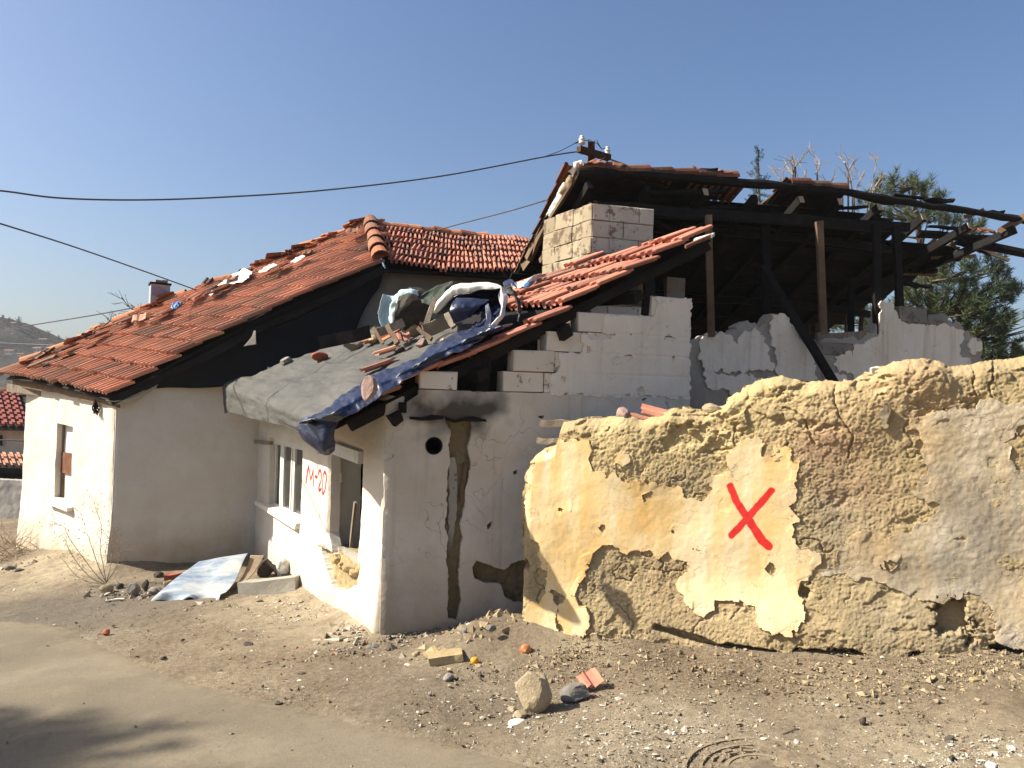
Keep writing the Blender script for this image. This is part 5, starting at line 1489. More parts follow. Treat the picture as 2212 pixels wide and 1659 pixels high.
    for k in range(26):
        a = r.uniform(.1, 6.6); d_ = r.uniform(.15, 3.2); L = r.uniform(.4, 1.6); t_ = r.normal(0, .12)
        if a + L > end(d_) - .1: continue
        mb = MB(); mb.beam(RP(a, d_, -.16 - r.uniform(0, .05)), RP(a + L, d_ + t_, -.16 - r.uniform(0, .09)), r.uniform(.03, .05), r.uniform(.025, .05), r_n, .005, 3); mb.build('broken_lath', M['char'] if k % 3 else M['wood_dark'], roof)
    for k in range(14):
        a = r.uniform(-.05, 6.9); d_ = r.uniform(.0, .12)
        mb = MB(); p = RP(a, d_, r.uniform(-.02, .06)); mb.beam(p, p + rdir * r.uniform(.3, .9) + rback * r.normal(0, .06) + np.array([0, 0, r.normal(0, .035)]), r.uniform(.03, .06), .03, r_n, .006, 3); mb.build('broken_lath', M['char'] if k % 2 else M['wood_dark'], roof)
    for k in range(9):
        d_ = r.uniform(.3, 1.9); e_ = end(d_)
        mb = MB(); p = RP(e_ - .4, d_, r.uniform(-.06, .02)); mb.beam(p, p + rdir * r.uniform(.5, .95) + rback * r.normal(0, .12) + np.array([0, 0, r.normal(-.06, .06)]), .045, .03, r_n, .004, 2); mb.build('broken_lath', M['wood_dark'] if k % 4 else M['wood_brown'], roof)
    # pale torn sheeting caught on the left gable edge
    for i, (q0, q1, mt) in enumerate((([(1228, 372, 10.1), (1240, 352, 10.0), (1256, 345, 9.98), (1262, 352, 9.98)], [(1236, 384, 10.05), (1246, 366, 9.98), (1256, 358, 9.96), (1260, 362, 9.96)], 'nylon_white'), ([(1178, 470, 10.6), (1192, 440, 10.45), (1206, 412, 10.3), (1214, 396, 10.2)], [(1186, 468, 10.5), (1202, 444, 10.35), (1216, 420, 10.2), (1222, 400, 10.12)], 'wood_pale'), ([(1206, 418, 10.25), (1216, 400, 10.2), (1226, 380, 10.1)], [(1214, 424, 10.2), (1228, 404, 10.1), (1238, 386, 10.05)], 'cardboard'))):
        a_ = [at(*p) for p in q0]; b_ = [at(*p) for p in q1]
        loft('torn_sheet', [a_, [(x + y) / 2 + np.array([0, -.03, .02]) for x, y in zip(a_, b_)], b_], 24, 12, .02, .08, M[mt], roof, 60 + i, .004, (1, 1), True)
    # dark rear wall that closes the space below the eave
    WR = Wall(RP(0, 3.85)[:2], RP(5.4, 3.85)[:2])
    sheet('back_wall', WR, [(-.6, 0), (-.6, 3.05), (WR.L * .55, 2.95), (WR.L * .56, 2.62), (WR.L * .98, 2.66), (WR.L * .98, 0)], .1, None, .12, M['soot_shade_wall'], root)
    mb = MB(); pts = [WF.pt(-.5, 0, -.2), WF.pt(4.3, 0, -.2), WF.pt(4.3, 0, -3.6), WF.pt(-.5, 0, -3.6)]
    mb.hexa([p + np.array([0, 0, .2]) for p in pts] + [p + np.array([0, 0, .4]) for p in pts]); mb.build('floor', M['soot_shade_wall'], root)
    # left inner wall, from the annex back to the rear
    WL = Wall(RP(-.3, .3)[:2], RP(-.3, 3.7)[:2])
    sheet('side_wall', WL, [(0, 0), (0, 3.0), (WL.L, 2.7), (WL.L, 0)], .1, None, .12, M['soot_shade_wall'], root)
    # posts
    for i, (x, y0, x2, y1, Y, mt, w) in enumerate(((1530, 465, 1537, 722, 10.25, 'wood_brown', .075), (1652, 470, 1660, 705, 11.0, 'char', .10), (1769, 478, 1778, 716, 10.9, 'wood_brown', .085), (1893, 485, 1897, 716, 11.2, 'char', .10), (1935, 490, 1945, 700, 11.35, 'char', .09), (1840, 600, 1838, 716, 12.2, 'char', .08))):
        mb = MB(); mb.beam(at(x2, y1 + 6, Y), at(x, y0, Y), w, w, (1, 0, 0), .002, 3); mb.build('post', M[mt], root)
    mb = MB(); mb.beam(at(1648, 575, 10.9), at(1815, 850, 10.35), .09, .09, (1, 0, 0), .003, 3); mb.build('fallen_brace', M['char'], root)
    for (x0, y0, x1, y1) in ((1412, 478, 1535, 545), (1412, 555, 1535, 470)):
        mb = MB(); mb.beam(at(x0, y0, 10.6), at(x1, y1, 10.6), .03, .17, (0, 1, 0), .005, 3); mb.build('brace', M['wood_dark'], roof)
    # the cracked front wall: core first, plaster slabs over it
    core = WF.uvs([(1478, 900), (1480, 800), (1495, 742), (1512, 728), (1540, 722), (1575, 720), (1605, 700), (1625, 694), (1650, 712), (1664, 676), (1690, 674), (1718, 708), (1748, 742), (1790, 735), (1880, 722), (1898, 690), (1902, 655), (1925, 652), (1940, 672), (1945, 692), (2085, 704), (2100, 722), (2122, 740), (2126, 790), (2130, 900)])
    tag(sheet('front_wall', WF, core, .016, lambda u, v, s: -.02 + .02 * fbm(u / .25, v / .25, 4, 91), .18, M['rear_plaster'], root, jag=.03, jags=.12, seed=31, chip=.09), 'cracked wall of grey cement')
    slabs = [[(1512, 745), (1520, 727), (1572, 723), (1590, 735), (1612, 712), (1632, 705), (1650, 730), (1668, 775), (1672, 800), (1640, 797), (1600, 806), (1560, 798), (1520, 800), (1512, 775)],
             [(1665, 676), (1690, 676), (1712, 700), (1730, 735), (1757, 775), (1770, 825), (1740, 820), (1700, 822), (1675, 800), (1668, 740)],
             [(1512, 800), (1560, 806), (1620, 812), (1665, 815), (1690, 822), (1770, 830), (1775, 860), (1700, 870), (1600, 862), (1560, 840), (1530, 835)],
             [(1792, 772), (1820, 765), (1840, 757), (1870, 735), (1895, 728), (1900, 700), (1904, 656), (1926, 654), (1938, 690), (1945, 698), (2060, 704), (2080, 712), (2085, 735), (2065, 745), (2075, 765), (2090, 775), (2122, 800), (2128, 880), (1900, 880), (1860, 830), (1840, 812), (1810, 800), (1800, 790), (1808, 780)],
             [(1782, 800), (1800, 806), (1850, 830), (1870, 850), (1850, 880), (1790, 880), (1775, 830)],
             [(2095, 728), (2118, 742), (2120, 765), (2100, 762), (2092, 745)]]
    for i, s in enumerate(slabs):
        tag(sheet('plaster_slab', WF, WF.uvs(s), .014, lambda u, v, s_: .010 + .006 * fbm(u / .5, v / .5, 3, 92 + i) + .003 * fbm(u / .06, v / .06, 3, 95), .035, M['slab'], root, jag=.025, jags=.10, seed=40 + i, chip=.07))
    zt = WF.uv(1990, 695)[1]; Uf = lambda x: float(WF.uv(x, 690)[0])
    blockmesh('concrete_block', WF, Uf(1942), Uf(2003), zt - .005, zt + .20, .18, M['block_grey'], root, .01, .012)
    blockmesh('concrete_block', WF, Uf(2005), Uf(2048), zt - .02, zt + .13, .18, M['block_grey'], root, .0, .015)
    blockmesh('concrete_block', WF, Uf(1764), Uf(1842), WF.uv(1800, 768)[1], WF.uv(1800, 740)[1], .18, M['block_grey'], root, .012, .01)
    mb = MB(); mb.beam(WF.pt(*WF.uv(1770, 735), -.05), WF.pt(*WF.uv(1885, 728), -.05), .04, .2, (0, 0, 1), .006, 4); mb.build('wall_plate', M['wood_grey'], root)
    # block pillar under the ridge
    pil = node('block_pillar', root, at(1345, 560, 9.3))
    c = at(1279, 500, 9.3)
    WP = Wall(c[:2], c[:2] + dD * 1.0); WQ = Wall(c[:2], c[:2] + dC * 1.2)
    ztop = WP.uv(1330, 443)[1]; wP = float(WP.uv(1412, 520)[0]); h = .197
    for k in range(9):
        z1 = ztop - k * h; z0 = z1 - h
        cuts = [0, .40, wP] if k % 2 else [0, .22, .60, wP]
        cuts = [c_ if c_ < wP else wP for c_ in cuts]
        for a, b in zip(cuts[:-1], cuts[1:]):
            if b - a < .04: continue
            blockmesh('concrete_block', WP, a, b, z0, z1, .19, M['block_worn'] if k < 4 else M['block'], pil, rng.normal(0, .003), .003)
        cuts = [.195, .42, .82, 1.08] if k % 2 else [.0, .40, .80, 1.08]
        if not k % 2: cuts[0] = .003
        for a, b in zip(cuts[:-1], cuts[1:]):
            blockmesh('concrete_block', WQ, a if a > .1 else .195, b, z0, z1, .19, M['block_raw'], pil, rng.normal(0, .004), .005)
        # raw facing on the corner block's left side
        blockmesh('block_end', WQ, .004, .193, z0, z1, .012, M['block_raw'], pil, .0125 + abs(rng.normal(0, .002)), .003)
    return root
BURNT = mk_burnt()
# ------------------------------------------------------------------ cloths and rubble on the lean-to roof
def mk_cloths():
    Uu = QC - QA; V = QB - QA; nz = Q_n
    out = nrm(np.array([dC[1] * -1, dC[0], 0])); out = out if out @ (CAM - QA) > 0 else -out
    rows = []
    for t, hd, smax in ((1.03, .40, .40), (.93, .34, .44), (.72, .30, .46), (.5, .24, .47), (.3, .20, .47), (.15, .22, .48), (.06, .30, .46)):
        E = QA + Uu * t
        r = [E - np.array([0, 0, hd]) + out * .05, E - np.array([0, 0, hd * .5]) + out * .07, E + nz * .01 + out * .05 - V * .003]
        for s in np.linspace(.06, smax, 8):
            k = max(0, (t - .5) / .5)
            r.append(E - Uu * (.30 * k * (s / smax) ** .8) + V * s + nz * (.055 + .03 * math.sin(7 * s + 5 * t)))
        rows.append(r)
    o = loft('grey_tarpaulin', rows, 180, 160, .036, .30, M['tarp_grey'], None, 3, .005, (1.0, .30))
    tag(o, 'grey tarpaulin draped over the lower end of the lean-to roof', 'tarpaulin')
    # black cloth under the front verge, also standing in for the gap's deep shade
    v0, v1 = PR + np.array([.02, .06, .0]), PH + np.array([.02, .06, .02])
    rows = []
    for k, t in enumerate(np.linspace(.02, 1.0, 7)):
        p = v0 + (v1 - v0) * t + HOUSE[6](1.0, t) - HOUSE[2] * .04
        b = at(*((262, 850), (352, 838), (440, 838), (560, 825), (690, 790), (748, 740), (790, 655))[k], p[1] + .12)
        rows.append([p + (b - p) * s + np.array([.05 * math.sin(3 * s), .06 * math.sin(s * 3), 0]) for s in (0, .3, .6, 1.0)])
    tag(loft('black_cloth', rows, 80, 40, .03, .5, M['cloth_black'], None, 4, .004), 'black fabric hanging in the gap below the tiled verge', 'cloth')
    c = [at(505, 835, 10.75), at(530, 850, 10.6), at(528, 868, 10.55), at(524, 898, 10.5)]
    d = [at(497, 834, 10.85), at(507, 862, 10.75), at(516, 880, 10.7), at(523, 899, 10.65)]
    tag(loft('black_rag', [c, d], 20, 12, .012, .2, M['cloth_black'], None, 6, .004), 'black pointed rag hanging left of the grey tarpaulin', 'rag')
    c = [at(548, 714, 11.0), at(543, 728, 10.95), at(526, 748, 10.9)]; d = [at(552, 714, 11.0), at(553, 730, 10.95), at(554, 744, 10.9)]
    tag(loft('grey_rag', [c, d], 16, 8, .006, .2, M['rear_plaster'], None, 7, .004), 'grey triangular flap in front of the black fabric', 'rag')
    # blue tarpaulin along the verge, hanging flap at the low end
    inner = [onP3(664, 915, .10) + out * .08, onP3(698, 888, .09), onP3(745, 850, .10), onP3(800, 812, .10), onP3(850, 792, .09), onP3(905, 768, .09), onP3(958, 735, .10), onP3(1012, 712, .10), onP3(1062, 700, .12)]
    mid = [at(668, 912, 6.80), onP3(712, 893, .17), onP3(765, 860, .15), onP3(815, 828, .15), onP3(862, 806, .14), onP3(918, 776, .15), onP3(972, 746, .15), onP3(1030, 722, .14), onP3(1085, 704, .14)]
    outer = [at(712, 922, 6.66), onP3(736, 904, .10), onP3(778, 884, .08), onP3(826, 852, .09), onP3(876, 820, .09), onP3(938, 783, .09), onP3(996, 756, .09), onP3(1052, 726, .08), onP3(1108, 700, .08)]
    G = [[a + (b - a) * s for a, b in zip(inner, mid)] for s in (0, .5)] + [mid] + [[a + (b - a) * s for a, b in zip(mid, outer)] for s in (.5, 1)]
    tag(loft('blue_tarpaulin', G, 160, 36, .028, .30, M['tarp_blue'], None, 11, .005, (2.4, 1.0)), 'long blue tarpaulin crumpled along the edge of the lean-to roof', 'tarpaulin')
    top = [at(650, 905, 6.86), at(672, 898, 6.74), at(700, 905, 6.66), at(728, 912, 6.62)]
    m1 = [at(646, 928, 6.84), at(668, 935, 6.70), at(697, 942, 6.62), at(722, 938, 6.66)]
    m2 = [at(660, 952, 6.82), at(678, 962, 6.70), at(702, 968, 6.64), at(722, 958, 6.70)]
    bt = [at(684, 972, 6.82), at(694, 981, 6.74), at(710, 983, 6.70), at(722, 972, 6.74)]
    tag(loft('blue_flap', [top, m1, m2, bt], 50, 40, .018, .22, M['tarp_blue'], None, 12, .005), 'blue tarpaulin flap hanging off the low corner above the letters', 'tarpaulin')
    # the big folded hood of the blue tarpaulin with its pale reverse
    rim = [(936, 676, 8.05), (944, 652, 8.0), (961, 631, 7.98), (980, 616, 7.95), (997, 612.5, 7.93), (1019, 612, 7.9), (1054, 610, 7.86), (1074, 614, 7.8), (1087, 620.5, 7.72), (1096, 639, 7.62), (1097, 650, 7.58), (1092, 667, 7.5), (1090, 683, 7.4), (1070, 705, 7.28), (1034, 732, 7.2), (1012, 739, 7.15), (976, 757, 7.08)]
    inn = [(941, 679, 8.07), (954, 667, 8.0), (966, 652, 7.97), (979, 638, 7.93), (992, 635, 7.91), (1015, 631, 7.88), (1042, 625, 7.84), (1066, 625, 7.78), (1082, 622.5, 7.70), (1080, 648, 7.60), (1081, 656, 7.56), (1083, 669, 7.47), (1078, 684, 7.38), (1056, 706, 7.26), (1031, 734, 7.18), (1011, 741, 7.13), (974, 758, 7.07)]
    r0 = [at(x, y, Y) for x, y, Y in rim]
    r1 = [at(x, y, Y - .02) for x, y, Y in inn]
    rm = [(a + b) / 2 + np.array([-.010, -.03, .008]) for a, b in zip(r0, r1)]
    tag(loft('tarpaulin_hem', [r0, rm, r1], 140, 14, .010, .14, M['nylon_white'], None, 13, .005, (1.2, .5), True), 'pale folded rim of the blue tarpaulin hood', 'tarpaulin')
    r2 = [at(1000 + (x - 1000) * .92 + 8, 668 + (y - 668) * .90 + 2, Y + .22) for x, y, Y in inn]
    r3 = [at(1020 + (x - 1020) * .62 + 14, 682 + (y - 682) * .6, Y + .42) for x, y, Y in inn]
    r4 = [at(1030 + (x - 1030) * .2, 688 + (y - 688) * .2, 8.0) for x, y, Y in inn]
    tag(loft('tarpaulin_hood', [r1, r2, r3, r4], 90, 50, .045, .22, M['tarp_blue'], None, 14, .005, (1, 1), True), 'blue tarpaulin folded up like an open hood near the tiles', 'tarpaulin')
    f0 = [at(985, 641, 7.82), at(1010, 644, 7.78), at(1058, 647, 7.75)]
    f1 = [at(972, 668, 7.72), at(1000, 664, 7.68), at(1040, 660, 7.70)]
    f2 = [at(980, 699, 7.75), at(1004, 690, 7.72), at(1022, 676, 7.72)]
    tag(loft('tarpaulin_fold', [f0, f1, f2], 40, 30, .014, .15, M['tarp_blue'], None, 15, .005), 'shiny blue fold hanging inside the tarpaulin hood', 'tarpaulin')
    f0 = [at(1055, 655, 7.55), at(1062, 680, 7.45), at(1058, 708, 7.4)]; f1 = [at(1048, 660, 7.55), at(1050, 685, 7.45), at(1054, 706, 7.42)]
    tag(loft('tarpaulin_strip', [f0, f1], 24, 8, .008, .1, M['tarp_blue'], None, 16, .005), 'narrow blue strip inside the right of the hood', 'tarpaulin')
    b0 = [onP3(1086, 622, .22), onP3(1100, 612, .18), onP3(1118, 640, .12), onP3(1128, 668, .08)]; b1 = [onP3(1100, 640, .22), onP3(1112, 640, .2), onP3(1118, 668, .14), onP3(1120, 695, .08)]
    tag(loft('brown_cloth', [b0, b1], 24, 16, .02, .15, M['cloth_dark'], None, 17, .005), 'dark brown cloth slumped behind the hood onto the tiles', 'cloth')
    # pale plastic around the boulder
    a0 = [at(829, 635, 8.7), at(818, 675, 8.65), at(823, 701, 8.6), at(830, 713, 8.58)]; a1 = [at(853, 637, 8.78), at(842, 662, 8.72), at(840, 690, 8.68), at(845, 710, 8.62)]
    tag(loft('plastic_sheet', [a0, [(p + q) / 2 + np.array([0, .05, 0]) for p, q in zip(a0, a1)], a1], 40, 24, .03, .12, M['plastic_pale'], None, 18, .004, (1, 1), True), 'pale blue plastic sheet standing left of the dark boulder', 'plastic sheet')
    a1 = [at(844, 707, 8.62), at(839.5, 684, 8.58), at(842, 660, 8.52), at(853, 638, 8.55), at(867, 626, 8.6), at(890, 624.5, 8.62), at(905, 625.5, 8.65)]
    a0 = [at(848, 702, 8.5), at(852, 678, 8.45), at(856, 655, 8.4), at(862, 640, 8.42), at(881, 634, 8.5), at(893, 635, 8.5), at(905, 638, 8.55)]
    am = [(p + q) / 2 + np.array([-.01, -.03, .01]) for p, q in zip(a0, a1)]
    tag(loft('plastic_wrap', [a0, am, a1], 60, 14, .016, .09, M['plastic_pale'], None, 19, .004, (1, 1), True), 'pale plastic rim wrapped over the dark boulder', 'plastic sheet')
    a1 = [at(905, 637, 8.55), at(938, 622, 8.55), at(970, 607, 8.5), at(993, 610, 8.45)]; a0 = [at(912, 656, 8.4), at(928, 655, 8.35), at(946, 650, 8.3), at(986, 619, 8.4)]
    tag(loft('printed_cloth', [a0, [(p + q) / 2 + np.array([0, .05, 0]) for p, q in zip(a0, a1)], a1], 40, 20, .03, .12, M['cloth_dark'], None, 20, .004, (1, 1), True), 'dark printed cloth between boulder and tarpaulin hood', 'cloth')
    # scraps by the upper tiles
    a0 = [onP3(1118, 612, .10), onP3(1140, 600, .14), onP3(1165, 592, .10), onP3(1185, 588, .06)]; a1 = [onP3(1108, 624, .04), onP3(1135, 615, .10), onP3(1155, 607, .05), onP3(1172, 597, .04)]
    tag(loft('white_rag', [a0, a1], 36, 14, .025, .1, M['nylon_white'], None, 21, .004), 'crumpled white rag at the top corner of the lean-to tiles', 'rag')
    a0 = [onP3(1132, 612, .12), onP3(1148, 607, .15), onP3(1158, 604, .12)]; a1 = [onP3(1130, 622, .08), onP3(1145, 617, .10), onP3(1156, 612, .08)]
    tag(loft('blue_rag', [a0, a1], 20, 10, .015, .1, M['nylon_blue'], None, 22, .004), 'small light blue rag beside the white rag', 'rag')
    a0 = [at(1086, 609, 8.3), at(1102, 603, 8.3), at(1116, 612, 8.2)]; a1 = [at(1090, 620, 8.2), at(1104, 616, 8.2), at(1117, 622, 8.1)]
    tag(loft('blue_cloth', [a0, a1], 20, 10, .012, .1, M['tarp_blue'], None, 23, .004), 'blue cloth end poking up behind the hood', 'cloth')
    a0 = [onP3(1120, 690, .05), onP3(1150, 678, .06), onP3(1182, 668, .05)]; a1 = [onP3(1118, 698, .05), onP3(1150, 684, .055), onP3(1180, 674, .05)]
    # rubble
    def rk(x, y, w, h, mat, label, cat, seed, lift=.05, planes=9, rough=.08, nm='rubble_stone', lv=3, dpt=None, tilt=0.0):
        p = onP3(x, y + h * .45, lift); m = mpp(p)
        tag(rock(nm, p - np.array([0, 0, .015]), (w * m, (dpt or (w * .8)) * m, h * m), seed, M[mat], None, rot=seed * .7, planes=planes, rough=rough, lv=lv, tilt=tilt), label, cat)
    rk(890, 676, 112, 104, 'stone_boulder', 'big dark cement boulder lying on the lean-to roof', 'boulder', 301, planes=7, rough=.10, lv=4, dpt=60)
    rk(797, 836, 52, 64, 'stone_pink', 'large pinkish stone weighing down the blue tarpaulin', 'stone', 303, .16, planes=9, rough=.06, lv=4, dpt=36, tilt=-.35)
    rk(911, 738, 38, 22, 'stone_pink', 'small pink block on the rubble heap of the lean-to roof', 'stone', 304)
    rk(896, 711, 44, 26, 'stone_tan', 'tan stone between the laths on the lean-to roof', 'stone', 305)
    rk(942, 698, 26, 20, 'stone_pink', 'rough crumbly lump in front of the tarpaulin hood', 'stone', 306, rough=.2)
    rk(958, 732, 20, 12, 'stone_tan', 'little mossy stone at the inner edge of the blue tarpaulin', 'stone', 307)
    rk(806, 731, 36, 24, 'stone_tan', 'pale rubble stone at the top of the grey tarpaulin', 'stone', 308, rough=.14)
    rk(862, 752, 30, 16, 'stone_dark', 'dark clod under the broken tiles on the grey tarpaulin', 'clod', 309)
    rk(762, 744, 46, 24, 'stone_grey', 'grey rock in the shade beside the black fabric', 'stone', 310)
    rk(690, 768, 40, 22, 'brick', 'dull reddish block in the shade above the grey tarpaulin', 'block', 311, planes=6)
    rk(618, 778, 34, 22, 'stone_grey', 'dark grey rock at the far edge of the grey tarpaulin', 'stone', 312)
    def sh(x, y, L, W_, rot, mat, label, tx=.3, ty=.2, lift=.05, seed=0):
        p = onP3(x, y, lift)
        tag(shard('tile_shard', p, L, W_, M[mat], int(x + y) + seed, rot, tx, ty), label, 'tile shard')
    sh(836, 770, .26, .12, -1.1, 'tile', 'long tile shard lying alone on the grey tarpaulin', .35, .25)
    sh(838, 740, .22, .18, -.9, 'ridge', 'broken tile below the crossed laths', .5, .3)
    sh(862, 730, .24, .20, -1.3, 'tile', 'tile piece leaning on the dark lath', .6, .2)
    sh(800, 745, .20, .10, -1.0, 'tile', 'narrow tile sliver beside the pale rubble stone', .4, .2)
    sh(870, 742, .18, .15, .3, 'tile_red', 'red tile corner left of the pink block', .5, -.2)
    sh(925, 722, .18, .12, .9, 'tile', 'tile fragment above the pink block', .5, .2)
    sh(818, 808, .34, .10, -1.0, 'tile', 'orange tile edge showing between grey and blue tarpaulins', .35, .3, .04)
    def pl(x0, y0, x1, y1, l0, l1, w, th, mat, label, nm='lath'):
        mb = MB(); mb.beam(onP3(x0, y0, l0), onP3(x1, y1, l1), w, th, Q_n, .004, 3)
        tag(mb.build(nm, M[mat]), label, 'plank')
    def pl2(x0, y0, Y0, x1, y1, Y1, w, th, mat, label, nm='plank', up=(0, -1, 0)):
        mb = MB(); mb.beam(at(x0, y0, Y0), at(x1, y1, Y1), w, th, up, .003, 3)
        tag(mb.build(nm, M[mat]), label, 'plank')
    pl2(916, 714, 8.05, 939, 644, 8.25, .05, .03, 'wood_grey', 'grey plank sticking up steeply from the rubble')
    pl2(836, 703, 8.35, 859, 742, 8.15, .05, .03, 'wood_brown', 'dark lath crossing the pale board', 'lath')
    pl2(809, 722, 8.4, 872, 696, 8.5, .09, .02, 'wood_grey', 'pale board lying across the rubble heap', 'board')
    pl2(806, 708, 8.4, 828, 742, 8.3, .035, .03, 'wood_brown', 'short dark lath beside the pale rubble stone', 'lath')
    pl2(903, 709, 8.0, 932, 733, 7.9, .04, .03, 'wood_brown', 'short dark lath above the pink block', 'lath')
    pl2(916, 716, 8.0, 978, 692, 8.1, .13, .02, 'cardboard', 'wide yellowish board in front of the tarpaulin hood', 'board')
    pl2(964, 678, 7.95, 980, 707, 7.85, .05, .03, 'wood_grey', 'short grey plank across the yellowish board')
    pl2(690, 742, 9.2, 800, 716, 9.2, .14, .03, 'wood_dark', 'dark plank in the shade above the grey tarpaulin')
mk_cloths()
def mk_roof_litter():
    root, WK, nz, O, Uu, Vv, warp, AP = HOUSE
    def onP1(px, py, lift=.05):
        return plane_hit(px, py, O + nz * lift, nz) + 0
    def sheet4(nm, q, mat, label, cat, seed, lift=.25):
        a, b, c, d = [onP1(x, y, lift) for x, y in q]
        tag(loft(nm, [[a, (a + b) / 2 + nz * .03, b], [d, (c + d) / 2 - nz * .02, c]], 30, 18, .03, .12, M[mat], None, seed, .004, (1, 1), True), label, cat)
    sheet4('nylon_sheet', ((470, 618), (528, 580), (546, 588), (524, 608)), 'nylon_white', 'largest white nylon sheet near the ridge of the left roof', 'plastic sheet', 31)
    sheet4('nylon_sheet', ((447, 634), (470, 626), (480, 630), (462, 639)), 'nylon_white', 'lowest white nylon scrap right of the chimney', 'plastic sheet', 32)
    sheet4('nylon_sheet', ((556, 590), (590, 570), (602, 572), (580, 586)), 'nylon_white', 'middle white nylon strip tucked under the ridge tiles', 'plastic sheet', 33)
    sheet4('nylon_sheet', ((628, 568), (652, 550), (660, 552), (640, 566)), 'nylon_white', 'thin white strip highest on the left roof', 'plastic sheet', 34)
    sheet4('nylon_sheet', ((368, 664), (382, 652), (392, 652), (374, 668)), 'nylon_blue', 'blue nylon scrap at the chimney foot', 'plastic sheet', 35)
    lab = ['broken tile beside the chimney foot', 'dark tile stack piece below the left ridge', 'loose tile half way up the left ridge', 'overturned tile under the largest nylon sheet', 'dark broken tile near the white strip', 'loose tile just left of the roof apex', 'tile lying skewed below the chimney', 'dull tile propped against the ridge caps', 'broken tile right of the lowest nylon scrap', 'tile scrap at the lower left ridge']
    for i, (x, y, rot, mt) in enumerate(((352, 690, .4, 'ridge_dark'), (268, 706, .3, 'tile_soot'), (420, 655, .5, 'ridge_dark'), (500, 612, .6, 'ridge_dark'), (600, 590, .4, 'tile_soot'), (760, 512, .7, 'ridge_dark'), (300, 700, .9, 'tile'), (210, 738, .3, 'tile_soot'), (470, 640, .2, 'tile_soot'), (140, 765, .3, 'tile_soot'))):
        tag(shard('loose_tile', onP1(x, y, .20), .36, .2, M[mt], 700 + i, rot - .5, .35, -.2), lab[i], 'roof tile')
    for i, (x0, y0, x1, y1, w, mt, lb) in enumerate(((62, 792, 120, 770, .10, 'wood_brown', 'weathered board along the lowest part of the left ridge'), (95, 790, 215, 742, .07, 'wood_dark', 'dark batten lying along the left ridge'), (282, 705, 330, 690, .09, 'wood_grey', 'short grey board below the chimney'), (395, 660, 470, 618, .08, 'wood_dark', 'dark batten right of the chimney'))):
        mb = MB(); mb.beam(onP1(x0, y0, .17), onP1(x1, y1, .19), w, .03, nz, .005, 3)
        tag(mb.build('batten', M[mt]), lb, 'plank')
    # chimney
    b = onP1(343, 676, 0.0); c = thing('chimney_stack', 'square blue-grey sheet-clad chimney topped by two bricks on the left roof', 'chimney', b)
    m = b[1] / FPX; ax = nrm(np.array([.87, .49, 0])); ay = np.array([-ax[1], ax[0], 0])
    tp = b[2] + (676 - 615) * m
    def bx(nm, x, y, z0, z1, hx, hy, mat, par, jit=.002):
        mb = MB(); mb.box(b + ax * x + ay * y + np.array([0, 0, (z0 + z1) / 2 - b[2]]), ax * hx, ay * hy, (0, 0, (z1 - z0) / 2), jit); return mb.build(nm, M[mat], par)
    bx('shaft', 0, 0, b[2] - .4, tp - .36, .155, .15, 'wood_dark', c)
    bx('cladding', 0, 0, tp - .36, tp - .01, .15, .15, 'chimney', c)
    bx('cap', 0, 0, tp - .01, tp + .02, .165, .165, 'wood_dark', c)
    for k in range(2): bx('brick', .0 + .1 * k - .03, 0, tp + .02, tp + .075, .045, .09, 'stone_pink', c, .004)
    mb = MB(); q = [b + ax * x - ay * .1535 + np.array([0, 0, tp - b[2] - z]) for x, z in ((-.13, .04), (-.02, .045), (.06, .08), (.10, .13), (.05, .18), (-.03, .205), (-.13, .20))]
    mb.add(q + [p + ay * .003 for p in q], [], [(0, k, k + 1) for k in range(1, 6)]); mb.build('faded_mark', M['mark'], c)
    # lump of wire and rag under the eave
    mb = MB(); p0 = WA.pt(*WA.uv(207, 868, .05), .05)
    for k in range(14):
        q = p0 + rng.normal(0, .015, 3); pts = [q]
        for s in range(4): q = q + np.array([rng.normal(0, .02), rng.normal(0, .02), -.04]); pts.append(q)
        mb.tube(pts, .008, 4)
    tag(mb.build('wire_tangle', M['wood_dark']), 'dark tangle of wire and rag hanging under the left eave', 'wire')
mk_roof_litter()

# ------------------------------------------------------------------ rubble in front of the walls
def gm(px, py):
    p = gpos(px, py); return p, mpp(p)
def stone(x, yb, w, h, mat, label, seed, nm='stone', cat='stone', group=None, planes=9, rough=.08, flat=None, lv=3, tilt=0.0, dp=None):
    p, m = gm(x, yb)
    p = p + np.array([0, (dp or w * .4) * m, -.012 - .1 * h * m])
    tag(rock(nm, p, (w * m, (dp or w * .8) * m, h * m * 1.12), seed, M[mat], None, rot=seed * .61, planes=planes, rough=rough, lv=lv, tilt=tilt), label, cat, group)
stone(1153, 1556, 84, 92, 'stone_tan', 'biggest tan boulder in the foreground earth', 401, 'boulder', 'boulder', planes=10, rough=.10, lv=4, dp=62)
stone(1243, 1522, 72, 36, 'stone_grey', 'flat grey rock just right of the biggest boulder', 402, 'flat_rock', 'rock', planes=8, rough=.10, lv=4, tilt=-.25)
p, m = gm(1276, 1494); tag(shard('tile_shard', p + np.array([0, .05, .0]), .12, .14, M['tile_red'], 4, .5, .45, -.35), 'bright red tile shard behind the flat grey rock', 'tile shard')
stone(1120, 1568, 50, 9, 'chip_white', 'flat pale flake in front of the biggest boulder', 403, 'flake', 'stone flake')
stone(1108, 1535, 30, 8, 'stone_tan', 'thin tan flake left of the biggest boulder', 404, 'flake', 'stone flake')
stone(1125, 1554, 36, 18, 'stone_tan', 'tan splinter leaning on the biggest boulder', 405)
stone(533, 1398, 25, 14, 'stone_dark', 'dark rounded stone on the open earth before the letters', 406)
stone(803, 1402, 32, 12, 'stone_grey', 'flat grey slab piece below the house corner', 407, 'slab_piece')
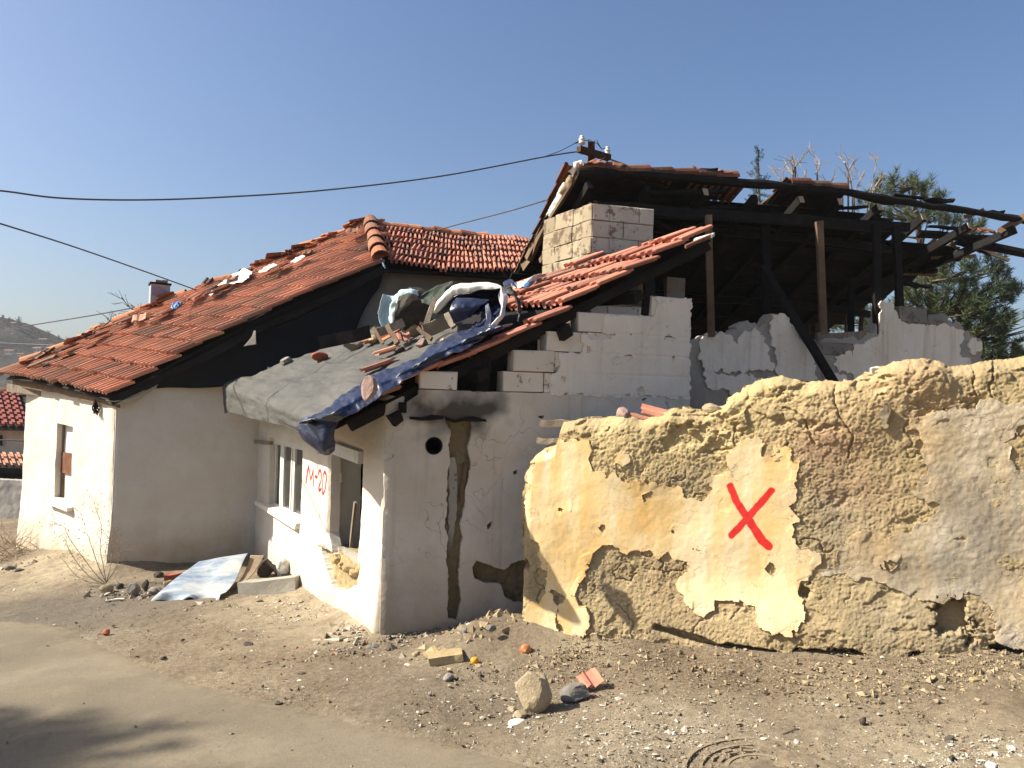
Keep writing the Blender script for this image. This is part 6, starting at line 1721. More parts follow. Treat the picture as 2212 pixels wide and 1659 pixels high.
stone(968, 1472, 32, 16, 'stone_grey', 'lone grey stone on the earth below the mud bricks', 409)
stone(651, 1460, 20, 10, 'stone_dark', 'dark clod near the lane edge', 410, 'clod', 'clod')
stone(645, 1472, 14, 6, 'chip_white', 'white chip below the dark clod', 411, 'chip', 'stone chip')
stone(766, 1508, 11, 9, 'chip_white', 'white pebble half way to the lane', 412, 'pebble', 'pebble')
stone(900, 1420, 26, 14, 'stone_tan', 'tan stone left of the mud bricks', 413)
stone(994, 1406, 20, 22, 'stone_tan', 'upright tan stone behind the mud bricks', 414)
stone(1106, 1368, 16, 16, 'stone_tan', 'small pale lump against the left end of the adobe wall', 415)
stone(1031, 1444, 26, 11, 'stone_tan', 'low tan stone beneath the orange', 416)
stone(1060, 1400, 34, 22, 'adobe', 'mud lump on the earth heap at the wall end', 417, 'mud_lump', 'clod', rough=.16)
stone(1090, 1384, 26, 18, 'adobe', 'mud lump nearest the wall end', 418, 'mud_lump', 'clod', rough=.16)
stone(655, 1402, 15, 7, 'tile_red', 'red tile crumb by the white laths', 419, 'tile_crumb', 'tile shard')
stone(717, 1416, 12, 9, 'tile_red', 'pink tile crumb right of the white laths', 420, 'tile_crumb', 'tile shard')
stone(226, 1371, 22, 12, 'brick', 'reddish clod at the bend of the lane edge', 421, 'clod', 'clod')
stone(351, 1425, 16, 9, 'stone_dark', 'dark clod on the lane edge further left', 422, 'clod', 'clod')
stone(431, 1448, 14, 8, 'purple', 'crushed purple wrapper at the lane edge', 423, 'wrapper', 'litter', rough=.2)
stone(221, 1283, 34, 20, 'stone_tan', 'rounded tan stone at the foot of the house corner', 424, planes=5)
stone(281, 1288, 36, 28, 'stone_grey', 'angular grey stone in the row by the shaded wall', 425)
stone(310, 1276, 20, 26, 'stone_dark', 'black glossy lump in the stone row', 426, 'lump', 'stone')
stone(328, 1286, 28, 20, 'stone_grey', 'pale grey stone nearest the metal sheet', 427)
stone(308, 1288, 13, 8, 'stone_pink', 'little pink stone in front of the stone row', 428, 'pebble', 'pebble')
stone(360, 1268, 26, 18, 'stone_tan', 'tan stone below the red brick', 429)
stone(338, 1248, 26, 14, 'stone_dark', 'dark stone behind the stone row', 430)
stone(255, 1272, 24, 12, 'stone_dark', 'dark flat stone between tan and grey stones', 431)
stone(13, 1232, 28, 15, 'stone_grey', 'grey stone at the far left edge', 432)
stone(37, 1238, 24, 12, 'stone_dark', 'dark stone beside the far left grey stone', 433)
stone(1868, 1566, 22, 20, 'stone_dark', 'dark stone on the open earth right of the cross', 434)
stone(1780, 1523, 11, 8, 'chip_white', 'single white pebble below the wall undercut', 435, 'pebble', 'pebble')
stone(1344, 1515, 12, 8, 'stone_dark', 'dark pebble right of the flat grey rock', 436, 'pebble', 'pebble')
stone(1603, 1586, 18, 9, 'stone_dark', 'dark pebble above the buried manhole', 437, 'pebble', 'pebble')
stone(2057, 1602, 24, 16, 'stone_dark', 'dark stone at the lower right', 438)
stone(2064, 1648, 26, 18, 'stone_dark', 'dark stone at the bottom right edge', 439)
stone(2152, 1662, 34, 16, 'chip_white', 'white chunk in the bottom right corner', 440, 'chunk')
stone(2088, 1624, 18, 9, 'ridge', 'orange pebble at the lower right', 441, 'pebble', 'pebble')
stone(2191, 1622, 20, 14, 'chip_white', 'white pebble by the right edge', 442, 'pebble', 'pebble')
stone(2197, 1570, 24, 7, 'cardboard', 'yellowish dry leaf at the right edge', 443, 'dry_leaf', 'leaf', rough=.25)
stone(2114, 1482, 34, 18, 'adobe', 'mud clod fallen below the grey plaster', 444, 'clod', 'clod', rough=.14)
stone(930, 1500, 16, 8, 'stone_grey', 'grey pebble between lane and mud bricks', 445, 'pebble', 'pebble')
stone(1038, 1462, 16, 11, 'stone_dark', 'dark pebble right of the lone grey stone', 446, 'pebble', 'pebble')
stone(880, 1440, 18, 8, 'chip_white', 'pale flake left of the lone grey stone', 447, 'flake', 'stone flake')
stone(1010, 1566, 20, 7, 'stone_tan', 'tan flake near the lane left of the boulder', 448, 'flake', 'stone flake')
stone(600, 1520, 18, 8, 'stone_dark', 'dark clod lying on the lane edge centre', 449, 'clod', 'clod')
stone(1105, 1570, 16, 7, 'chip_white', 'tiny pale chip before the flat flake', 450, 'chip', 'stone chip')
stone(905, 1358, 14, 10, 'stone_pink', 'pink pebble at the foot of the gable wall', 451, 'pebble', 'pebble')
stone(1000, 1372, 28, 18, 'stone_grey', 'grey rubble in the shade below the chase', 452)
stone(1060, 1362, 24, 14, 'stone_grey', 'grey rubble in the dark corner by the adobe wall', 453)
# mud bricks
def brickbox(x0, y0, x1, y1, wd, h, mat, label, cat='brick', nm='mud_brick', jit=.006, lift=.0):
    a, b = gpos(x0, y0), gpos(x1, y1)
    mb = MB(); mb.beam(a + np.array([0, 0, h / 2 + lift]), b + np.array([0, 0, h / 2 + lift]), wd, h, (0, 0, 1), jit, 3)
    tag(mb.build(nm, M[mat]), label, cat)
brickbox(925, 1436, 1000, 1423, .15, .065, 'adobe', 'long mud brick lying left of the orange')
brickbox(920, 1424, 948, 1414, .12, .05, 'adobe', 'broken mud brick end behind the long one', jit=.012)
brickbox(677, 1385, 752, 1383, .02, .012, 'chip_white', 'white lath on the earth before the corner', 'lath', 'lath', .002)
brickbox(722, 1376, 752, 1388, .02, .015, 'cut_end', 'pale stick crossing the white lath', 'stick', 'stick', .002)
brickbox(228, 1299, 268, 1295, .03, .012, 'chip_white', 'flat pale stick left of the metal sheet', 'stick', 'stick', .003)
brickbox(1690, 1590, 1725, 1577, .015, .01, 'stone_dark', 'dark twig near the buried manhole', 'stick', 'twig', .002)
brickbox(355, 1256, 391, 1252, .10, .09, 'brick', 'red brick lying by the shaded wall', 'brick', 'red_brick', .004)
def fruit(nm, x, yb, d, mat, label, squash=1.0, stem=False):
    p, m = gm(x, yb); r = d * m / 2
    V, F = ICO[4]; V = V.copy()
    V[:, 2] *= squash
    dimple = np.exp(-((V[:, 0] ** 2 + V[:, 1] ** 2) / .06)) * np.sign(V[:, 2]) * .12
    V[:, 2] -= dimple
    if stem:
        k = np.exp(-((V[:, 0] ** 2 + V[:, 1] ** 2) / .05)) * (V[:, 2] > 0); V[:, 2] += .42 * k
        V = V[:, [0, 2, 1]] * np.array([1, -1, 1])
    tag(put(nm, V * r + p + np.array([0, r * .5, r * squash * .92]), [F], M[mat], None, True), label, 'fruit')
fruit('orange_fruit', 1025, 1437, 18, 'orange', 'bright orange lying by the mud bricks', .94)
fruit('red_onion', 1135, 1416, 25, 'onion', 'red onion at the left foot of the adobe wall', .9, True)
# metal sheet, plywood, kerb block
def mk_sheet_metal():
    bl, br = gpos(330, 1300), gpos(478, 1297)
    tl, tr = at(430, 1217, bl[1] + .85), at(536, 1199, br[1] + 1.05)
    br2 = at(512, 1263, br[1] + .42)
    def P(s, t): 
        a = bl + (br - bl) * s; b = tl + (tr - tl) * s
        p = a + (b - a) * t
        k = max(0, s - .75) / .25
        return p + (br2 - (br + (tr - br) * .4)) * k * math.exp(-((t - .4) / .3) ** 2) * .8
    nzv = nrm(np.cross(br - bl, tl - bl)); nzv = nzv if nzv[2] > 0 else -nzv
    rows = []
    for t in np.linspace(0, 1, 8):
        rows.append([P(s, t) + nzv * (.03 + .03 * math.sin(6 * s + 3 * t) * (1 - t) + (.05 * math.sin(s * 14) if t == 0 else 0)) for s in np.linspace(0, 1, 8)])
    rows.insert(0, [p - np.array([0, 0, .05 + .03 * math.sin(9 * i)]) - nrm(np.array([0, 1, 0])) * .02 for i, p in enumerate(rows[0])])
    rows[0] = [np.array([q[0], q[1], max(q[2], gz(q[0], q[1]) + .005)]) for q in rows[0]]
    tag(loft('metal_sheet', rows, 60, 50, .010, .5, M['metal_blue'], None, 41, .004), 'bent faded blue metal sheet lying by the shaded wall', 'metal sheet')
    a = [at(512, 1262, br[1] + .40), at(530, 1232, br[1] + .75), at(541, 1199, br[1] + 1.1)]
    b = [at(524, 1262, br[1] + .42), at(552, 1232, br[1] + .8), at(571, 1200, br[1] + 1.2)]
    tag(loft('plywood_sheet', [a, b], 20, 12, .006, .3, M['cardboard'], None, 42, .012), 'torn brown plywood leaning behind the metal sheet', 'plywood')
    stone(566, 1248, 52, 44, 'stone_dark', 'grey dusty lump behind the kerb block', 460, 'lump', 'stone', rough=.12)
    stone(606, 1246, 44, 40, 'chip_white', 'whitish heap against the lower corner of the wall', 461, 'lime_heap', 'heap', planes=4, rough=.1)
    p, q = gpos(519, 1287), gpos(642, 1275)
    h = 30 * mpp(p)
    mb = MB(); mb.beam(p + np.array([0, .12, h / 2 - .02]), q + np.array([0, .12, h / 2 - .02]), .22, h, (0, 0, 1), .003, 3)
    tag(mb.build('kerb_block', M['concrete']), 'long concrete kerb block against the street wall', 'kerb')
    brickbox(548, 1284, 612, 1278, .03, .02, 'stone_pink', 'thin pinkish batten at the kerb block foot', 'lath', 'lath', .002)
mk_sheet_metal()
# stones and timber on the adobe wall's broken top
def on_wall(x, y, w, h, mat, label, seed, nm='stone', cat='stone', d=-.12, rough=.07, planes=9):
    u, z = WE.uv(x, y + h / 2, d); p = WE.pt(u, z, d); m = mpp(p)
    tag(rock(nm, p - np.array([0, 0, .02]), (w * m, w * m * .7, h * m * 1.15), seed, M[mat], None, rot=seed, planes=planes, rough=rough), label, cat)
on_wall(1344, 893, 44, 32, 'stone_pink', 'pinkish stone on the left top of the adobe wall', 501)
on_wall(1538, 876, 52, 22, 'stone_tan', 'pale tan stone on the middle top of the adobe wall', 502)
on_wall(1893, 797, 34, 22, 'chip_white', 'whitish stone on the right top of the adobe wall', 503)
on_wall(2090, 800, 40, 22, 'stone_tan', 'tan stone set in the right top of the adobe wall', 504)
for x, y, rot, lb in ((1378, 907, 1.3, 'red tile shard lying beside the pinkish stone'), (1412, 898, .9, 'red tile shard tilted up on the adobe wall')):
    u, z = WE.uv(x, y, -.14); tag(shard('tile_shard', WE.pt(u, z - .02, -.14), .20, .08, M['tile_red'], x, rot, .2, .3 if x < 1400 else -.6), lb, 'tile shard')
for x0, y0, x1, y1, w, lb in ((1166, 914, 1230, 916, .055, 'upper wooden stub poking from the left end of the adobe wall'), (1160, 951, 1220, 952, .045, 'lower wooden stub poking from the left end of the adobe wall')):
    a, b = WE.uv(x0, y0, -.18), WE.uv(x1, y1, -.18)
    mb = MB(); mb.beam(WE.pt(*a, -.18), WE.pt(*b, -.18), w, w, (0, 0, 1), .005, 3); tag(mb.build('wooden_stub', M['wood_grey']), lb, 'timber', )
# buried manhole
def mk_manhole():
    c = gpos(1640, 1662); root = thing('manhole_cover', 'dusty manhole cover almost buried at the bottom edge', 'manhole', c)
    m_ = simple('dusty_iron', (0.20, 0.155, 0.10), (0.27, 0.21, 0.135), 9, 0.95, 0.8, 60, 0.01)
    def ring(nm, r0, r1, h):
        mb = MB(); n = 48; V = []
        for k in range(n):
            a = 2 * math.pi * k / n
            for r, z in ((r0, -.03), (r0, h), (r1, h), (r1, -.03)):
                x, y = c[0] + r * math.cos(a), c[1] + r * math.sin(a)
                V.append((x, y, gz(x, y) + z))
        q = [(4 * k + j, 4 * k + j + 1, 4 * ((k + 1) % n) + j + 1, 4 * ((k + 1) % n) + j) for k in range(n) for j in range(3)]
        mb.add(V, q); mb.build(nm, m_, root)
    ring('frame_ring', .36, .385, .004); ring('inner_ring', .28, .295, .004); ring('cover_ring', .15, .17, .007)
    mb = MB(); n = 32
    V = [(c[0] + .15 * math.cos(2 * math.pi * k / n), c[1] + .15 * math.sin(2 * math.pi * k / n), 0) for k in range(n)]
    V = [(x, y, gz(x, y) + .001) for x, y, z in V] + [(c[0], c[1], gz(c[0], c[1]) + .003)]
    mb.add(V, [], [(k, (k + 1) % n, n) for k in range(n)]); mb.build('cover_plate', m_, root)
    for k in range(14):
        a = 2 * math.pi * k / 14 + .2
        for dr in (.205, .245):
            p = c + np.array([dr * math.cos(a), dr * math.sin(a), 0]); p[2] = gz(p[0], p[1]) - .001
            mb = MB(); mb.box(p, np.array([-math.sin(a), math.cos(a), 0]) * .028, np.array([math.cos(a), math.sin(a), 0]) * .010, (0, 0, .010), .002); mb.build('raised_bar', m_, root)
mk_manhole()

# ------------------------------------------------------------------ uncountable grit, chips and crumbs
def grit(name, n, px_fn, size, mat, label, seed, flat=(.25, .7), lift=0.0, allow_road=0.03):
    r = np.random.default_rng(seed)
    px, py = px_fn(r, n)
    p = ground_at(px, py)
    rs = polysd(p[:, 0], p[:, 1], ROAD)
    ok = (rs < -.0) | (r.random(len(px)) < allow_road)
    for W, mn in ((WE, .02), ):
        u = (p - W.o) @ W.d; d = (p - W.o) @ W.n
        ok &= ~((d < mn) & (u > -.05))
    uD = (p - WD.o) @ WD.d; dDd = (p - WD.o) @ WD.n
    ok &= ~((dDd < .04) & (uD > -.02) )
    dCd = (p - WC1.o) @ WC1.n; uC = (p - WC1.o) @ WC1.d
    ok &= ~((dCd < .22) & (uC > -.05))
    dBd = (p - WB.o) @ WB.n; uB = (p - WB.o) @ WB.d; dAd = (p - WA.o) @ WA.n
    ok &= ~((dBd < .04) & (dAd < .06))
    p = p[ok]; n = len(p)
    s = np.minimum(size[0] * (1 - r.random(n)) ** (-1 / size[2]), size[1])
    base = np.array([(1, 0, 0), (0, 1, 0), (-1, 0, 0), (0, -1, 0), (0, 0, 1), (0, 0, -1)], float)
    F = np.array([(0, 1, 4), (1, 2, 4), (2, 3, 4), (3, 0, 4), (1, 0, 5), (2, 1, 5), (3, 2, 5), (0, 3, 5)])
    V = base[None] * r.uniform(.55, 1.15, (n, 6, 1)) + r.normal(0, .16, (n, 6, 3))
    V = V * np.stack([s, s * r.uniform(.5, 1, n), s * r.uniform(*flat, n)], -1)[:, None, :]
    a = r.uniform(0, 2 * np.pi, n); ca, sa = np.cos(a), np.sin(a); tl = r.normal(0, .35, n); ct, st = np.cos(tl), np.sin(tl)
    x = V[..., 0] * ct[:, None] + V[..., 2] * st[:, None]; z = -V[..., 0] * st[:, None] + V[..., 2] * ct[:, None]; y = V[..., 1]
    V = np.stack([x * ca[:, None] - y * sa[:, None], x * sa[:, None] + y * ca[:, None], z], -1)
    p[:, 2] = gz(p[:, 0], p[:, 1]) + .004 + lift
    on = polysd(p[:, 0], p[:, 1], ROAD) > 0
    p[:, 2] = np.where(on, base_z(p[:, 0]) + .010, p[:, 2])
    V = V + p[:, None, :]
    Fa = (F[None] + 6 * np.arange(n)[:, None, None]).reshape(-1, 3)
    tint = np.repeat(r.random(n), 6)
    o = put(name, V.reshape(-1, 3), [Fa], mat, None, False, {'tint': tint}, recentre=False)
    tag(o, label, None, None, 'stuff')
def tinted(name, stops):
    m = NT(name, .95, .1)
    c = m.ramp(m.attr('tint'), stops)
    c = m.mix(1.0, c, m.ramp(m.noise(60, 3), [(.3, .75), (.7, 1.15)]), 'MULTIPLY')
    return m.col(c).done()
mt_grit = tinted('mixed_grit', [(0., (.09, .075, .055)), (.3, (.19, .15, .10)), (.6, (.29, .23, .15)), (.85, (.38, .33, .25)), (1., (.50, .46, .38))])
mt_chip = tinted('lime_chips', [(0., (.28, .235, .165)), (.4, (.40, .355, .275)), (1., (.55, .51, .43))])
mt_mud = tinted('mud_crumbs', [(0., (.20, .15, .09)), (.5, (.29, .225, .135)), (1., (.37, .295, .185))])
mt_red = tinted('tile_crumbs', [(0., (.30, .10, .06)), (.6, (.42, .15, .08)), (1., (.30, .17, .12))])
def strip(r, n):
    px = r.uniform(-60, 2270, n); py = 1240 + 430 * r.random(n)
    return px, py
def blobs(bl):
    def f(r, n):
        w = np.array([b[4] for b in bl]); w = w / w.sum()
        k = r.choice(len(bl), n, p=w); b = np.array(bl)[k]
        return b[:, 0] + r.normal(0, 1, n) * b[:, 2], b[:, 1] + r.normal(0, 1, n) * b[:, 3]
    return f
grit('grit', 26000, strip, (.0036, .026, 2.3), mt_grit, 'loose grit and small stones strewn over the earth', 1, allow_road=.02)
grit('lime_chips', 5200, blobs([(640, 1330, 90, 26, 3), (760, 1370, 70, 20, 3), (560, 1300, 70, 18, 1.5), (1400, 1590, 150, 40, 2), (2060, 1640, 90, 22, 2.5), (1200, 1560, 90, 40, .6), (900, 1370, 60, 12, .8), (1000, 1500, 300, 60, 1.2), (100, 1245, 90, 16, .8)]), (.0045, .032, 2.1), mt_chip, 'whitish lime chips flaked from the walls', 2, (.12, .4), allow_road=.0)
grit('mud_crumbs', 6500, blobs([(1080, 1395, 60, 26, 3), (1180, 1420, 70, 18, 2), (1000, 1420, 60, 22, 1.5), (1500, 1440, 200, 26, 2), (1900, 1480, 200, 26, 3), (2150, 1480, 60, 30, 2), (1300, 1440, 100, 22, 1)]), (.0045, .032, 2.1), mt_mud, 'crumbs of mud fallen from the adobe wall', 3, (.5, .95), allow_road=.0)
grit('wall_foot_rubble', 900, blobs([(290, 1284, 70, 9, 3), (900, 1372, 60, 10, 2), (1030, 1372, 50, 10, 2), (430, 1306, 80, 8, 2), (60, 1235, 50, 8, 1), (720, 1395, 90, 20, 2)]), (.010, .06, 1.7), mt_grit, 'small rubble along the feet of the house walls', 4, (.4, .9), allow_road=.0)
grit('wall_end_rubble', 170, blobs([(1060, 1392, 40, 16, 3), (1010, 1412, 40, 12, 2), (1100, 1380, 18, 10, 2), (960, 1420, 40, 10, 1)]), (.016, .07, 1.8), mt_mud, 'lumps of mud heaped between the house corner and the adobe wall', 14, (.55, .95), allow_road=.0)
grit('tile_crumbs', 160, blobs([(680, 1400, 60, 14, 3), (1280, 1490, 60, 20, 1), (420, 1306, 60, 6, 1), (900, 1420, 160, 40, 2)]), (.006, .03, 2.0), mt_red, 'red crumbs of broken tiles', 5, (.3, .7), allow_road=.0)
# ------------------------------------------------------------------ plants
def branch(mb, p, d, L, r, depth, rnd, curl=.25, spread=.6, nseg=4, minr=.002, tips=None, kids=(2, 3), upw=.05):
    pts = [p]; q = p; dd = nrm(d)
    for i in range(nseg):
        dd = nrm(dd + rnd.normal(0, curl, 3) * .5 + np.array([0, 0, upw]))
        q = q + dd * L / nseg; pts.append(q)
    mb.tube(pts, [max(r * (1 - .55 * i / nseg), minr) for i in range(nseg + 1)], 5 if r > .02 else 4, False)
    if depth <= 0:
        if tips is not None: tips.append((pts[-1], dd))
        return
    for k in range(rnd.integers(kids[0], kids[1] + 1)):
        j = rnd.integers(nseg // 2, nseg + 1)
        branch(mb, pts[j], dd + rnd.normal(0, spread, 3), L * rnd.uniform(.5, .8), r * .55, depth - 1, rnd, curl, spread, nseg, minr, tips, kids, upw)
    if tips is not None: tips.append((pts[-1], dd))
def needles(tufts, name, parent, seed, n=46, L=.13, w=.006):
    """needle tufts: thin blades about a shoot"""
    r = np.random.default_rng(seed)
    P = np.array([t[0] for t in tufts]); D = np.array([nrm(t[1]) for t in tufts]); S = np.array([t[2] if len(t) > 2 else 1. for t in tufts])
    m = len(P)
    t = r.uniform(-.7, .5, (m, n)); c = P[:, None] + D[:, None] * (t * .20 * S[:, None])[..., None]
    v = r.normal(size=(m, n, 3)); v -= (v * D[:, None]).sum(-1, keepdims=True) * D[:, None]
    v /= np.linalg.norm(v, axis=-1, keepdims=True) + 1e-9
    dd = D[:, None] * r.uniform(.3, 1.2, (m, n))[..., None] + v
    dd /= np.linalg.norm(dd, axis=-1, keepdims=True)
    e = c + dd * (L * S[:, None] * r.uniform(.7, 1.2, (m, n)))[..., None]
    s = np.cross(dd, r.normal(size=(m, n, 3))); s /= np.linalg.norm(s, axis=-1, keepdims=True) + 1e-9
    V = np.stack([c - s * w, c + s * w, e], 2).reshape(-1, 3)
    F = np.arange(len(V)).reshape(-1, 3)
    return put(name, V, [F], M['needle'], parent, False)
def mk_pine():
    r = np.random.default_rng(8)
    Y = 16.0; b = at(2050, 900, Y); b[2] = base_z(b[0])
    root = thing('pine_tree', 'dense dark pine rising behind the burnt house on the right', 'tree', b)
    mb = MB(); top = at(1985, 405, Y)
    trunk = [b + (top - b) * t + np.array([.12 * math.sin(5 * t), 0, 0]) for t in np.linspace(0, 1, 10)]
    mb.tube(trunk, [.16 * (1 - .85 * t) + .01 for t in np.linspace(0, 1, 10)], 8, False)
    lm = MB(); tufts = []
    cl = [(1908, 398, 26, 26, 6), (1942, 396, 16, 26, 4), (1968, 412, 18, 30, 5), (2010, 412, 20, 22, 5), (2000, 400, 10, 16, 2), (2036, 432, 14, 18, 3), (1880, 436, 40, 14, 6), (1950, 450, 70, 18, 14), (2020, 470, 60, 20, 12), (2090, 478, 50, 14, 7), (2130, 500, 40, 12, 4),
          (2140, 570, 40, 22, 10), (2060, 590, 60, 36, 22), (2000, 620, 50, 40, 22), (2120, 640, 54, 40, 32), (2170, 610, 24, 26, 8), (2190, 630, 20, 20, 8), (2050, 660, 60, 40, 34), (2110, 720, 70, 40, 44), (2150, 690, 40, 30, 18), (2060, 730, 50, 34, 24), (2190, 765, 40, 26, 16), (2230, 760, 50, 40, 14), (2160, 775, 50, 30, 18), (1960, 660, 36, 34, 12), (1900, 690, 50, 40, 12), (1850, 700, 60, 30, 10), (1760, 700, 80, 26, 8), (2250, 690, 40, 30, 8)]
    for cx, cy, rx, ry, n in cl:
        for _ in range(int(n * 1.9)):
            a = r.uniform(0, 2 * np.pi); q = math.sqrt(r.random())
            x, y = cx + rx * q * math.cos(a), cy + ry * q * math.sin(a)
            yy = Y + r.normal(0, .55) * min(1, rx / 40)
            p = at(x, y, yy)
            t = min(trunk, key=lambda c: np.linalg.norm(c - p - np.array([0, 0, -.3])))
            out = nrm(p - t + 1e-3)
            d = nrm(out * .7 + np.array([0, 0, .9]) + r.normal(0, .35, 3)) if cy > 460 else nrm(np.array([0, 0, 1.3]) + r.normal(0, .35, 3))
            tufts.append((p, d, r.uniform(.8, 1.3)))
            if r.random() < .3:
                mid = t + (p - t) * .55 + np.array([0, 0, -.12])
                lm.tube([t, mid, p - d * .12], [.03, .018, .007], 4, False)
    mb.build('trunk', M['bark'], root, True); lm.build('limbs', M['bark'], root, True)
    needles(tufts, 'crown', root, 9, 60, .15, .0062)
mk_pine()
def mk_cedar():
    r = np.random.default_rng(4)
    Y = 14.8; top = at(1637, 320, Y); b = at(1668, 800, Y); b[2] = base_z(b[0])
    root = thing('young_cedar', 'thin dark cedar tip rising behind the charred ridge', 'tree', b)
    mb = MB(); mb.tube([b + (top - b) * t for t in np.linspace(0, 1, 8)], [.09 * (1 - t) + .006 for t in np.linspace(0, 1, 8)], 6, False); 
    tufts = []; lm = MB()
    for k in range(64):
        t = 1 - (k / 64) ** 1.0 * .30
        p = b + (top - b) * t
        L = .05 + .55 * (1 - t) / .30 * r.uniform(.6, 1.1)
        a = r.uniform(0, 2 * np.pi)
        q = p + np.array([math.cos(a) * L, math.sin(a) * L, -.05 + r.normal(0, .04)])
        lm.tube([p, q], [.008, .003], 3, False)
        for s in np.linspace(.15, 1, max(2, int(L / .05))):
            tufts.append((p + (q - p) * s, nrm(q - p + np.array([0, 0, .3])), .38))
    mb.build('trunk', M['bark'], root, True); lm.build('limbs', M['bark'], root)
    needles(tufts, 'crown', root, 6, 16, .13, .0055)
mk_cedar()
def bare_tree(name, label, Y, base_px, twigs, seed, mat='twig', r0=.03, group=None):
    r = np.random.default_rng(seed)
    b = at(*base_px, Y); b[2] = base_z(b[0])
    root = thing(name, label, 'tree', b, group)
    tm = MB(); bm_ = MB()
    for i, tw in enumerate(twigs):
        pts = [at(x, y, Y + .1 * r.normal()) for x, y in tw]
        tm.tube([b + (pts[0] - b) * s for s in (0, .5, 1)], [r0, r0 * .8, r0 * .45], 5, False)
        bm_.tube(pts, [r0 * .42 * (1 - .6 * k / len(pts)) for k in range(len(pts))], 4, False)
        for k in range(1, len(pts)):
            for _ in range(2):
                branch(bm_, pts[k - 1] + (pts[k] - pts[k - 1]) * r.random(), pts[k] - pts[k - 1] + r.normal(0, .12, 3), r.uniform(.10, .32), r0 * .24, 1 if r.random() < .5 else 0, r, .15, .5, 3, .004)
    tm.build('trunk', M['bark'], root, True); bm_.build('twigs', M[mat], root)
bare_tree('bare_sapling', 'bare sapling with forked twigs just right of the cedar', 14.2, (1715, 800), [[(1712, 395), (1713, 375), (1718, 360), (1730, 345), (1738, 333)], [(1713, 376), (1705, 365), (1697, 357)], [(1718, 360), (1712, 345), (1711, 338)], [(1692, 398), (1684, 385), (1677, 376)]], 21, r0=.035)
bare_tree('bare_sapling', 'slender bare twig standing above the leftover tiles', 14.4, (1765, 800), [[(1768, 395), (1765, 372), (1762, 355), (1759, 334)], [(1765, 372), (1772, 360)], [(1738, 390), (1739, 370)], [(1795, 392), (1806, 382)]], 22, r0=.026)
bare_tree('bare_sapling', 'bare sapling with reddish forks left of the pine tips', 14.2, (1840, 800), [[(1842, 420), (1838, 395), (1832, 370), (1825, 352), (1817, 341)], [(1832, 370), (1842, 352), (1850, 342)], [(1846, 415), (1856, 395), (1868, 368)], [(1820, 425), (1812, 408), (1803, 402)], [(1882, 425), (1892, 400), (1912, 375)], [(1875, 430), (1885, 395), (1893, 350), (1897, 338)]], 23, r0=.034)
bare_tree('bare_bush', 'bare bush with drooping twigs left of the chimney', 17.0, (275, 800), [[(318, 690), (300, 678), (285, 668), (272, 655), (262, 642)], [(300, 678), (292, 665), (283, 660)], [(318, 690), (330, 676), (338, 672)], [(318, 690), (312, 672), (300, 668)], [(330, 690), (345, 676)]], 24, 'twig_dark', .03)
bare_tree('bare_bush', 'lower bare bush showing over the left ridge', 17.5, (250, 820), [[(255, 720), (245, 705), (235, 690), (226, 682)], [(255, 720), (262, 700), (270, 690)], [(262, 718), (280, 700), (288, 694)], [(250, 718), (240, 702), (238, 690)], [(245, 720), (230, 702)]], 25, 'twig_dark', .03)
def mk_weed():
    r = np.random.default_rng(31)
    b = gpos(228, 1262); b = b + np.array([-.03, -.06, 0])
    root = thing('dry_weed', 'dry leafless weed growing at the foot of the house corner', 'weed', b)
    mb = MB(); hd = MB()
    Yb = b[1]
    stems = [[(228, 1258), (212, 1225), (200, 1190), (190, 1160), (180, 1130), (172, 1105)], [(226, 1260), (205, 1240), (175, 1200), (150, 1165), (138, 1140), (120, 1130)], [(226, 1262), (195, 1248), (165, 1215), (145, 1180), (142, 1160)], [(229, 1258), (238, 1220), (240, 1180), (232, 1160)], [(228, 1258), (222, 1222), (215, 1185), (218, 1140), (208, 1105), (202, 1085)], [(228, 1260), (250, 1225), (256, 1190), (248, 1150)], [(226, 1262), (185, 1255), (160, 1240), (140, 1215)]]
    for s in stems:
        pts = [at(x + 1.2, y, Yb - .05 + .02 * r.normal() * k) for k, (x, y) in enumerate(s)]
        pts = list(catmull(pts, 14))
        mb.tube(pts, [.0045 * (1 - .75 * k / 13) + .001 for k in range(14)], 4, False)
        for k in range(3, 14):
            for _ in range(2):
                if r.random() < .75:
                    tips = []
                    branch(mb, pts[k], (pts[k] - pts[k - 1]) * 8 + r.normal(0, .35, 3), r.uniform(.06, .20), .002, 1, r, .25, .8, 3, .0009, tips, (1, 3), .0)
                    for t, _d in tips:
                        if r.random() < .45: hd.box(t, (.004, 0, 0), (0, .004, 0), (0, 0, .004), .0015)
    mb.build('stems', M['twig'], root); tag(hd.build('seed_heads', M['twig'], root), kind='stuff')
mk_weed()
def mk_brush():
    r = np.random.default_rng(33)
    b = gpos(18, 1205); root = thing('brush_pile', 'pile of dead brushwood at the left edge beside the white house', 'brushwood', b)
    mb = MB()
    for k in range(70):
        p = b + np.array([r.normal(0, .28) - .2, r.normal(0, .25), .02 + abs(r.normal(0, .06))])
        branch(mb, p, np.array([r.normal(), r.normal() * .6, abs(r.normal(0, .45)) + .1]), r.uniform(.25, .55), .006, 1, r, .3, .6, 3, .002, None, (1, 3), .02)
    mb.build('twigs', M['twig'], root)
mk_brush()
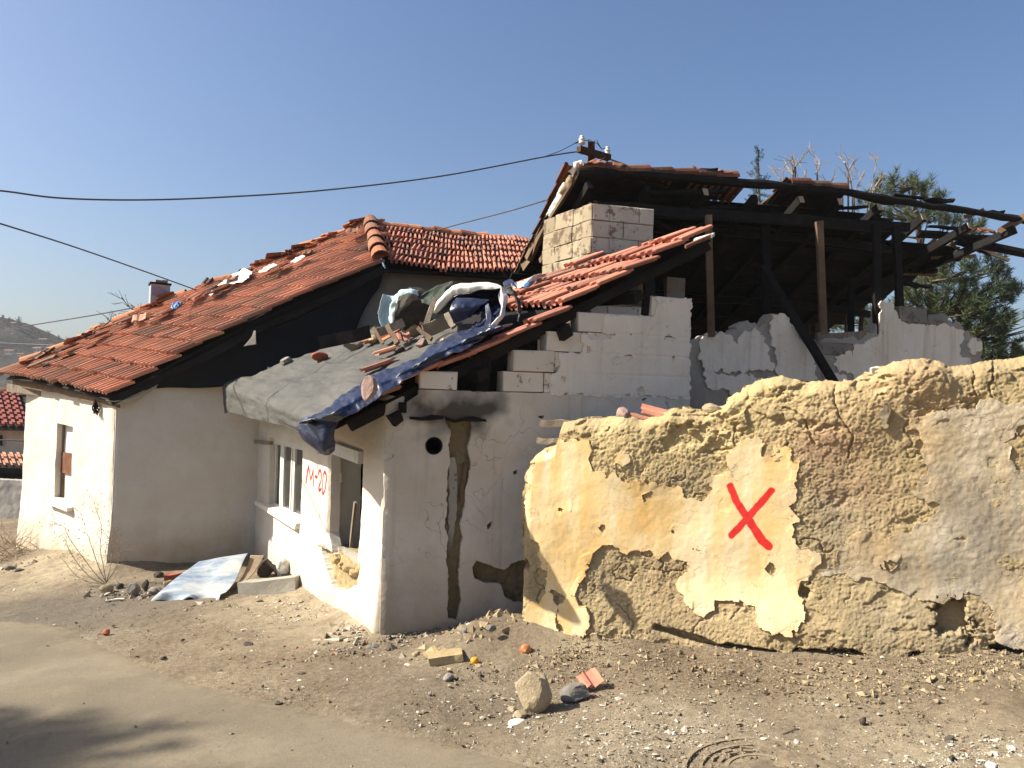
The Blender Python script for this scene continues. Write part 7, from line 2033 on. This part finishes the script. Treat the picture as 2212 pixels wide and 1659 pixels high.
def mk_shade_tree():
    """a dense evergreen outside the frame on the left, whose shade falls on the lane"""
    r = np.random.default_rng(51)
    b = np.array([-16.6, 4.2, base_z(-16.6)]); root = thing('roadside_tree', 'dense evergreen beyond the left edge whose shade falls on the lane', 'tree', b)
    mb = MB(); mb.tube([b, b + np.array([.05, 0, 3.5]), b + np.array([.0, .1, 10.2])], [.16, .13, .04], 7, False); mb.build('trunk', M['bark'], root, True)
    cs = [(0, 0.1, 5.4, 1.15), (.0, -1.0, 5.2, 1.0), (-.5, .7, 4.9, .9), (.4, .2, 4.5, .9), (.3, -1.3, 4.3, .9), (.55, .9, 4.3, .55), (1.2, -.5, 4.6, .5), (-.6, -.6, 4.6, 1.0), (1.0, -1.7, 4.9, .8), (.3, -2.2, 4.7, .8)]
    tufts = []
    for cx, cy, cz, R_ in cs:
        for _ in range(int(330 * R_ ** 2)):
            v = nrm(r.normal(size=3)) * R_ * r.random() ** .4
            tufts.append((b + np.array([cx, cy, cz + 5.0]) + v - np.array([0, 0, base_z(-16.6)]), nrm(v + np.array([0, 0, .5])), 1.5))
    needles(tufts, 'crown', root, 52, 20, .15, .014)
mk_shade_tree()

# ------------------------------------------------------------------ pole and wires
def mk_pole():
    Y = 12.0; b = at(1283, 800, Y); b[2] = base_z(b[0])
    root = thing('utility_pole', 'rusty steel pole with a crossarm and two white insulators above the burnt roof', 'pole', b)
    t = at(1277, 306, Y); d = t - b
    mb = MB(); mb.beam(b, t, .035, .10, (1, 0, 0)); mb.build('web', M['rust'], root)
    for s in (-1, 1):
        mb = MB(); mb.beam(b + np.array([s * .045, 0, 0]), t + np.array([s * .045, 0, 0]), .10, .012, (1, 0, 0)); mb.build('flange', M['rust'], root)
    a0, a1 = at(1250, 322, Y - .35), at(1316, 341, Y - .02)
    mb = MB(); mb.beam(a0, a1, .09, .085, (0, 0, 1)); mb.build('crossarm', M['rust'], root)
    for nm, (x, y, Yy) in (('insulator', (1257, 304, Y - .30)), ('insulator', (1312, 328, Y - .04))):
        c = at(x, y, Yy); mb = MB()
        prof = [(-.11, .012), (-.05, .012), (-.05, .045), (-.035, .052), (-.015, .045), (-.005, .036), (.005, .046), (.025, .048), (.035, .034), (.045, .030), (.06, .034), (.075, .026), (.082, .006)]
        mb.tube([c + np.array([0, 0, z]) for z, r in prof], [r for z, r in prof], 14); mb.build(nm, M['ceramic'], root, True)
        mb = MB(); mb.tube([c + np.array([0, 0, -.20]), c + np.array([0, 0, -.06])], .011, 6); mb.build('pin', M['rust'], root)
    mb = MB(); mb.tube([at(1263, 304, Y - .3), at(1274, 302, Y - .2), at(1280, 306, Y), at(1290, 310, Y), at(1300, 322, Y - .05)], .006, 4); mb.tube([at(1289, 303, Y), at(1295, 315, Y), at(1300, 322, Y - .05), at(1310, 319, Y - .05)], .008, 4); mb.tube([at(1243, 309, Y - .32), at(1251, 306, Y - .3)], .014, 5); mb.build('jumper_wires', M['wire'], root)
mk_pole()
def wire(pts, r, label, mat='wire'):
    P = catmull([at(x, y, Y) for x, y, Y in pts], 60)
    mb = MB(); mb.tube(list(P), r, 5, False)
    tag(mb.build('overhead_wire', M[mat], None, True), label, 'wire', 'overhead wires')
wire([(-140, 402, 8.4), (0, 412, 8.6), (130, 428, 8.9), (300, 432, 9.4), (480, 426, 9.9), (700, 411, 10.5), (950, 381, 11.1), (1180, 338, 11.6), (1252, 327, 11.7)], .011, 'thick sagging cable from the crossarm to the left across the sky')
wire([(1180, 337, 11.5), (1210, 326, 11.55), (1245, 308, 11.7)], .006, 'thin wire rising to the left insulator')
wire([(-140, 440, 8.0), (0, 483, 9.0), (150, 530, 10.5), (300, 582, 12.0), (425, 627, 13.2)], .010, 'dark wire slanting down onto the left roof ridge')
wire([(45, 706, 20), (200, 681, 17.5), (325, 658, 15.5), (480, 632, 14.8), (640, 600, 14.5)], .014, 'thin wire passing behind the chimney')
wire([(-100, 735, 18.), (0, 741, 17.5), (130, 747, 15.5), (210, 752, 14.6)], .014, 'dark wire low in front of the far hillside')
wire([(918, 504, 14.0), (1000, 482, 13.2), (1100, 456, 12.2), (1185, 431, 11.3), (1235, 420, 10.6)], .010, 'dark wire from the rear ridge up to the burnt roof')
wire([(1314, 343, 11.95), (1340, 352, 12.4), (1372, 363, 13.0)], .012, 'short wire leaving the right end of the crossarm')

# ------------------------------------------------------------------ far hillside and neighbours
def mk_hill():
    xs = np.linspace(-640, 60, 180); ys = np.linspace(150, 520, 90)
    X, Y = np.meshgrid(xs, ys, indexing='ij')
    sil = [(-900, 560), (-400, 610), (0, 686), (10, 689), (14, 699), (50, 706), (74, 716), (96, 730), (120, 736), (145, 746), (200, 758), (260, 772), (340, 792), (500, 800), (900, 812), (1500, 830)]
    P = np.array([at(x, y, 330.) for x, y in sil])
    zr = np.interp(X, P[:, 0], P[:, 2])
    t = np.clip((Y - 150) / 180, 0, 1)
    prof = t ** 1.2 * np.where(Y > 330, np.exp(-((Y - 330) / 120) ** 2), 1)
    z = -14 + (zr + 14) * prof + 2.2 * fbm(X / 40, Y / 40, 4, 3) * prof * (1 - t * .5) + .8 * fbm(X / 6, Y / 6, 3, 4) * prof
    idx = np.arange(X.size).reshape(X.shape)
    q = np.stack([idx[:-1, :-1], idx[1:, :-1], idx[1:, 1:], idx[:-1, 1:]], -1).reshape(-1, 4)
    m = NT('scrub_hillside', 1., .0)
    c = m.ramp(m.noise(.05, 6, .7), [(.35, (.032, .030, .027)), (.55, (.055, .050, .043)), (.7, (.085, .078, .066))])
    c = m.mix(m.ramp(m.noise(.35, 4, .7), [(.55, 0.), (.62, .8)]), c, (.03, .033, .024))
    m.col(c); m.bump(m.noise(.4, 4), .8, 1.0)
    tag(put('hillside', np.stack([X, Y, z], -1).reshape(-1, 3), [q], m.done(), None, True, recentre=False), 'dark scrubby hillside far off on the left', None, None, 'structure')
    pw = simple('pale_house_wall', (.40, .38, .35), (.52, .50, .46), .2, .9, 0); pr = simple('far_roof', (.16, .08, .06), (.24, .12, .09), .2, .9, 0)
    pgy = simple('far_concrete', (.20, .20, .20), (.26, .26, .26), .1, .9, 0)
    lab = {}
    hs = [(82, 757, 13, 9, 255, pw, 'brightest white house on the far hillside'), (95, 737, 15, 7, 285, pgy, 'grey house under the hill crest'), (22, 761, 16, 7, 250, pw, 'pale house low on the left of the hillside'), (46, 767, 11, 5, 245, pw, 'small pale house between the two low white ones'), (30, 701, 8, 6, 325, pgy, 'little hut on the hill crest'), (16, 715, 6, 3, 310, pw, 'speck of a house just under the crest'), (28, 722, 5, 3, 305, pw, 'tiny white hut below the crest hut'), (112, 762, 14, 6, 250, pgy, 'long grey house near the roof edge'), (66, 745, 7, 3, 270, pgy, 'grey hut above the brightest house')]
    for x, y, w, h, Y, mt, lb in hs:
        p = at(x, y + h / 2, Y); s = Y / FPX
        root = thing('hill_house', lb, 'house', p, 'houses on the far hillside')
        mb = MB(); mb.box(p + np.array([0, 0, h * s * .35]), (w * s / 2, 0, 0), (0, w * s / 2.5, 0), (0, 0, h * s * .65)); mb.build('wall', mt, root)
        e = .4; zz = p[2] + h * s
        mb = MB(); a, b_ = w * s / 2 + e, w * s / 2.5 + e
        mb.add([p + np.array([-a, -b_, zz - p[2]]), p + np.array([a, -b_, zz - p[2]]), p + np.array([a, b_, zz - p[2]]), p + np.array([-a, b_, zz - p[2]]), p + np.array([-a, 0, zz - p[2] + h * s * .35]), p + np.array([a, 0, zz - p[2] + h * s * .35])], [(0, 1, 5, 4), (2, 3, 4, 5), (3, 2, 1, 0)], [(0, 4, 3), (1, 2, 5)]); mb.build('roof', pr, root)
        for k in (-.28, .28):
            mb = MB(); mb.box(p + np.array([k * w * s, -w * s / 2.5 - .03, h * s * .5]), (w * s * .09, 0, 0), (0, .05, 0), (0, 0, h * s * .16)); mb.build('window', M['glass'], root)
    # trees on the crest
    r = np.random.default_rng(3)
    for i, (x, y, h, lb) in enumerate(((6, 688, 9, 'round bare tree on the rocky crest'), (20, 701, 15, 'thin post-like tree left on the crest'), (39, 704, 18, 'thin post-like tree by the crest hut'), (44, 705, 9, 'bush on the descending crest'), (84, 722, 10, 'second bush on the descending crest'), (104, 732, 16, 'bare tree above the roof edge'), (126, 739, 14, 'small bare tree right on the crest'), (70, 715, 10, 'thin tree above the grey hut'), (145, 745, 16, 'last bush before the roof hides the crest'))):
        b = at(x, y + 2, 328.); s = 328 / FPX
        root = thing('crest_tree', lb, 'tree', b, 'trees on the hill crest')
        mb = MB(); mb.tube([b, b + np.array([0, 0, h * s])], [.22, .12], 4); mb.build('trunk', M['bark'], root)
        mb = MB()
        for _ in range(26): 
            branch(mb, b + np.array([0, 0, h * s * r.uniform(.3, 1)]), r.normal(0, 1, 3) + np.array([0, 0, .6]), h * s * .3, .07, 1, r, .3, .6, 3, .05)
        mb.build('crown', M['twig_dark'], root)
    b = at(228, 735, 420.); s = 420 / FPX; root = thing('tower_block', 'pale far tower block behind the bare bush', 'building', b)
    for dx, w, h in ((-6, 7, 28), (4, 9, 36)):
        mb = MB(); mb.box(b + np.array([dx * s, 0, 0]), (w * s / 2, 0, 0), (0, 6, 0), (0, 0, h * s)); mb.build('wall', simple('hazy_concrete', (.42, .46, .5), (.46, .5, .54), .1, .9, 0), root)
        for k in range(6):
            mb = MB(); mb.box(b + np.array([dx * s, -6.05, h * s * (.95 - k * .14)]), (w * s * .38, 0, 0), (0, .1, 0), (0, 0, h * s * .025)); mb.build('window', M['glass'], root)
mk_hill()
def far_tiles(root, A, B, C, D, rows, cols, mat):
    """a small tiled slope: eave A-B, top D-C, ribs joined as one part"""
    V = []; q = []
    n = nrm(np.cross(B - A, D - A)); n = n if n[2] > 0 else -n
    for i in range(rows):
        for j in range(cols):
            a0, a1 = j / cols, (j + 1) / cols; b0, b1 = i / rows, (i + 1.05) / rows
            for (s0, s1, h) in ((a0, a0 + .45 / cols, .05), (a0 + .45 / cols, a1, .0)):
                o = len(V)
                for s, b, hh in ((s0, b0, h + .06), (s1, b0, h + .06), (s1, b1, h), (s0, b1, h), (s0, b0, h), (s1, b0, h)):
                    V.append(A + (B - A) * s + (D - A) * b + n * hh)
                q += [(o, o + 1, o + 2, o + 3), (o + 4, o + 5, o + 1, o)]
    tag(put('roof_tiles', np.array(V), [np.array(q)], mat, root, False), kind='stuff')
def mk_neighbour():
    Y = 21.0
    b = at(-10, 1020, Y); b[2] = base_z(b[0]); root = thing('red_roofed_house', 'white neighbour house with a dark red tiled roof at the left edge', 'house', b)
    A, B, C, D = at(-170, 915, Y), at(62, 921, Y - .6), at(62, 852, Y + 1.6), at(-170, 845, Y + 2.2)
    roof = node('roof', root, (A + C) / 2)
    far_tiles(roof, A, B, C, D, 7, 14, mk_tile('dark_red_tile', (.20, .06, .05), (.24, .07, .06), (.18, .055, .05), .2))
    mb = MB(); mb.hexa([p - np.array([0, 0, .12]) for p in (A, B, C, D)] + [p - np.array([0, 0, .02]) for p in (A, B, C, D)]); mb.build('roof_deck', M['wood_dark'], roof)
    mb = MB()
    for k in range(10):
        p = D + (C - D) * k / 10; mb.barrel(p + np.array([0, 0, .05]), D + (C - D) * (k + 1.1) / 10 + np.array([0, 0, .05]), .14, .12, (0, 0, 1))
    tag(mb.build('ridge_tiles', M['tile_soot'], roof), kind='stuff')
    a, c = at(-160, 915, Y + .4), at(60, 990, Y - .2)
    W_ = Wall(a[:2], c[:2]); 
    sheet('wall', W_, [(0, b[2] - .3), (0, a[2] - .02), (W_.L, at(60, 920, Y)[2] - .02), (W_.L, b[2] - .3)], .1, None, .2, M['grey_plaster'], root)
    for x0, x1, y0, y1 in ((-4, 3, 940, 962), (41, 52, 972, 981)):
        p, q = at(x0, y1, W_.pt(1, 0)[1] - .3), at(x1, y0, W_.pt(1, 0)[1] - .3)
        mb = MB(); mb.box((p + q) / 2, ((q - p)[0] / 2, 0, 0), (0, .04, 0), (0, 0, (q - p)[2] / 2)); mb.build('window', M['glass'], root)
    mb = MB(); mb.tube([at(-100, 948, Y - .8), at(55, 952, Y - .8)], .015, 4); mb.build('wall_cable', M['wire'], root)
    # low shed with rusty roof
    Y = 19.6; b = at(0, 1040, Y); b[2] = base_z(b[0]); root = thing('low_shed', 'dark open shed with a rusty red roof below the neighbour house', 'shed', b)
    A, B, C, D = at(-160, 1004, Y), at(60, 1010, Y), at(60, 988, Y + .9), at(-160, 976, Y + .9)
    far_tiles(root, A, B, C, D, 2, 14, M['tile'])
    p, q = at(-150, 1008, Y + .4), at(58, 1012, Y + .4); zb = base_z(p[0]) - .3
    mb = MB(); mb.hexa([np.array([p[0], p[1], zb]), np.array([q[0], q[1], zb]), np.array([q[0], q[1] + .6, zb]), np.array([p[0], p[1] + .6, zb]), p, q, q + np.array([0, .6, .1]), p + np.array([0, .6, .1])]); mb.build('wall', M['soot_shade_wall'], root)  # near-black block stands in for the shade under the shed roof
    mb = MB(); mb.beam(at(-150, 1010, Y - .1), at(58, 1017, Y - .1), .08, .12); mb.build('eave_board', M['wood_dark'], root)
    # low yard wall
    Y = 18.2; a, c = at(-260, 1030, Y + .6)[:2], at(62, 1040, Y)[:2]
    W_ = Wall(a, c); zt = W_.uv(30, 1038)[1]; zb = base_z(c[0]) - .3
    m = plaster('yard_wall_render', (.40, .38, .34), (.34, .32, .28), (.14, .12, .09), .25, spots=.4)
    o = sheet('yard_wall', W_, [(0, zb - .4), (0, zt + .02), (W_.L, zt), (W_.L, zb)], .03, lambda u, v, s: .02 * fbm(u / .4, v / .4, 3, 5), .25, m, None, jag=.02)
    tag(o, 'low whitish yard wall below the neighbour houses', 'wall')
mk_neighbour()
# ------------------------------------------------------------------ thin haze in the far air
HAZE = 0.00038
def mk_haze():
    mb = MB(); mb.hexa([(-760, -60, -24), (400, -60, -24), (400, 600, -24), (-760, 600, -24), (-760, -60, 42), (400, -60, 42), (400, 600, 42), (-760, 600, 42)])
    o = mb.build('haze', None); tag(o, kind='stuff')
    m = bpy.data.materials.new('haze'); m.use_nodes = True; t = m.node_tree
    for n in list(t.nodes): t.nodes.remove(n)
    mo = t.nodes.new('ShaderNodeOutputMaterial'); v = t.nodes.new('ShaderNodeVolumePrincipled')
    v.inputs['Color'].default_value = (.86, .88, .92, 1); v.inputs['Density'].default_value = HAZE; v.inputs['Anisotropy'].default_value = .0
    t.links.new(v.outputs[0], mo.inputs['Volume']); o.data.materials.clear(); o.data.materials.append(m)
if HAZE > 0: mk_haze()
